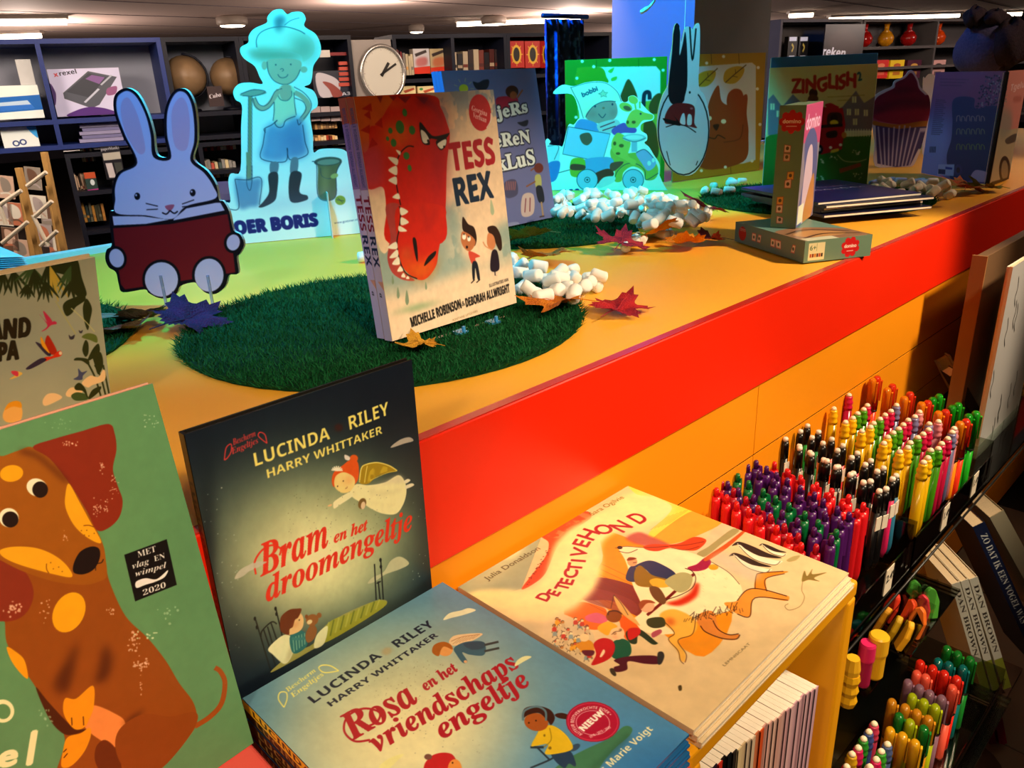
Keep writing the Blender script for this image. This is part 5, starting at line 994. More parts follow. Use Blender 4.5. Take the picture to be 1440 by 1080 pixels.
t = standee('rabbit_cutout', 'white cardboard rabbit cut-out holding a dark red book, on the counter at left', 'cut-out', R_rab, RAB, A, A.mat('rabbit_print', .5), th=.006, sm=True, part='rabbit_panel')
M_clip = mat('clear_clip', 'cfe4f0', .15, .6, 0, trans=.5)
for x in (232, 298):
    a, b = R_rab.loc(x-3, 400); g = MB(); g.box((a-.002, 0, .0005), (a+.002, .05, .003)); g.box((a-.002, 0, .003), (a+.002, .002, .03)); g.build('clear_clip', M_clip, t)
# ---- child in work clothes with spade and bucket
u_ = np.array([np.cos(-.4807), np.sin(-.4807), 0]); o_ = np.array([.778, 1.677, 0])-u_*.02
R_far = Rect(o_[0], o_[1], 0, -.4807, .0, .34, .48)
A = Art(R_far, 'eef2ee', tint=NT); A.v(320, 0, 9)
LN = '26364e'
A.f([(245, 650), (330, 640), (500, 620), (760, 640), (940, 690), (1060, 700), (980, 770), (800, 800), (500, 790), (330, 750)], '8a96b0', .0)
A.f([(370, 600), (365, 500), (420, 410), (560, 350), (740, 340), (900, 380), (1040, 470), (1100, 570), (1080, 690), (960, 780), (930, 700), (760, 640), (520, 640), (400, 640)], 'e6e4d4'); A.f([(860, 480), (1040, 480), (1100, 590), (1070, 700), (960, 780), (920, 690), (800, 640), (820, 560)], '8a8468', .7, 12)
A.f([(245, 655), (330, 625), (520, 620), (760, 645), (930, 700), (800, 760), (480, 770), (330, 740)], '9a9478', .9, 6); A.l([(370, 600), (365, 500), (420, 410), (560, 350), (740, 340), (900, 385), (980, 430)], 8, LN)
A.f([(495, 770), (700, 740), (920, 770), (920, 900), (850, 1010), (740, 1070), (620, 1040), (530, 940)], 'dcb49c'); A.e(465, 830, 34, 55, 'dcb49c'); A.e(965, 880, 45, 40, 'dcb49c'); A.l([(500, 780), (520, 920), (600, 1030), (740, 1070), (860, 1000), (920, 880)], 7, LN); A.l([(635, 940), (660, 975), (700, 985), (745, 970), (765, 940)], 7, LN); A.l([(665, 880), (690, 868), (710, 885), (690, 905)], 6, LN); A.e(610, 820, 8, 10, LN); A.e(800, 815, 8, 10, LN)
A.f([(600, 350), (590, 230), (690, 190), (740, 240), (700, 340), (640, 400)], '5a6a78', .85, 4); A.l([(720, 320), (800, 260), (910, 225)], 6, LN)
A.v(320, 110, 9)
A.f([(640, 140), (700, 90), (800, 90), (860, 170), (840, 250), (870, 480), (720, 560), (660, 620), (590, 590), (580, 400), (590, 290)], 'ecdcbc'); A.f([(690, 90), (790, 90), (810, 180), (770, 270), (690, 270), (660, 180)], 'd8ac94'); A.l([(640, 140), (640, 220), (680, 275), (760, 280), (810, 220), (810, 160)], 7, LN)
A.l([(650, 150), (590, 240), (520, 340), (440, 385), (370, 350), (330, 250)], 62, 'd8ac94'); A.l([(850, 180), (940, 230), (1020, 330), (990, 450), (910, 550)], 62, 'd8ac94')
for q in ([(690, 130), (600, 170), (540, 290), (470, 350), (400, 330), (350, 240)], [(320, 250), (350, 350), (430, 410), (520, 380), (590, 300)], [(840, 110), (960, 180), (1050, 290), (1050, 400), (960, 520)], [(850, 250), (960, 300), (990, 400), (920, 500)], [(590, 300), (590, 420), (575, 540)], [(840, 180), (850, 330), (870, 470)]): A.l(q, 7, LN)
A.f([(480, 640), (600, 560), (640, 620), (720, 580), (860, 480), (960, 560), (990, 780), (1000, 960), (780, 1030), (750, 900), (720, 1050), (430, 1020), (450, 800)], '6c88b8', .85, 5); A.f([(760, 640), (950, 640), (980, 900), (860, 980), (760, 860), (700, 900)], '4a64a0', .5, 14)
for q in ([(480, 640), (450, 830), (430, 1020), (730, 1055), (755, 880), (790, 1030), (1010, 965), (980, 800), (950, 590)], [(480, 690), (465, 640), (560, 590), (630, 530), (600, 570), (640, 620), (700, 610), (740, 530), (860, 480)], [(880, 520), (900, 590), (930, 560)]): A.l(q, 9, LN)
A.f([(165, 200), (330, 140), (480, 170), (470, 200), (340, 225), (190, 225)], 'a8a090'); A.l([(165, 200), (330, 145), (480, 170), (340, 225), (190, 220)], 7, LN); A.l([(285, 230), (280, 1300)], 40, '9a8a6a'); A.l([(265, 230), (255, 1300)], 6, LN); A.l([(310, 230), (305, 1300)], 6, LN)
A.v(260, 140, 5.4)
A.f([(465, 400), (500, 400), (505, 610), (470, 610)], '9a8a6a', sm=False); A.f([(380, 605), (470, 610), (580, 600), (570, 700), (560, 800), (500, 815), (410, 820)], '7088b0', .9, 3); A.l([(380, 605), (470, 610), (580, 600), (565, 800)], 5, LN); A.l([(380, 605), (410, 820), (330, 830)], 5, LN); A.l([(470, 500), (470, 640), (495, 690), (510, 610), (510, 500)], 4, LN)
A.f([(650, 480), (710, 480), (700, 560), (650, 560)], '7a7a88'); A.f([(810, 450), (860, 450), (850, 560), (800, 560)], '7a7a88'); A.f([(635, 570), (705, 560), (700, 700), (680, 770), (600, 815), (560, 815), (600, 770), (640, 700)], '3a3038'); A.f([(800, 565), (885, 560), (870, 700), (930, 730), (920, 765), (800, 770)], '3a3038')
A.f([(995, 470), (1080, 440), (1190, 460), (1150, 560), (1145, 740), (1020, 740), (1010, 520)], '6a6444'); A.e(1085, 470, 105, 34, '4a5248', -4); A.e(1090, 474, 85, 22, '808a7a', -4); A.l([(965, 470), (1000, 500), (1015, 740), (1140, 745), (1150, 560), (1190, 470)], 5, LN); A.l([(1030, 520), (1040, 580), (1100, 600), (1150, 560)], 4, LN); A.e(1135, 580, 30, 18, 'a8a860', -20); A.f([(1050, 520), (1080, 530), (1080, 735), (1045, 735)], 'b0a468', .5, 5)
A.f([(650, 780), (1050, 740), (1300, 720), (1320, 760), (1000, 790), (560, 830)], '6a7ab0', .5, 14); A.e(1180, 765, 40, 36, '8a9a3a'); A.l([(1150, 760), (1210, 770)], 4, LN); A.l([(1160, 745), (1200, 785)], 3, LN)
A.t('BOER BORIS', (310, 1030), (1010, 955), 92, '1c1a6a', 'bold', fat=1.8); A.t('www.gottmer.nl', (1135, 945), (1310, 918), 16, '3a4a7a')
FAR = [(322, 352), (330, 349), (512, 329), (505, 290), (495, 250), (492, 222), (484, 211), (468, 209), (450, 210), (441, 214), (440, 190), (436, 160), (446, 150), (446, 138), (440, 127), (428, 122), (436, 118), (439, 108), (441, 92), (450, 78), (451, 64), (444, 48), (428, 37), (430, 26), (424, 17), (411, 17), (404, 20), (396, 13), (384, 15), (376, 24), (375, 32), (358, 40), (350, 50), (349, 60), (339, 66), (338, 74), (344, 83), (358, 93), (365, 108), (369, 118), (352, 116), (336, 118), (328, 128), (331, 140), (340, 148), (339, 180), (338, 240), (325, 244), (321, 256), (324, 284), (316, 290)]
t = standee('child_cutout', 'tall cardboard cut-out of a child with spade and bucket, lit cyan, behind the rabbit', 'cut-out', R_far, FAR, A, A.mat('farm_child_print', .5), th=.006, part='child_panel')
a, b = R_far.loc(462, 300); g = MB(); g.box((a, 0, 0), (a+.002, .10, .03)); g.build('support_fin', mat('card_edge', 'd8d4cc', .7), t)
# ---- child with pointed cap in a toy car
R_bob = Rect(1.783, 1.667, 0, -1.07, 0, .36, .31)
A = Art(R_bob, 'eef4f0', tint=NT, res=1.6); A.v(770, 105, 6.356)
A.f([(60, 165), (130, 98), (230, 108), (330, 78), (430, 65), (530, 78), (620, 150), (650, 240), (500, 235), (400, 290), (340, 390), (290, 340), (250, 230), (200, 165)], 'eef2d0'); A.l([(205, 110), (240, 180), (280, 260), (320, 390)], 4, LN); A.l([(210, 115), (330, 80), (430, 66), (530, 80), (620, 150), (660, 240)], 4, LN)
A.f([(340, 370), (400, 290), (500, 240), (600, 240), (625, 330), (590, 400), (480, 435), (390, 420)], 'c09488'); A.l([(340, 380), (400, 290), (500, 240), (610, 240)], 5, LN); A.e(425, 283, 8, 10, LN); A.e(580, 265, 8, 10, LN); A.l([(455, 350), (490, 385), (520, 350)], 6, LN); A.e(500, 298, 12, 9, 'a86a50'); A.e(400, 350, 34, 26, 'b86a60', 0, .6, 6); A.e(590, 340, 30, 26, 'b86a60', 0, .6, 6)
A.t('bobbi', (315, 200), (450, 140), 40, '3a5a78', '', fat=.5); A.f([(455, 170), (480, 160), (495, 135), (510, 158), (540, 160), (520, 178), (530, 200), (500, 190), (475, 200), (478, 180)], 'c8d0a8'); A.l([(455, 170), (480, 160), (495, 135), (510, 158), (540, 160), (520, 178), (530, 200), (500, 190), (475, 200), (478, 180), (455, 170)], 3, LN, sm=False)
A.f([(240, 470), (290, 400), (380, 410), (440, 440), (460, 500), (400, 560), (300, 540), (250, 560)], '6a90d0'); A.f([(450, 440), (610, 400), (650, 460), (580, 520), (470, 510)], 'd0c8c8'); A.l([(470, 470), (600, 420)], 9, '8a3040'); A.l([(490, 500), (610, 460)], 9, '8a3040')
A.f([(185, 470), (560, 520), (490, 780), (135, 710)], 'a8c8e8', sm=False); A.l([(185, 465), (560, 530), (490, 780), (135, 710), (185, 465)], 5, LN, sm=False); A.f([(290, 540), (370, 520), (400, 580), (360, 630), (310, 610)], '7a5240')
A.f([(560, 700), (600, 640), (700, 700), (800, 700), (940, 760), (990, 850), (960, 930), (880, 940), (850, 860), (760, 820), (680, 870), (660, 950), (600, 950), (600, 850)], 'b8b444'); A.f([(790, 700), (870, 670), (930, 720), (970, 800), (900, 860), (840, 790)], 'a8a8d8'); A.l([(600, 950), (620, 870), (700, 800), (800, 800), (870, 860), (880, 940), (990, 880)], 5, LN); A.l([(790, 700), (870, 670), (960, 760)], 5, LN); A.e(908, 792, 18, 22, 'e0e8e8'); A.e(945, 765, 14, 20, 'e0e8e8')
A.f([(330, 760), (560, 740), (580, 830), (440, 880), (360, 870)], '70a0d8'); A.f([(570, 790), (680, 780), (600, 860), (560, 850)], '8a4434'); A.f([(400, 900), (540, 840), (590, 900), (440, 975)], '7a2c20'); A.f([(440, 1000), (500, 920), (600, 910), (590, 960), (480, 1010)], 'd0dce0'); A.f([(215, 760), (330, 760), (320, 900), (210, 900)], 'a8b030'); A.f([(215, 800), (330, 810), (322, 850), (212, 850)], '7a3828')
for cx, cy in ((355, 940), (765, 940)): A.e(cx, cy, 96, 96, LN); A.e(cx, cy, 91, 91, '9cc4e4'); A.e(cx, cy, 26, 26, LN); A.e(cx, cy, 21, 21, '9cc4e4'); A.e(cx, cy, 9, 9, LN)
A.f([(700, 440), (740, 340), (800, 310), (870, 340), (940, 360), (930, 400), (850, 410), (800, 470), (740, 480)], 'c8c450'); A.e(700, 290, 60, 38, 'c8c450', 20); A.e(712, 300, 36, 20, '8a5a3a', 20); A.e(765, 225, 45, 34, 'c8c450', 30); A.l([(790, 310), (780, 250)], 14, 'c8c450'); A.l([(825, 300), (825, 240)], 14, 'c8c450'); A.e(832, 350, 8, 10, LN); A.e(770, 425, 18, 14, '6a5a24'); A.e(716, 425, 12, 16, '6a5a24')
A.f([(575, 490), (680, 430), (720, 470), (790, 480), (780, 520), (680, 520), (600, 540)], '7a50b0'); A.f([(590, 560), (640, 520), (740, 600), (720, 720), (790, 770), (770, 810), (690, 760), (600, 710), (570, 640)], 'c8c450'); A.e(660, 635, 22, 16, '6a5a24'); A.e(600, 615, 14, 18, '6a5a24'); A.e(630, 705, 20, 12, '6a5a24'); A.e(775, 565, 105, 36, 'b0c8d0'); A.e(775, 560, 80, 20, 'dfe8e8'); A.l([(775, 600), (775, 690)], 50, 'a0b8d0'); A.l([(670, 565), (775, 600), (880, 565)], 4, LN)
A.f([(0, 640), (100, 640), (100, 800), (40, 960), (-10, 940)], 'c8dce8'); A.l([(0, 640), (100, 640), (60, 760)], 4, LN); A.l([(50, 890), (200, 850)], 5, LN); A.f([(0, 800), (110, 780), (80, 930), (10, 950)], '4a78c8')
A.t('UITMA', (-20, 1080), (300, 1055), 34, '1c2a8a', 'bold', fat=1)
BOB = [(-40, 1140), (-40, 740), (-20, 600), (0, 572), (25, 600), (15, 625), (100, 635), (138, 630), (185, 452), (232, 448), (270, 400), (285, 380), (270, 290), (215, 175), (50, 170), (128, 92), (230, 102), (330, 72), (430, 58), (530, 72), (625, 140), (668, 238), (715, 238), (722, 200), (760, 185), (800, 205), (850, 270), (905, 330), (950, 365), (940, 405), (870, 425), (835, 450), (835, 500), (885, 535), (888, 585), (865, 610), (908, 650), (950, 720), (1000, 800), (1000, 900), (998, 1140)]
standee('toy_car_cutout', 'cyan-lit cardboard cut-out of a child with pointed cap driving a toy car', 'cut-out', R_bob, BOB, A, A.mat('toy_car_print', .5), (770, 105, 6.356), .005, part='toy_car_panel')
# ---- two big picture boards behind
R_grn = Rect(1.872, 1.652, .002, -.7021, .02, .306, .362)
A = Art(R_grn, '2f8a1c', tint=NT); A.v(720, 0, 4)
A.f([(365, 400), (400, 378), (810, 372), (835, 400), (835, 980), (380, 980)], 'dfe8e4', sm=False); A.f([(365, 400), (380, 380), (500, 380), (530, 430), (530, 470), (365, 480)], '5a9a1c'); A.f([(370, 620), (830, 560), (835, 980), (375, 980)], '9ab83a', sm=False)
A.f([(610, 560), (625, 500), (655, 445), (690, 500), (705, 565), (660, 590)], '5a4a1c'); A.f([(770, 600), (800, 540), (840, 530), (860, 620), (790, 640)], '5a4a1c'); A.f([(740, 700), (790, 680), (820, 760), (820, 880), (760, 900)], '5a4a1c'); A.l([(740, 600), (745, 530), (770, 520), (775, 560)], 22, '1c2a3c')
for x, y in ((395, 345), (550, 340), (800, 335), (460, 375), (850, 395), (365, 440), (360, 660)): A.e(x, y, 9, 9, 'e8eef0')
A.l([(475, 335), (475, 385)], 3, '1c5a12'); A.l([(712, 330), (712, 375)], 3, '1c5a12'); A.f([(540, 400), (575, 380), (560, 410)], '6ac03a'); A.f([(560, 440), (590, 430), (585, 450), (560, 455)], '6ac03a')
def board(lab, R, m, th=.006):
    t = thing('picture_board', lab, 'picture board', R.M); g = MB(); g.box((0, 0, -th), (R.w, R.h, 0), 1, mf=0, uvf=UVQ); g.build('board', [m, mat('board_back', '8a7a5a', .7)], t, bevel=.001)
    g = MB(); g.box((R.w*.45, 0, -.07), (R.w*.55, .03, -th)); g.build('foot_strut', mat('board_back', '8a7a5a', .7), t)
board('green-framed picture board behind the cyan toy car cut-out', R_grn, A.mat('green_board_print', .45))
R_gld = Rect(2.112, 1.428, .002, -.1771, .02, .41, .365)
A = Art(R_gld, 'a87a1c', tint=(1, .9, .8)); A.v(720, 0, 4)
A.f([(960, 380), (1350, 352), (1372, 370), (1370, 900), (1300, 920), (900, 950), (880, 400)], 'c4bcc0', sm=False)
for x, y, s_ in ((1095, 440, 1), (1250, 420, 1.1)):
    A.f([(x-52*s_, y+40), (x-45*s_, y-20), (x+5, y-42*s_), (x+50*s_, y-38), (x+40*s_, y+10), (x, y+45*s_)], 'b08a1c'); A.l([(x-45*s_, y+45), (x, y), (x+62*s_, y-56)], 5, '4a3008'); A.l([(x-10, y+8), (x+20, y+14)], 3, '4a3008'); A.l([(x+8, y-8), (x+6, y-30)], 3, '4a3008')
A.f([(1060, 940), (1090, 700), (1110, 570), (1160, 480), (1180, 570), (1240, 590), (1320, 530), (1320, 640), (1330, 760), (1300, 910)], '8a3a14'); A.f([(1210, 590), (1215, 530), (1250, 500), (1290, 510), (1300, 560), (1250, 600)], '8a3a14'); A.e(1190, 683, 15, 13, 'd8c8a0'); A.e(1112, 665, 12, 13, 'd8c8a0'); A.f([(1130, 705), (1165, 700), (1150, 735)], '2a1408'); A.l([(1100, 770), (1140, 780), (1160, 760), (1200, 780)], 5, '2a1408'); A.l([(1190, 800), (1280, 780), (1300, 700)], 4, '5a2008')
for x, y in ((1190, 318), (1095, 355), (1385, 380), (1380, 500), (1350, 905), (1200, 940), (1065, 960), (890, 990), (1395, 700)): A.e(x, y, 9, 9, 'e0d4c4')
for x in (1120, 1275, 1230, 1010): A.l([(x, 300), (x+3, 360)] if x in (1120, 1275) else [(x, 940), (x+3, 990)], 3, '5a3c0c')
board('gold-framed picture board with a brown bear and two leaves', R_gld, A.mat('gold_board_print', .45))
# ---- hanging egg-shaped card
p0 = ony(960, 247, 1.2); R_hang = Rect(p0[0]-.06*math.cos(-.75)-.02, 1.2+.06*math.sin(.75), p0[2]-.005, -.75, 0, .17, .36)
A = Art(R_hang, 'cfd8ee', tint=NT, res=1.6); A.v(720, 0, 4)
A.a[:] = rgb('dfe4f2'); A.e(965, 735, 146, 252, K_); A.e(965, 735, 139, 245, 'd4dcf0')
A.f([(880, 480), (900, 300), (905, 200), (925, 135), (945, 180), (942, 310), (960, 250), (975, 180), (985, 300), (985, 480), (965, 570), (915, 590), (885, 560)], '15121c'); A.f([(985, 480), (1000, 300), (1000, 200), (1018, 155), (1018, 330), (1030, 200), (1045, 140), (1055, 200), (1050, 480), (1030, 590), (990, 600), (970, 560)], 'dfe4f2'); A.l([(1000, 150), (1015, 340), (1035, 160)], 8, K_)
A.f([(865, 640), (900, 590), (960, 580), (1025, 600), (1025, 690), (1040, 720), (990, 710), (900, 700), (860, 690)], '7a1c20'); A.f([(850, 665), (875, 690), (950, 705), (900, 640), (925, 680)], K_); A.f([(945, 690), (955, 645), (970, 640), (975, 700)], 'dfe4f2'); A.f([(985, 700), (990, 645), (1010, 650), (1010, 700)], 'dfe4f2'); A.l([(865, 715), (920, 700), (980, 710), (1035, 745)], 5, K_); A.e(1000, 520, 5, 7, K_); A.e(1010, 610, 9, 6, 'c86a78'); A.l([(870, 850), (890, 930)], 4, K_); A.l([(1035, 930), (1045, 905)], 4, K_)
HG = [(925, 130), (945, 155), (950, 235), (962, 200), (975, 155), (1000, 150), (1018, 165), (1035, 135), (1056, 145), (1056, 300), (1050, 480), (1085, 540), (1108, 640), (1110, 760), (1085, 880), (1030, 970), (965, 988), (900, 960), (845, 880), (818, 760), (820, 640), (845, 540), (880, 470), (885, 350), (903, 250), (908, 170)]
t = standee('hanging_card', 'egg-shaped hanging card with a dark and a white rabbit-eared figure', 'hanging card', R_hang, HG, A, A.mat('egg_print', .45), (720, 0, 4), .006, edge=mat('wood_edge', 'e8a850', .6), part='egg_panel')
a, b = R_hang.loc(963, 42); g = MB(); g.tube([(a, b, -.003), (a, (.995-R_hang.o[2]), -.003)], .0007, 6); g.build('thread', mat('white_thread', 'e8f0f4', .5), t)
q0 = ony(922, -30, 1.3); q1 = ony(920, 2, 1.3); q2 = ony(913, 10, 1.3); q3 = ony(902, 17, 1.3)
t = thing('hanging_cable', 'white cable end hanging from the ceiling in front of the pillar', 'cable', (q0[0], 1.3, 1.0)); L = lambda p: tuple(np.array(p)-np.array([q0[0], 1.3, 1.0]))
g = MB(); g.tube([(0, 0, 0), L(q0), L(q1), L(q2)], .0035, 8); g.build('cord', mat('white_cord', 'e8eef2', .4), t, True); g = MB(); g.tube([L(q2), L((q2+q3)/2), L(q3)], [.0035, .006, .005], 8); g.build('connector', mat('white_cord', 'e8eef2', .4), t, True)
# ---- game box with bus
def box3(name, lab, cat, M, w, h, d, front, sides, group=None, left=None, right=None, top=None):
    """carton: z=0 is the printed face; left/right/top prints optional"""
    t = thing(name, lab, cat, M, group); g = MB()
    g.box((0, 0, -d*.62), (w, h, 0), 1, mf=0, uvf=UVQ)
    g.build('lid', [front, sides], t, bevel=.0008); g = MB(); g.box((.0012, .0012, -d), (w-.0012, h-.0012, -d*.62)); g.build('base', sides, t)
    for nm, m, M2, w2, h2 in (('left_print', left, frame((-.0003, 0, -d), (0, 0, 1), (0, 1, 0)), d, h), ('right_print', right, frame((w+.0003, 0, 0), (0, 0, -1), (0, 1, 0)), d, h), ('bottom_print', top, frame((0, -.0003, -d), (1, 0, 0), (0, 0, 1)), w, d)):
        if m: g = MB(); g.box((0, 0, -.0002), (w2, h2, 0), 0, M=M2, mf=0, uvf=UVQ); g.build(nm, [m], t)
    return t
R_zin = Rect(2.062, 1.098, .012, -.967, .107, .271, .31)
A = Art(R_zin, 'd2bb78', tint=(1, .88, .72)); A.v(1080, 0, 4)
A.f([(0, 560), (30, 530), (80, 600), (140, 530), (200, 590), (240, 540), (300, 600), (380, 620), (420, 600), (495, 510), (540, 580), (620, 530), (620, 780), (0, 760)], '7a6a6e', sm=False)
for x, y in ((455, 630), (500, 630), (550, 635), (490, 685), (485, 560), (25, 600), (60, 640), (330, 640)): A.f([(x-12, y-18), (x+12, y-18), (x+12, y+18), (x-12, y+18)], 'e4d69a', sm=False); A.l([(x, y-18), (x, y+18)], 3, '7a6a6e')
A.f([(-20, 780), (240, 770), (430, 745), (600, 760), (640, 780), (600, 1100), (-20, 1100)], '3f6a1e'); A.f([(400, 740), (580, 735), (580, 760), (400, 768)], 'e8e0b0', .9)
for k in range(12): A.l([(405+k*15, 725), (405+k*15, 768)], 6, 'e8e0b0')
A.f([(215, 640), (280, 600), (420, 610), (435, 700), (415, 840), (300, 870), (270, 850), (210, 840)], 'b8141c', sm=False); A.f([(220, 650), (275, 640), (275, 695), (220, 700)], 'e4d8c0', sm=False); A.f([(335, 650), (360, 632), (412, 640), (412, 700), (338, 705)], '402018'); A.e(372, 665, 20, 24, '2a120c'); A.e(372, 690, 24, 16, 'e8c030'); A.f([(330, 745), (385, 735), (385, 770), (335, 775)], '3a1810'); A.f([(275, 705), (420, 695), (420, 712), (275, 722)], '2a1410', sm=False); A.e(290, 840, 20, 26, '15100e'); A.e(290, 840, 8, 11, 'c8c0b0'); A.e(352, 830, 10, 9, 'e8e0c0'); A.e(408, 815, 10, 9, 'e8e0c0'); A.f([(355, 845), (395, 835), (395, 850), (358, 860)], 'd8b840'); A.f([(320, 590), (350, 580), (375, 590), (400, 605), (350, 612)], 'b8141c')
A.e(427, 760, 14, 18, 'c87a30'); A.e(255, 525, 24, 28, '3a1c12'); A.f([(225, 560), (245, 530), (280, 545), (275, 570)], '5a3018'); A.f([(400, 950), (520, 915), (525, 935), (405, 975)], '9a4a24', sm=False); A.l([(390, 870), (430, 905), (500, 910), (555, 895)], 4, 'c8c080')
for x, y in ((300, 905), (370, 885), (490, 860), (500, 990), (300, 1000)): speck(A, lambda g_: (x+14*g_.normal(), y+10*g_.normal()), 9, 4, 'd8d09a', int(x))
A.t('ZINGLISH', (135, 522), (492, 485), 74, 'b0281c', fat=1.3, dy=lambda x: .12*np.sin(x*23))
A.t('2', (508, 455), (528, 450), 46, '28505a', '', fat=.5); A.l([(335, 546), (440, 541), (545, 535)], 4, '8a6a30', .6); A.l([(390, 566), (470, 562)], 4, '8a6a30', .6)
box3('song_book_box', 'yellow and green box with a red bus printed on its front', 'game box', R_zin.M, R_zin.w, R_zin.h, .02, A.mat('bus_box_print', .4), mat('pale_blue_card', '7aa8b8', .5))
R2 = back_of(R_zin, .03, .004, 1); S = sheet(.27, .34, '8fb0c0', 120); S.f([(0, 0), (1, 0), (1, .14), (0, .14)], '3a78b0', sm=False)
box3('picture_box', 'blue-topped box standing directly behind the bus box', 'game box', frame(R2.o+R2.u*.006, R2.u, R2.v), .27, .34, .03, S.mat('blue_box_print'), mat('pale_blue_card', '7aa8b8', .5))
# ---- domino boxes
SG = '6f8a72'
def dom_side(w, h, vert):
    S = sheet(w, h, SG, 200 if not vert else 90); n = 4
    return S
A1 = Art(Rect(1.5, .8, 0, -1.5, 0, .054, .216), SG, W=110, H=440, tint=NT); A1.sheet = True
A1.e(.5, .13, .40, .075, 'c81e1c'); 
for k in range(8): a = k*PI/4; A1.e(.5+.36*math.cos(a), .13+.065*math.sin(a), .12, .03, 'c81e1c')
A1.t('domino', (.16, .14), (.84, .14), .03, 'f4d8c8', '', fat=.8); A1.l([(.3, .165), (.7, .165)], .006, 'f4d8c8')
for x, y, r, c in ((.42, .34, .12, 'e8c8b0'), (.42, .41, .1, 'd8b8a0'), (.62, .56, .0, 'e8b050'), (.55, .63, -.1, 'e8c0b0'), (.3, .77, 0, 'e8a850'), (.3, .84, 0, 'e4c8b8'), (.35, .93, .15, 'e8c0b4')):
    A1.f([(x-.13, y-.03), (x+.13, y-.035+r*.1), (x+.13, y+.035), (x-.13, y+.035)], 'b0504a', sm=False); A1.f([(x-.11, y-.026), (x+.11, y-.03+r*.1), (x+.11, y+.03), (x-.11, y+.03)], c, sm=False); A1.e(x, y, .06, .015, '5a4a3a')
m_dl = A1.mat('domino_side_print', .35)
S = sheet(.16, .216, '8a7a80', 220); S.f([(0, 0), (1, 0), (1, .35), (0, .3)], 'b8486a', sm=False); S.glow((.4, .7), 30, 60, '4a3050', .9) if False else None
S.f([(.1, .3), (.5, .2), (.9, .4), (.95, 1), (.0, 1), (.2, .6)], '5a5880'); S.f([(.3, .4), (.55, .35), (.7, .6), (.65, 1), (.3, 1), (.2, .7)], 'c8a8b0'); S.f([(.4, .85), (.8, .6), (.95, .9), (.8, 1), (.4, 1)], 'b8783c'); S.t('domino', (.08, .2), (.9, .2), .12, 'e8b8c8', '', fat=1); S.f([(.05, .82), (.35, .82), (.35, .98), (.05, .98)], 'e0d4b0', sm=False)
m_df = S.mat('domino_front_print', .35); m_ds = mat('sage_card', SG, .4)
FL = Flat(1.303, .607, .0405, -.5, .137, .222)
S = sheet(.137, .222, '6a5a3a', 220); S.f([(0, 0), (1, 0), (1, .7), (.6, .8), (0, .6)], '6c8a78', sm=False); S.f([(.0, .6), (.3, .5), (.7, .55), (1, .75), (.9, 1), (.2, 1), (0, .9)], '9a6a4a'); S.f([(.1, .75), (.5, .65), (.8, .85), (.3, .9)], 'c88a50'); S.l([(.05, .7), (.5, .6), (.9, .8)], .03, '4a2c1c'); S.l([(.1, .9), (.5, .8), (.95, .9)], .03, '4a2c1c'); S.f([(.04, .9), (.5, .9), (.5, 1), (.04, 1)], 'ddd0a8', sm=False)
A2 = Art(Rect(0, 0, 0, 0, 0, .137, .038), SG, W=280, H=78, tint=NT); A2.sheet = True
A2.f([(.06, .12), (.3, .12), (.3, .92), (.06, .92)], 'e2d8a8', sm=False); A2.t('6+', (.08, .45), (.17, .45), .22, '3a5a3a', ''); A2.l([(.18, .15), (.18, .5)], .006, '8a9a6a')
for k in range(6): A2.f([(.085+k*.033, .62), (.11+k*.033, .62), (.11+k*.033, .78), (.085+k*.033, .78)], ['b8501c', '7a2a14', 'c87a1c', '5a2a1c', 'b8401c', '3a2418'][k], sm=False)
A2.e(.68, .48, .11, .36, 'd02020')
for k in range(8): a = k*PI/4+.3; A2.e(.68+.10*math.cos(a), .48+.34*math.sin(a), .04, .14, 'd02020')
A2.t('domino', (.59, .5), (.77, .5), .16, 'f4d8c8', '', fat=.8); A2.l([(.63, .66), (.73, .66)], .03, 'f4d8c8')
A3 = Art(Rect(0, 0, 0, 0, 0, .038, .222), '66808c', W=80, H=460, tint=NT); A3.sheet = True   # printed sideways
A3.e(.5, .12, .36, .06, 'b81e28'); A3.t('domino', (.62, .08), (.62, .165), .2, 'f0d0c8', '')
for y, r in ((.3, 0), (.38, .08), (.58, 0), (.66, -.1), (.86, .1)): A3.f([(.3, y-.03), (.7, y-.03+r*.2), (.7, y+.03), (.3, y+.03-r*.1)], 'c05a6a', sm=False); A3.f([(.34, y-.025), (.66, y-.025+r*.2), (.66, y+.025), (.34, y+.025-r*.1)], 'e4d0d4', sm=False); A3.e(.5, y, .08, .012, '3a4a5a')
box3('domino_box', 'flat-lying sage green domino box at the edge of the yellow counter', 'game box', FL.M, FL.w, FL.h, .038, S.mat('domino_top_print', .3), m_ds, 'domino boxes', left=A3.mat('domino_left_print', .35), top=A2.mat('domino_end_print', .35))
Mu = frame((1.398, .672, .0415), (math.cos(.26), math.sin(.26), 0), (0, 0, 1))
box3('domino_box', 'tall sage green domino box standing upright on the flat one', 'game box', Mu, .158, .216, .046, m_df, m_ds, 'domino boxes', left=m_dl)
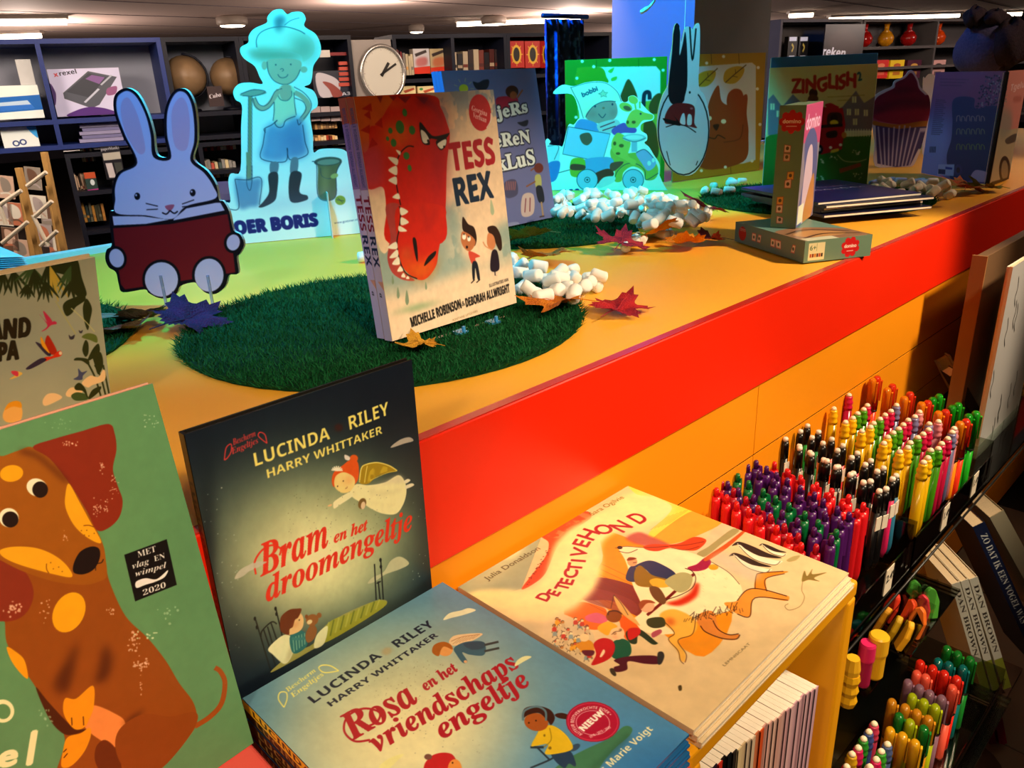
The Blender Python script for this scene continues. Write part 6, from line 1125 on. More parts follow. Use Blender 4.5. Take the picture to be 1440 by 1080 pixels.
# ---- dark blue booklets
S = sheet(.26, .30, '1c1a50', 240); S.f([(0, 0), (.6, 0), (.5, .5), (0, .4)], '3a2a78', .8, 20); S.f([(.4, .2), (1, .1), (1, .7), (.6, .6)], '1a2a6a', .8, 20); [S.l([(.12+.09*k, .5), (.15+.09*k, .44+.02*(k % 3)), (.18+.09*k, .5)], .014, 'b8a8c8') for k in range(9)]; [S.l([(.2+.08*k, .38), (.22+.08*k, .33), (.26+.08*k, .37)], .012, '9a7ab0') for k in range(8)]; S.e(.3, .2, .1, .08, '7a3a6a')
m_bk = S.mat('night_booklet_print', .3); mdk = mat('navy_card', '161a3c', .4)
for k in range(5):
    M = frame((1.655+.006*(k*3 % 4), .735+.008*(k*2 % 3), .018+.0065*k+.006), (math.cos(-.53+.05*(k % 3)), math.sin(-.53+.05*(k % 3)), 0), (math.sin(.53-.05*(k % 3)), math.cos(.53-.05*(k % 3)), 0))
    book('booklet', ['lowest', 'second lowest', 'middle', 'second highest', 'topmost'][k]+' dark blue booklet of the stack behind the domino boxes', 'book', M, .27, .29, .006, m_bk if k == 4 else mdk, mdk, mdk, M_pagew, 'dark blue booklets', hard=False, bt=.001)
# ---- cupcake cut-out
R_cup = Rect(2.66, 1.12, .001, -.85, .05, .22, .33)
A = Art(R_cup, 'c8bcc8', tint=NT, res=1.6); A.v(1080, 0, 4)
A.f([(590, 660), (605, 560), (660, 520), (710, 495), (720, 465), (770, 440), (805, 410), (835, 450), (850, 500), (890, 545), (900, 610), (890, 680), (740, 700)], '6a1030'); A.f([(610, 600), (740, 560), (890, 560), (890, 600), (740, 590), (620, 640)], '48082a', .7, 4); A.f([(590, 650), (740, 620), (895, 620), (890, 690), (740, 700), (600, 690)], '8a1838', .8, 3); A.f([(700, 520), (760, 490), (840, 500), (800, 520)], '480828', .6, 3)
A.f([(595, 680), (640, 690), (740, 700), (880, 680), (885, 710), (740, 730), (600, 705)], '9a6020'); A.f([(605, 705), (740, 725), (880, 710), (850, 830), (800, 930), (720, 940), (615, 920)], '3a3468', sm=False)
for k in range(9): A.l([(620+k*30, 712+8*math.sin(k)), (640+k*19, 935)], 9, 'b0a8c8', .85)
CUP = [(806, 392), (842, 440), (858, 490), (905, 540), (912, 620), (895, 700), (880, 760), (855, 850), (806, 945), (720, 955), (605, 935), (600, 800), (585, 690), (588, 590), (600, 540), (655, 505), (700, 485), (712, 455), (765, 430)]
standee('cupcake_cutout', 'cardboard cupcake cut-out with dark pink icing and striped case', 'cut-out', R_cup, CUP, A, A.mat('cupcake_print', .5), (1080, 0, 4), .004, part='cupcake_panel')
S = sheet(.10, .28, 'c8bcc8', 60); S.e(.5, .12, .4, .09, '7a4a2a'); 
standee('ice_cream_cutout', 'small cut-out with a brown scoop peeking between cupcake and the purple book', 'cut-out', Rect(2.95, 1.14, 0, -.85, 0, .10, .30), [(875, 960), (872, 480), (885, 440), (910, 415), (940, 430), (945, 480), (940, 960)], S, S.mat('scoop_print'), (1080, 0, 4), .004, part='scoop_panel')
# ---- open-standing picture book with dark spine
uL = np.array([2.41-2.644, .634-.884, 0]); wL = np.linalg.norm(uL); uL /= wL; oR = np.array([2.41, .634, .001])
RL = Rect(2.644, .884, .001, math.atan2(uL[1], uL[0]), 0, wL, .288)
A = Art(RL, '5a4a8a', tint=NT, res=1.5); A.v(1290, 90, 6)
A.f([(130, 60), (740, 70), (700, 400), (300, 400), (100, 300)], '7a4a7a', .8, 20); A.f([(20, 900), (80, 500), (300, 500), (280, 850), (200, 1000), (20, 1000)], '8aa0e8', .9, 24)
rg = np.random.default_rng(5)
for k in range(200): x, y = 500+rg.random()*230, 100+rg.random()*280; A.e(x, y, 7, 7, ['1c2450', '3a4a7a', '8a8aa0', '101838'][k % 4]) if x+y*.5 > 640 else None
A.f([(310, 300), (480, 290), (500, 380), (700, 390), (650, 880), (600, 920), (450, 990), (300, 990), (250, 800), (290, 640), (300, 500)], '16306a'); 
for r_, (yy, tt) in enumerate(((490, 'THEO'), (600, 'EN DE'), (730, 'TRACTOR'))): [A.l([(335+k*42, yy), (340+k*42, yy-44), (362+k*42, yy-46+12*(k % 2)), (366+k*42, yy-4)], 7, ['a89a9a', '8a9a7a', '7a9a4a'][r_], .8) for k in range(6)]
for k in range(19): A.l([(155-k*2.2, 305+k*16), (235-k*1.6+12*math.sin(k*2), 310+k*16)], 5, '2a2448', .8)
for k in range(3): A.l([(190, 130+k*26), (440-k*30, 135+k*26)], 5, '3a2a58', .7)
for k in range(7): A.l([(108+k*8, 700), (104+k*8, 750)], 4, '101838')
A.f([(180, 850), (318, 850), (310, 950), (170, 940)], 'a8b8e8', sm=False); A.f([(180, 890), (240, 895), (238, 935), (178, 930)], '202860', sm=False); A.f([(240, 870), (300, 880), (298, 895), (240, 890)], '2030a0', sm=False); A.e(350, 900, 34, 50, '2a3a7a'); A.e(350, 900, 16, 24, '101838'); A.f([(500, 900), (620, 930), (600, 1000), (460, 980)], 'a8a0c8')
m_l = A.mat('tractor_back_print', .4)
uR = np.array([1., 0, 0]); wR = float(ony(1428, 200, .634)[0]-2.41)
RR = Rect(oR[0], oR[1], .001, 0, 0, wR, .288)
A = Art(RR, 'c87a70', tint=(1, .85, .7), res=1.5); A.v(1290, 90, 6)
A.f([(640, 600), (760, 560), (900, 600), (900, 1100), (600, 1100)], 'b09a7a'); A.f([(740, 640), (830, 590), (850, 640), (760, 680)], '5a4a40'); A.f([(680, 380), (780, 400), (790, 560), (700, 620)], '8a8478', .8, 10)
for k in range(60): A.e(690+rg.random()*60, 100+rg.random()*260, 6, 6, ['5a5a6a', '8a8478', '3a3a4a'][k % 3])
A.e(735, 900, 50, 120, '3a2a24'); A.e(735, 900, 30, 84, '8a7458'); A.t('Tgelu', (778, 232), (900, 200), 56, 'e8c8c8', 'bold', a=.7); A.f([(810, 285), (870, 272), (872, 315), (812, 325)], 'a85a50', .7, 2); A.f([(620, 1000), (840, 940), (840, 980), (620, 1060)], '2a1c18', sm=False)
m_r = A.mat('tractor_front_print', .4)
t = thing('picture_book', 'open-standing book with a purple back cover and barcode, far right of the counter', 'book', (oR[0], oR[1], .001))
def rel(R): return Matrix.Translation((-oR[0], -oR[1], 0)) @ R.M
g = MB(); g.box((0, 0, -.003), (wL-.006, .288, 0), 1, mf=0, uvf=UVQ, M=rel(RL)); g.build('back_cover', [m_l, M_black], t)
g = MB(); g.box((.006, 0, -.003), (wR, .288, 0), 1, mf=0, uvf=UVQ, M=rel(RR)); g.build('front_cover', [m_r, M_black], t)
g = MB(); g.box((-.004, -.004, 0), (.006, .006, .288)); g.build('spine', mat('dark_spine', '1c1a20', .4), t, bevel=.002)
g = MB(); g.box((.01, .004, -.012), (wR-.004, .284, -.0034), M=rel(RR)); g.box((.006, .004, -.012), (wL-.012, .284, -.0034), M=rel(RL)); g.build('page_block', M_pagew, t)
# ---- plush toy behind
M_pl = mat('dark_plush', '2e2632', .95, .1, .35, 160, bump=1.0); M_pl2 = mat('blue_plush', '4a4a78', .95, .1, .3, 160, bump=1.0)
def blob(g, c, r, seed=0, n=20, amp=.06):
    rg = np.random.default_rng(seed); ph = rg.random(6)*6
    prof = 14; i0 = len(g.v)
    for i in range(prof+1):
        th = PI*i/prof
        for j in range(n):
            a = 2*PI*j/n; k = 1+amp*(math.sin(3*a+ph[0])*math.sin(2*th+ph[1])+math.sin(5*a+ph[2]+th*3)*.5)
            g.v.append((c[0]+r[0]*k*math.sin(th)*math.cos(a), c[1]+r[1]*k*math.sin(th)*math.sin(a), c[2]-r[2]*k*math.cos(th)))
    for i in range(prof):
        for j in range(n): j2 = (j+1) % n; g.f.append((i0+i*n+j, i0+i*n+j2, i0+(i+1)*n+j2, i0+(i+1)*n+j)); g.m.append(0); g.uv.append(None)
pc = onpl(1385, 68, CAM+Fh*2.55, Fh)
t = thing('plush_toy', 'dark plush animal with floppy ears sitting on the open-standing book', 'plush toy', (pc[0], pc[1], .289))
zc = pc[2]-.289; k_ = 2.55/FPX
g = MB(); blob(g, (0, 0, max(.06, zc)), (.085, .08, .085), 1); g.build('body', M_pl2, t, True)
rt = np.array([RC[0, 0], RC[1, 0], 0]); rt /= np.linalg.norm(rt)
def at(dx, dz, fw=0): return (rt[0]*dx-Fh[0]*fw, rt[1]*dx-Fh[1]*fw, max(.02, zc+dz))
g = MB(); blob(g, at(.04, .01, .05), (.07, .06, .065), 2, amp=.12); g.build('head', M_pl, t, True)
g = MB(); blob(g, at(-.055, .085, .02), (.05, .03, .028), 3, amp=.2); blob(g, at(0, .08, .03), (.06, .03, .022), 5, amp=.2); g.build('floppy_ear', M_pl, t, True)
g = MB(); blob(g, at(.10, .05, .04), (.05, .035, .06), 4, amp=.2); g.build('floppy_ear', M_pl, t, True)
g = MB(); blob(g, at(-.02, -.08, .03), (.03, .02, .012), 6); g.build('foot', mat('pale_plush', '7a6a78', .9), t, True)
# ================================================================ leaves and packing foam
def leaf_mesh(seed, mats_):
    rg = np.random.default_rng(seed); N_ = 50; K = 5; vs = [(0, 0, 0)]; f = []
    lob = [(0, 1.0, .46), (56, .92, .44), (-56, .92, .44), (112, .72, .42), (-112, .72, .42)]
    ph = rg.random(4)*6; curl = rg.uniform(.15, .5)
    R_ = []
    for j in range(N_):
        a = 2*PI*j/N_; r = .5
        for d, L, w in lob:
            dd = abs((math.degrees(a)-d+180) % 360-180); r = max(r, L*max(0, 1-(dd/(w*100))**1.6)*1.02)
        r *= 1+.09*(-1)**j*(1 if r > .35 else .2); R_.append(r)
    for k in range(1, K+1):
        for j in range(N_):
            a = 2*PI*j/N_; r = R_[j]*k/K; q = r*r
            z = curl*q*math.cos(2*a+ph[0])*.5+.10*math.sin(4*a+ph[1])*r+.16*q+.05*math.sin(7*r+ph[2])
            vs.append((r*math.cos(a), r*math.sin(a), z))
    for j in range(N_): f.append((0, 1+j, 1+(j+1) % N_))
    for k in range(K-1):
        for j in range(N_): a_, b_ = 1+k*N_+j, 1+k*N_+(j+1) % N_; f.append((a_, a_+N_, b_+N_, b_))
    zm = min(v[2] for v in vs); vs = [(x, y, z-zm+.02) for x, y, z in vs]
    me = bpy.data.meshes.new('leaf_blade'); me.from_pydata(vs, [], f); me.materials.append(mats_); me.polygons.foreach_set('use_smooth', [True]*len(f)); me.update(); return me, vs[0]
def leafmat(nm, c1, c2):
    m = bpy.data.materials.new(nm); m.use_nodes = True; nt = m.node_tree; b = nt.nodes['Principled BSDF']; tc = nt.nodes.new('ShaderNodeTexCoord'); n = nt.nodes.new('ShaderNodeTexNoise'); n.inputs['Scale'].default_value = 3; n.inputs['Detail'].default_value = 8
    r = nt.nodes.new('ShaderNodeValToRGB'); r.color_ramp.elements[0].position = .35; r.color_ramp.elements[1].position = .65; r.color_ramp.elements[0].color = (*s2l(rgb(c1)), 1); r.color_ramp.elements[1].color = (*s2l(rgb(c2)), 1)
    nt.links.new(tc.outputs['Object'], n.inputs['Vector']); nt.links.new(n.outputs['Fac'], r.inputs['Fac']); nt.links.new(r.outputs['Color'], b.inputs['Base Color']); b.inputs['Roughness'].default_value = .65; b.inputs['Specular IOR Level'].default_value = .2
    n2 = nt.nodes.new('ShaderNodeTexNoise'); n2.inputs['Scale'].default_value = 25; nt.links.new(tc.outputs['Object'], n2.inputs['Vector']); bp = nt.nodes.new('ShaderNodeBump'); bp.inputs['Strength'].default_value = .5; bp.inputs['Distance'].default_value = .02; nt.links.new(n2.outputs['Fac'], bp.inputs['Height']); nt.links.new(bp.outputs['Normal'], b.inputs['Normal'])
    return m
def leaf(x, y, s, rz, c1, c2, lab, z=0.0, tilt=0, seed=0):
    p = onz(x, y, 0); me, c0 = leaf_mesh(seed, leafmat('leaf_'+c1, c1, c2))
    t = thing('maple_leaf', lab, 'leaf', Matrix.Translation((p[0], p[1], z+s*tilt*.6)) @ Matrix.Rotation(rz, 4, 'Z') @ Matrix.Rotation(tilt, 4, 'X') @ Matrix.Diagonal((s*1.15, s*1.15, s*1.0, 1)))
    put(me, 'leaf_blade', t); g = MB(); g.tube([c0, (-.45, .05, c0[2]+.04), (-.85, .12, c0[2]*.5+.02)], [.02, .016, .012], 6); g.build('leaf_stalk', mat('stalk_'+c1, c1, .7), t)
    v = MB()
    for d, L in ((0, .8), (52, .66), (-52, .66), (108, .42), (-108, .42)):
        a = math.radians(d); pts = []
        for k in range(6):
            r = L*k/5; j = int(round((a % (2*PI))/(2*PI)*50)) % 50; kk = max(1, min(5, int(round(r/1.0*5)))); pts.append((r*math.cos(a), r*math.sin(a), me.vertices[1+(kk-1)*50+j].co.z*(1 if r else 0)+(c0[2] if not r else 0)+.001))
        v.tube(pts, .008, 4)
    v.build('leaf_veins', mat('vein_'+c2, c2, .7), t)
for a in ((592, 500, .034, 2.2, 'c88a1c', 'd8a030', 'gold glitter leaf on the turf at the foot of the dinosaur book', .010, .1, 1),
          (788, 445, .052, 2.6, 'd8801c', 'b8601c', 'orange maple leaf at the right rim of the large turf mat', .008, .15, 2),
          (868, 442, .048, .3, '8a1430', 'c02028', 'dark red maple leaf lying right of the orange one on yellow', .002, .1, 3),
          (872, 356, .058, .6, '7a1638', 'b02a3c', 'crimson maple leaf near the middle turf mat', .004, .2, 4),
          (925, 340, .062, 3.4, 'e88a14', 'f0b02c', 'large amber maple leaf beside the white foam drift', .008, .3, 5),
          (968, 352, .055, 2.4, 'e89a1c', 'd8741c', 'amber leaf overlapping the large one, towards the domino box', .006, .2, 6),
          (990, 312, .06, 1.0, '4a1238', '7a1a3c', 'dark purple maple leaf behind the amber leaves', .012, .4, 7),
          (1000, 345, .045, 2.0, '5a1a2c', '8a2838', 'maroon leaf left of the flat domino box', .004, .2, 8),
          (750, 352, .06, 2.8, '3a6a50', '4a5a3a', 'dull green leaf right of the circus book', .010, .3, 9),
          (775, 372, .055, 3.0, '8a5a2c', 'c87a34', 'brown leaf between green leaf and foam pieces', .006, .2, 10),
          (205, 462, .055, 2.9, '6a5a48', '8a7a68', 'grey-brown curled leaf beneath the rabbit cut-out', .004, .35, 11),
          (180, 470, .05, 3.6, '6a4028', '7a6a50', 'brown leaf at the left of the leaf cluster below the rabbit', .002, .2, 12),
          (262, 466, .058, .4, '280c34', '40164a', 'violet maple leaf below the rabbit at the turf rim', .004, .3, 13),
          (1352, 274, .06, .5, 'b8501c', '8a6a2c', 'rust-coloured leaf in front of the open-standing book', .003, .2, 14),
          (1388, 270, .055, 1.5, '6a7a2c', '9a8a34', 'green-yellow leaf at the foot of the open-standing book', .002, .2, 15)):
    leaf(a[0], a[1], a[2], a[3], a[4], a[5], a[6], a[7], a[8], a[9])
M_foam = mat('white_foam', 'f2f0ec', .6, .3, .03, 60)
def foam_mesh(seed):
    rg = np.random.default_rng(seed); L = rg.uniform(.024, .034); r = rg.uniform(.0090, .0106); b = rg.uniform(-.25, .25)
    pts = []; rr = []
    for k in range(7): s_ = (-1, -.9, -.6, 0, .6, .9, 1)[k]; pts.append((s_*L/2, b*L*(1-s_*s_)*.5, 0)); rr.append(r*(.72 if k in (0, 6) else .97 if k in (1, 5) else 1))
    g = MB(); g.tube(pts, rr, 10); return g.mesh('foam_piece', [M_foam], True)
FM = [foam_mesh(k) for k in range(8)]
def drift(poly, n, layers, seed, grp, lab, sep=9):
    rg = random.Random(seed); pts = []; P = np.array(poly, float); tries = 0
    while len(pts) < n and tries < 9000:
        tries += 1; x, y = rg.uniform(P[:, 0].min(), P[:, 0].max()), rg.uniform(P[:, 1].min(), P[:, 1].max()); ins = False
        for i in range(len(P)):
            (x1, y1), (x2, y2) = P[i], P[(i+1) % len(P)]
            if (y1 > y) != (y2 > y) and x < (x2-x1)*(y-y1)/(y2-y1)+x1: ins = not ins
        if not ins: continue
        ly = rg.randrange(layers); q = onz(x, y, .01+.015*ly)
        if any(l_ == ly and (q[0]-a)**2+(q[1]-b)**2 < (sep/1000)**2 for a, b, l_ in pts): continue
        pts.append((q[0], q[1], ly))
        o = put(FM[rg.randrange(8)], 'foam_piece', None, Matrix.Translation((q[0], q[1], .0112+.016*ly)) @ Matrix.Rotation(rg.uniform(0, PI), 4, 'Z') @ Matrix.Rotation(rg.uniform(-.15, .15) if not ly else rg.uniform(-.7, .7), 4, 'Y'))
        look(o, lab, 'packing foam', grp)
drift([(770, 292), (785, 272), (905, 268), (970, 288), (1000, 298), (985, 312), (920, 320), (860, 310), (790, 302)], 130, 3, 1, 'foam pieces before the toy car cut-out', 'packing foam piece in the blue-lit drift before the toy car cut-out', 15)
drift([(718, 365), (730, 372), (800, 380), (846, 386), (842, 402), (812, 416), (776, 422), (742, 414), (722, 400)], 32, 2, 2, 'foam pieces beside the dinosaur book', 'packing foam piece in the white heap beside the dinosaur book', 16)
drift([(1212, 262), (1240, 252), (1310, 256), (1345, 268), (1340, 278), (1290, 274), (1216, 274)], 30, 2, 3, 'foam pieces before the purple book', 'packing foam piece in the heap at the foot of cupcake and purple book', 18)
drift([(878, 342), (905, 325), (935, 318), (940, 326), (905, 345), (880, 350)], 9, 1, 4, 'foam pieces left of the amber leaf', 'packing foam piece in the short line left of the amber leaf', 18)
drift([(980, 272), (1000, 262), (1045, 250), (1052, 262), (1010, 274)], 7, 1, 5, 'foam pieces near the gold board', 'packing foam piece lying before the gold-framed board', 18)
q = onz(514, 368, 0); look(put(FM[0], 'foam_piece', None, Matrix.Translation((q[0], q[1], .0112)) @ Matrix.Scale(1.1, 4)), 'single packing foam piece left of the dinosaur book', 'packing foam')
# ---- loose sheets at far left
t = thing('paper_stack', 'fanned stack of white sheets at the far left behind the jungle book', 'paper', (-.1, 1.2, 0), None)
bpy.data.objects[t.name].location = (.08, 1.70, .001)
for k in range(7):
    g = MB()
    for i in range(8):
        a0, a1 = -.28+.07*i, -.28+.07*(i+1); h = lambda s_: .075+.012*s_/.28-.03*(s_/.28)**2-.003*k
        g.face([(a0, -.1-.004*k, h(a0)), (a1, -.1-.004*k, h(a1)), (a1, .12, h(a1)), (a0, .12, h(a0))])
    g.build('sheet', mat('white_paper', 'd8d8e4', .6), t)
g = MB(); g.box((-.27, -.08, 0), (.2, .10, .03)); g.build('blue_tray', mat('blue_tray', '14489a', .4), t)
# ================================================================ shelving across the shop
BD = np.array([.962, -.274, 0]); BD /= np.linalg.norm(BD); BN = np.array([-BD[1], BD[0], 0]); BP = np.array([4.018, 3.756, 0.])
def bg(x, y, dn=0):
    q = onpl(x, y, BP+BN*dn, BN)-BP; return float(q @ BD), float(q[2])
BM = frame(BP, BD, (0, 0, 1)); BI = BM.copy()        # local x = along the wall, y = up, z = towards the counter
M_navy = mat('navy_shelf', '102a72', .5, .4, .05, 8); M_inner = mat('pale_shelf_inside', '8f95a8', .7, .2, .05, 8); M_dk = mat('dark_shelf', '0e1222', .5, .3, .1, 8); M_gs = mat('grey_shelf', '4a4648', .6, .3, .08, 8); M_pb = mat('light_shelf_board', 'c8b8a4', .6, .2, .05)
def BX(g, s0, s1, z0, z1, d0, d1, m=0, mf=None, uvf=None): g.box((s0, z0, d0), (s1, z1, d1), m, mf=mf, uvf=uvf)
def unit(name, lab, s0, s1, z0, z1, dep, divs, shelves, m, mb, grp=None):
    """open shelving: outer frame, back panel, dividers and shelf boards as parts; its front is at depth 0"""
    t = thing(name, lab, 'shelving', BM @ Matrix.Translation((s0, z0, 0)), grp); w, h = s1-s0, z1-z0; e = .022
    def P(nm, a, b, mm): g = MB(); g.box(a, b); g.build(nm, mm, t)
    P('back_panel', (0, 0, -dep), (w, h, -dep+.01), mb)
    for a in [0]+[d-s0-e/2 for d in divs]+[w-e]: P('divider', (a, 0, -dep+.01), (a+e, h, 0), m)
    for z in [0, h-e]+[q-z0-e/2 for q in shelves]: P('shelf', (e, z, -dep+.01), (w-e, z+e, .001), m)
    return t
xs = lambda px, py=120: bg(px, py)[0]; zs = lambda px, py: bg(px, py)[1]
unit('wall_shelving', 'navy wall shelving with pale insides at far left behind the rabbit', -3.6, xs(237), .073, .585, .38, [xs(68, 130)], [.205], M_navy, M_inner)
unit('wall_shelving', 'dark shelving with two globes, right of the box with the paper trimmer', xs(237)+.001, xs(345), .073, .585, .38, [], [.205], M_dk, M_inner)
unit('wall_shelving', 'black shelving of card and pen packs left of the clock', xs(345)+.001, xs(500), .0, .585, .3, [xs(418)], [.17], M_dk, M_dk)
unit('wall_shelving', 'dark shelving with books and cartons right of the clock', xs(557), xs(715), -.1, .585, .3, [xs(640)], [.10, .33], M_dk, M_dk)
unit('wall_shelving', 'dark shelving with red square cartons left of the pillar', xs(715)+.001, xs(860), -.1, .585, .3, [xs(775)], [.10, .33], M_dk, M_dk)
unit('wall_shelving', 'grey shelving with coloured vases right of the pillar', xs(1096, 60), xs(1210, 60), -.2, .66, .35, [], [.05, .36], M_gs, M_gs)
unit('wall_shelving', 'grey shelving behind the plush toy at far right', xs(1212, 60), 6.2, -.2, .66, .35, [xs(1316, 60)], [.05, .44, .28], M_gs, M_gs)
unit('wall_shelving', 'low dark bookcase below the navy shelving, behind the rabbit', xs(98, 250), xs(280, 250), -1.19, .05, .3, [xs(160, 250)], [-.15, -.35, -.55], M_dk, M_dk)
unit('wall_shelving', 'low shelving of magazines between rabbit and child cut-out', xs(280, 220)+.002, xs(430, 220), -1.19, .06, .3, [], [-.10, -.28, -.5], M_dk, M_dk)
unit('wall_shelving', 'low shelving with warm-lit small boxes left of the dinosaur book', xs(430, 220)+.002, xs(560, 220), -1.19, -.02, .3, [], [-.14, -.30, -.5], M_dk, M_dk)
def bbox(name, lab, cat, x0, y0, x1, y1, col, th=.05, art=None, din=-.12, grp=None, rough=.5):
    (s0, za), (s1, zb) = bg(x0, (y0+y1)/2, 0), bg(x1, (y0+y1)/2, 0); z1 = bg((x0+x1)/2, y0)[1]; z0 = bg((x0+x1)/2, y1)[1]
    g = MB(); g.box((0, 0, -th), (s1-s0, z1-z0, 0), 1 if art else 0, mf=0, uvf=UVQ)
    mm = [art, mat('carton_'+col, col, rough)] if art else [mat('carton_'+col, col, rough)]
    o = g.build(name, mm, M=BM @ Matrix.Translation((s0, z0, din))); return look(o, lab, cat, grp)
A = sheet(.5, .34, 'c8bccb', 260)
A.f([(0, .3), (.05, .5), (0, .75)], '3a1858'); A.t('rexel', (.16, .14), (.4, .1), .09, '2a2630', 'bold'); A.t('x', (.08, .16), (.14, .15), .09, 'c82a2a', 'bold'); A.f([(.15, .5), (.56, .06), (.95, .2), (.62, .78), (.5, .85), (.15, .62)], '4a4a50', sm=False); A.f([(.2, .48), (.56, .1), (.8, .2), (.5, .62)], '33343a', sm=False); A.f([(.5, .22), (.6, .14), (.78, .2), (.68, .34)], '7a5080', sm=False); A.l([(.42, .72), (.66, .44)], .035, 'b8b4b8', sm=False); A.l([(.7, .36), (.88, .16)], .03, 'a8a4a8', sm=False); A.f([(.15, 1), (.3, .87), (.5, .82), (.72, .88), (.82, 1)], '4a1868'); A.f([(.78, .44), (.92, .4), (.88, .56), (.76, .58)], '8a4a70')
bbox('trimmer_carton', 'white carton picturing a black paper trimmer, on the navy shelving', 'box', 73, 95, 176, 163, 'c8bccb', .1, A.mat('trimmer_print', .5))
A = sheet(.3, .3, 'e8e8ea', 140); A.f([(0, .35), (1, .3), (1, .75), (0, .8)], '1460a8', sm=False); A.f([(.1, .5), (.75, .45), (.85, .7), (.1, .75)], 'b8c8e0', sm=False); A.f([(.1, .6), (.8, .58), (.85, .7), (.1, .75)], '2a6ab8', sm=False)
bbox('storage_carton', 'white and blue carton on the upper left shelf', 'box', -20, 120, 58, 168, 'e0e0e4', .14, A.mat('storage_print'), -.06)
A = sheet(.3, .2, 'e8e4d8', 140); A.glow((.9, .1), 40, 40, '3a9ad0', .9) if False else A.f([(.75, 0), (1, 0), (1, .5), (.85, .3)], '3a9ad0'); A.e(.35, .7, .1, .13, '2a3a6a'); A.e(.55, .66, .1, .13, '2a3a6a'); A.e(.35, .7, .06, .08, 'e8e4d8'); A.e(.55, .66, .06, .08, 'e8e4d8')
bbox('headphone_carton', 'pale carton with dark loops printed on it, lower left shelf', 'box', 2, 179, 54, 212, 'e0dcd0', .1, A.mat('loops_print'), -.06)
bbox('small_bottle_pack', 'small white pack standing on the blue and white carton', 'box', 24, 82, 46, 119, 'c8ccd0', .04)
for k in range(6):
    bbox('blister_pack', 'lilac printed pack lying in the stack below the trimmer carton, %s' % ['lowest', 'second from the bottom', 'third from the bottom', 'fourth from the bottom', 'fifth from the bottom', 'topmost'][k], 'pack', 112+(k % 2)*4, 195-k*5.2, 175-(k % 3)*2, 199.6-k*5.2, ['8a88b0', '6a6a98'][k % 2], .2, None, -.05, 'stacked lilac packs')
M_globe = mat('parchment_globe', '6e5840', .45, .4, .8, 7)
for (x, y, r, lab) in ((267, 107, 24, 'larger beige globe on a dark stand, left one of two'), (330, 107, 22, 'smaller beige globe on a dark stand, partly behind the child cut-out')):
    s, z = bg(x, y); rr = r/FPX*5.0; s2, z2 = s, .218
    t = thing('desk_globe', lab, 'globe', BM @ Matrix.Translation((s, .2165, -.17))); zc_ = max(z-.2165, rr+.03)
    g = MB(); blob(g, (0, zc_, 0), (rr, rr, rr), 1, 24, 0); g.build('sphere', M_globe, t, True)
    g = MB(); g.tube([(rr*1.06*math.sin(a), zc_+rr*1.06*math.cos(a), 0) for a in [k*PI/10 for k in range(11)]], .006, 6); g.build('meridian_arc', M_dk, t, True)
    g = MB(); g.lathe([(.06, 0), (.055, .012), (.01, .02), (.01, zc_-rr)], 16, M=Matrix.Rotation(-PI/2, 4, 'X')); g.build('stand', M_dk, t, True)
A = sheet(.1, .15, '3a2a28', 60); A.t('Cuba', (.1, .6), (.9, .5), .2, 'e8d8d0', 'ital'); bbox('gift_card', 'dark card with white script between the two globes', 'card', 295, 121, 316, 150, '3a2a28', .01, A.mat('script_card'), -.05)
# clock panel and clock
t = thing('clock_panel', 'pale grey panel that carries the round wall clock', 'panel', BM @ Matrix.Translation((xs(500)+.002, -.1, 0))); wp = xs(556)-xs(500)
g = MB(); g.box((0, 0, -.3), (wp-.004, .66, -.01)); g.build('panel_board', mat('grey_panel', '8f8784', .6), t)
s, z = bg(537, 103); t = thing('wall_clock', 'round silver wall clock showing ten past one', 'clock', BM @ Matrix.Translation((s, z, .0)))
rr = 28/FPX*5.35
S = sheet(1, 1, 'c4b49c', 160); S.glow((.5, .5), 50, 50, 'cabca4', .5) if False else None
for k in range(60): a = k*PI/30; S.l([(.5+.45*math.sin(a), .5-.45*math.cos(a)), (.5+(.40 if k % 5 == 0 else .43)*math.sin(a), .5-(.40 if k % 5 == 0 else .43)*math.cos(a))], .008, '8a7a64')
face = S.mat('clock_face', .25, .6)
n_ = 40; ring = [(rr*math.cos(2*PI*k/n_), rr*1.12*math.sin(2*PI*k/n_)) for k in range(n_)]
g = MB(); g.prism([(x*.9, y*.9) for x, y in ring], 0, .02, 1, mf=0, uv=lambda x, y: (.5+x/(2*rr), .5+y/(2.24*rr))); g.build('dial', [face, M_dk], t)
g = MB(); g.tube([(x*.97, y*.97, .02) for x, y in ring+ring[:2]], .012, 8, cap=False); g.build('rim', mat('silver_rim', 'b8b4b0', .25, .5, 0, metal=.8), t, True)
for nm, L, a, w in (('hour_hand', .5, .62, .008), ('minute_hand', .72, 1.05, .006)):
    g = MB(); g.box((-w, -.02, .021), (w, rr*L, .024)); g.build(nm, M_ink, t, M=Matrix.Rotation(-a, 4, 'Z'))
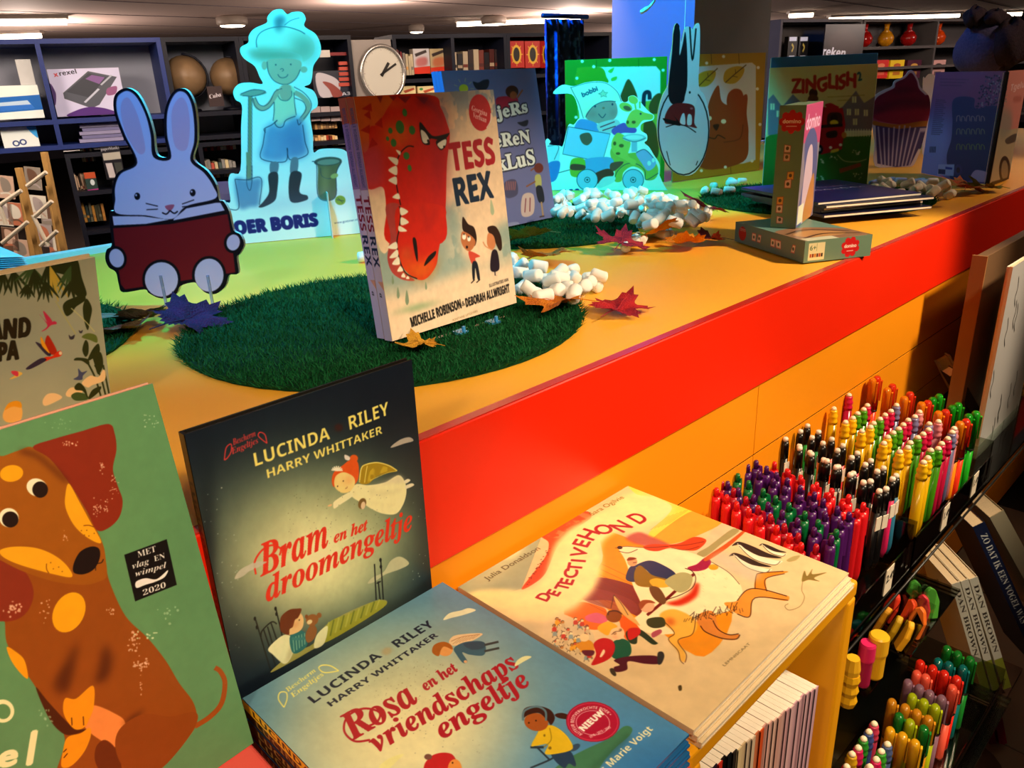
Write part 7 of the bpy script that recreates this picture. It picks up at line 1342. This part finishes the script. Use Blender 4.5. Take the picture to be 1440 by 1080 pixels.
# packs left of the clock
for k, (x0, y0, x1, y1, c, lab) in enumerate(((452, 70, 467, 80, 'c8c4c0', 'small white pack top left of the black shelving'), (467, 73, 499, 77.5, '7a1820', 'long narrow dark red pack left of the clock'),
        (480, 86, 500, 91, 'b8483a', 'topmost of five red strip packs left of the clock'), (480, 93.5, 500, 98.5, 'b8483a', 'second of five red strip packs left of the clock'), (480, 101, 500, 106, 'b8483a', 'middle one of five red strip packs left of the clock'), (480, 108.5, 500, 113.5, 'b8483a', 'fourth of five red strip packs left of the clock'), (480, 116, 500, 121, 'b8483a', 'lowest of five red strip packs left of the clock'))):
    bbox('strip_pack', lab, 'pack', x0, y0, x1, y1, c, .02, None, -.04, 'packs on the black shelving')
S = sheet(.3, .3, '1a1a28', 90); S.f([(.1, .1), (.5, .2), (.7, .5), (.6, .9), (.15, .95)], 'b8a8a4'); S.f([(.25, .4), (.5, .5), (.75, .9), (.5, 1), (.4, .7)], '8a3a30'); S.t('A3', (.72, .95), (.95, .93), .12, 'd8d0cc', 'bold'); bbox('paint_pad', 'dark pad marked A3 with a red hand print, lower left of the clock', 'pad', 444, 99, 498, 137, '1a1a28', .02, S.mat('pad_print'), -.05)
# ---- many books and small boxes
def spines(lab, x0, x1, yb, h, n, palette, seed, grp, jit=.25, name='book', cat='book', th=.12, din=-.1, vary=.2):
    rg = random.Random(seed); sa, zb = bg(x0, yb); sb, zb2 = bg(x1, yb); z0 = (zb+zb2)/2; hh = h/FPX*float(((BP+BD*(sa+sb)/2)-CAM) @ RC[:, 2])
    w = (sb-sa)/n; ORDS = ['first', 'second', 'third', 'fourth', 'fifth', 'sixth', 'seventh', 'eighth', 'ninth', 'tenth', 'eleventh', 'twelfth', 'thirteenth', 'fourteenth', 'fifteenth', 'sixteenth', 'seventeenth', 'eighteenth', 'nineteenth', 'twentieth']
    for k in range(n):
        H = hh*(1-vary*rg.random()); g = MB(); g.box((.001, 0, -th), (w*(1-jit*rg.random()*.3)-.001, H, 0)); c = palette[rg.randrange(len(palette))]
        g.box((.001, H*.25, 0), (w*.9-.001, H*.4, .0008), 1)
        o = g.build(name, [mat('spine_'+c, c, .5), mat('band_'+palette[(k+1) % len(palette)], palette[(k+1) % len(palette)], .5)], M=BM @ Matrix.Translation((sa+k*w, z0, din)) @ Matrix.Rotation(rg.uniform(-.03, .03) if k else 0, 4, 'Z'))
        look(o, '%s %s from the left %s' % (ORDS[k], name.replace('_', ' '), lab), cat, grp)
BK1 = ['8a2a20', '6a6a6a', 'c8b898', '2a3a5a', 'a87a3a', '4a1a20', 'd8c8b0', '1c1c24', '7a8a7a', 'b04030']
spines('on the shelf directly right of the clock', 562, 576, 105, 33, 5, ['8a2a30', 'c88a70', '5a2030'], 3, 'slim books right of the clock')
spines('of the leaning pale ones right of the clock', 577, 592, 105, 30, 4, ['c8b898', '8a8078', 'd8a060'], 4, 'leaning books right of the clock')
for k, (x0, x1, c1, c2, lab) in enumerate(((592.5, 615.5, 'c8b8ac', 'b03028', 'white and red carton above the circus book'), (616.5, 640, 'b89a6a', 'c84a28', 'tan and orange carton above the circus book'))):
    S = sheet(.1, .14, c1, 50); S.f([(0, .75), (1, .7), (1, 1), (0, 1)], 'd8321a', sm=False); S.f([(.1, .2), (.8, .05), (.85, .15), (.15, .32)], '3a2a24', sm=False); S.f([(.2, .4), (.8, .35), (.8, .65), (.2, .7)], c2, .6, 3); bbox('puzzle_carton', lab, 'box', x0, 67, x1, 103, c1, .06, S.mat('puzzle_print'))
spines('in the dark row left of the red square cartons', 646, 714, 101, 30, 9, ['4a1c18', '2a1a1c', 'a8947c', '6a2a20', '1c1a20', 'b0a088'], 5, 'dark books above the circus book')
for k, x0 in enumerate((564, 592)): S = sheet(.1, .06, 'e8c88a', 60); S.f([(.3, .5), (.9, .2), (.95, .4), (.4, .75)], 'b04828', sm=False); S.e(.2, .3, .1, .14, '3a8a3a'); bbox('card_game', ['cream card game carton, left of two beside the circus book', 'cream card game carton, right of two, touching the circus book'][k], 'box', x0, 121, x0+25, 134, 'e8c88a', .06, S.mat('card_game_print'), -.05)
for k, x0 in enumerate((721, 744, 766)):
    S = sheet(.1, .14, 'b01c14', 60); S.e(.5, .5, .32, .36, 'd8a02c'); S.e(.5, .5, .2, .26, '1c1410'); 
    for j in range(8): a = j*PI/4; S.l([(.5, .5), (.5+.42*math.cos(a), .5+.44*math.sin(a))], .04, 'd8a02c')
    S.e(.5, .5, .2, .26, '1c1410'); bbox('sun_carton', ['leftmost', 'middle', 'rightmost'][k]+' red carton with a golden sunburst left of the pillar', 'box', x0, 57, min(x0+21.5, 780), 95, 'b01c14', .06, S.mat('sun_print', .4), -.05, 'red sunburst cartons')
# blue mottled curtain
S = sheet(.3, 1.2, '101c44', 120); rg = np.random.default_rng(3); S.a[:] = rgb('0e1a40')
nz = fnoise(S.H, S.W, 40, 4, 2); S.a[nz > .58] = rgb('1c2e58'); S.a[nz > .68] = rgb('4a6090')
c0 = ony(773, 250, 2.05); c1 = ony(822, 250, 2.05); t = thing('curtain', 'dark blue speckled curtain hanging left of the pillar', 'curtain', (c0[0], 2.05, -.35))
g = MB(); wv = c1[0]-c0[0]; n_ = 16; mcur = S.mat('curtain_print', .8)
for i in range(n_):
    a, b = i/n_, (i+1)/n_; f = lambda q: .018*math.sin(q*PI*7); g.face([(a*wv, f(a), 0), (b*wv, f(b), 0), (b*wv, f(b), .86), (a*wv, f(a), .86)], 0, [(a, 0), (b, 0), (b, 1), (a, 1)])
o = g.build('fabric', mcur, t); o.modifiers.new('thickness', 'SOLIDIFY').thickness = .003
g = MB(); g.tube([(-.02, 0, .87), (wv+.02, 0, .87)], .008, 8); g.build('rail', M_dk, t, True)
# right of the pillar
for k, x0 in enumerate((1122, 1137.5)): S = sheet(.1, .18, '16130f', 40); S.f([(.1, .02), (.9, .02), (.9, .22), (.1, .22)], 'd8d0c8', sm=False); S.l([(.4, .35), (.6, .5), (.45, .7)], .12, 'b8983a'); S.f([(.2, .88), (.8, .88), (.8, .96), (.2, .96)], 'c8c0b8', sm=False); bbox('perfume_box', ['left', 'right'][k]+' one of two black boxes with white headings right of the pillar', 'box', x0, 50, x0+13, 81, '16130f', .04, S.mat('perfume_print'), -.1)
S = sheet(.3, .34, '1c1214', 120); S.glow((.4, .4), 1, 1, '5a3a30', .01); S.f([(.1, .3), (.5, .1), (.9, .4), (.8, .7), (.2, .6)], '3a2420', .8, 8); S.f([(0, .85), (1, .8), (1, 1), (0, 1)], '6a3a4a', sm=False); S.t('reken', (-.02, .74), (.55, .8), .2, 'd8ccc8', 'bold', fat=.6)
bbox('poster', 'dark poster with large white lettering above the bus box', 'poster', 1158, 34, 1213, 92, '1c1214', .01, S.mat('poster_print'), .005)
for k, (x, c, lab) in enumerate(((1235, 'b01410', 'round red glass vase, leftmost on the grey shelf'), (1265, 'd89010', 'amber glass vase on the grey shelf'), (1297, 'a81410', 'red glass vase right of the amber one'), (1338, 'd8480c', 'orange glass vase nearest the plush toy'))):
    s, z = bg(x, 71); m_ = mat('vase_'+c, c, .1, .6, 0, trans=.3); hv = 24/FPX*8
    t = thing('glass_vase', lab, 'vase', BM @ Matrix.Translation((s, .4521, -.15)) @ Matrix.Rotation(-PI/2, 4, 'X'), 'glass vases on the grey shelf')
    g = MB(); g.lathe([(.025, 0), (.06, .03), (.068, .07), (.045, .11)], 14); g.build('bowl', m_, t, True); g = MB(); g.lathe([(.045, .11), (.018, .13), (.022, .17), (.03, .18)], 14); g.build('neck', m_, t, True)
for k, (x0, c, c2, lab) in enumerate(((1216, 'b8b0a0', '8a8070', 'grey card box partly behind the bus box'), (1238, 'd01c14', 'e87a50', 'bright red card box above the cupcake cut-out'), (1260, 'e8b814', 'b8501c', 'yellow card box above the cupcake cut-out'), (1284, '4a1428', 'c8903a', 'dark purple card box above the cupcake cut-out'), (1318, 'c89080', '3a2a28', 'pale pink card box left of the plush toy'))):
    S = sheet(.1, .13, c, 50); S.e(.5, .3, .25, .12, c2); S.f([(.25, .62), (.75, .62), (.75, .82), (.25, .82)], c2, .7, sm=False); bbox('tea_box', lab, 'box', x0, 84 if k else 83, x0+19.5, 110, c, .08, S.mat('tea_print', .4), -.06)
# lower shelves
spines('on the top shelf of the low bookcase behind the rabbit', 117, 137, 229, 23, 7, BK1, 8, 'books in the low bookcase'); spines('on the second shelf of the low bookcase', 107, 126, 275, 28, 6, ['c8a890', '8a3a2a', 'd8c0a8', '3a2a24'], 9, 'books in the low bookcase, second shelf')
S = sheet(.1, .14, '2a3a34', 50); S.f([(0, 0), (1, 0), (1, .3), (0, .3)], 'b84a28', sm=False); S.e(.6, .5, .2, .15, 'c8c8c0'); S.f([(0, .85), (1, .82), (1, 1), (0, 1)], 'b82a7a', sm=False); bbox('notebook', 'front-facing notebook with a pale disc left of the rabbit', 'book', 121, 243, 137, 272, '2a3a34', .02, S.mat('disc_print'), -.04)
spines('on the third shelf of the low bookcase', 116, 152, 315, 28, 8, ['a8743a', '3a3a2a', '6a6a5a', 'b8843a', '2a3a3a'], 10, 'books in the low bookcase, third shelf')
S = sheet(.14, .2, '15131a', 60); S.t('paperblanks', (.02, .12), (.98, .1), .09, 'c8c0b8', 'serif'); S.f([(.05, .2), (.98, .18), (.98, .4), (.05, .42)], 'a89c88', sm=False); S.f([(.1, .5), (.45, .5), (.5, .95), (.15, .95)], 'b8a8a0', sm=False); S.f([(.55, .5), (.95, .5), (.95, .9), (.58, .9)], '3a3a34', sm=False); bbox('notebook_stand', 'dark stand of notebooks with a small white heading left of the rabbit ear', 'display', 145, 205, 172, 252, '15131a', .03, S.mat('stand_print'), .01)
spines('on the magazine shelf left of the child cut-out', 282, 338, 213, 22, 12, BK1, 12, 'magazines on the low shelf', name='magazine', cat='magazine'); spines('on the second magazine shelf left of the child cut-out', 284, 340, 252, 26, 11, ['c8584a', 'b8b0a0', '4a5a5a', 'd8c8a0', '8a8a8a'], 13, 'magazines on the second low shelf', name='magazine', cat='magazine')
for k in range(8):
    x0 = 440+(k % 4)*14; y0 = 150+(k//4)*10.5; bbox('tape_pack', '%s pack of the %s row right of the child cut-out' % (['first', 'second', 'third', 'fourth'][k % 4], ['upper', 'lower'][k//4]), 'pack', x0, y0, x0+13, y0+10, 'a8989c', .05, None, -.04, 'grey packs right of the child cut-out')
spines('on the warm-lit shelf right of the child cut-out', 437, 450, 212, 22, 4, ['a8947c', 'c8b090'], 14, 'pale books right of the child cut-out'); spines('of the small lit jars right of the child cut-out', 451, 484, 208, 17, 8, ['e8b878', 'a83a1c', 'f0d8a8', '7a2a14'], 15, 'lit jars right of the child cut-out', name='small_jar', cat='jar'); spines('of the tiny lit jars on the shelf above', 450, 482, 182, 9, 8, ['e8c890', 'c89a60', '8a6a4a'], 16, 'tiny jars right of the child cut-out', name='small_jar', cat='jar')
# dark blue round table / stool top seen between the cut-outs
q = onpl(330, 262, CAM+Fh*3.3, Fh); lathe_thing('blue_stool', 'dark blue round stool between the rabbit and child cut-outs', 'stool', (q[0]-.1, q[1], ZF+.004), (('foot', [(.2, 0), (.2, .02), (.03, .05)], M_dk), ('column', [(.03, .05), (.03, q[2]-ZF-.14)], M_dk), ('seat', [(.24, q[2]-ZF-.14), (.27, q[2]-ZF-.1), (.27, q[2]-ZF-.02), (.24, q[2]-ZF)], mat('blue_fabric', '2a3468', .7))), 24)
# ---- wooden lattice rack with white rods at the far left
M_gold = mat('pale_wood_post', 'b08a52', .45, .4, .12, 6); M_rodw = mat('white_rod', 'd8d0c0', .4)
def P3(x, y, D=3.2): return onpl(x, y, CAM+Fh*D, Fh)
t = thing('lattice_rack', 'pale wooden rack with white diagonal rods at the left edge', 'rack', tuple(P3(40, 380))); O = P3(40, 380)
def prt(nm, a, b, r, m, D=3.2, n=4):
    g = MB(); g.tube([tuple(P3(*a, D)-O), tuple(P3(*b, D)-O)], r, n); g.build(nm, m, t)
for a, b in (((26, 236), (70, 420)), ((62, 214), (104, 420))): prt('post', a, b, .014, M_gold, 3.2)
for a, b in (((30, 270), (56, 420)), ((68, 262), (96, 420))): prt('post', a, b, .012, M_gold, 3.45)
for a, b in (((0, 288), (30, 268)), ((38, 262), (65, 242)), ((3, 342), (39, 312)), ((48, 305), (73, 283)), ((38, 372), (48, 362)), ((57, 346), (80, 325)), ((46, 302), (68, 346)), ((0, 290), (8, 315))): prt('white_rod', a, b, .008, M_rodw, 3.15, 8)
t2 = [('c8a084', 'cream'), ('b86a4a', 'orange'), ('8a7a6a', 'grey'), ('d8c8b0', 'white'), ('6a4a38', 'brown'), ('a8948a', 'beige')]
for k, (x, y) in enumerate(((6, 262), (20, 300), (44, 250), (52, 290), (12, 335), (60, 330), (28, 352), (78, 345), (66, 300), (4, 300))):
    c, cn = t2[k % 6]; Mq, w, h = pxbox((x-11, y-16), (x+11, y-19), (x-7, y+16), 3.7, .05); S = sheet(.1, .14, c, 40); S.f([(.2, .1), (.7, .2), (.8, .6), (.3, .7)], t2[(k+2) % 6][0]); S.l([(.1, .8), (.6, .75), (.9, .9)], .08, t2[(k+3) % 6][0])
    tt = thing('postcard', '%s greeting card in the rack at the left edge, %s' % (cn, ['top left', 'upper left', 'top centre', 'upper centre', 'middle left', 'middle right', 'lower left', 'lowest right', 'upper right', 'far left'][k]), 'card', Mq, 'greeting cards in the wooden rack'); g = MB(); g.box((0, 0, -.004), (w, h, 0), 1, mf=0, uvf=UVQ); g.build('card_front', [S.mat('postcard_print'), M_pb], tt)
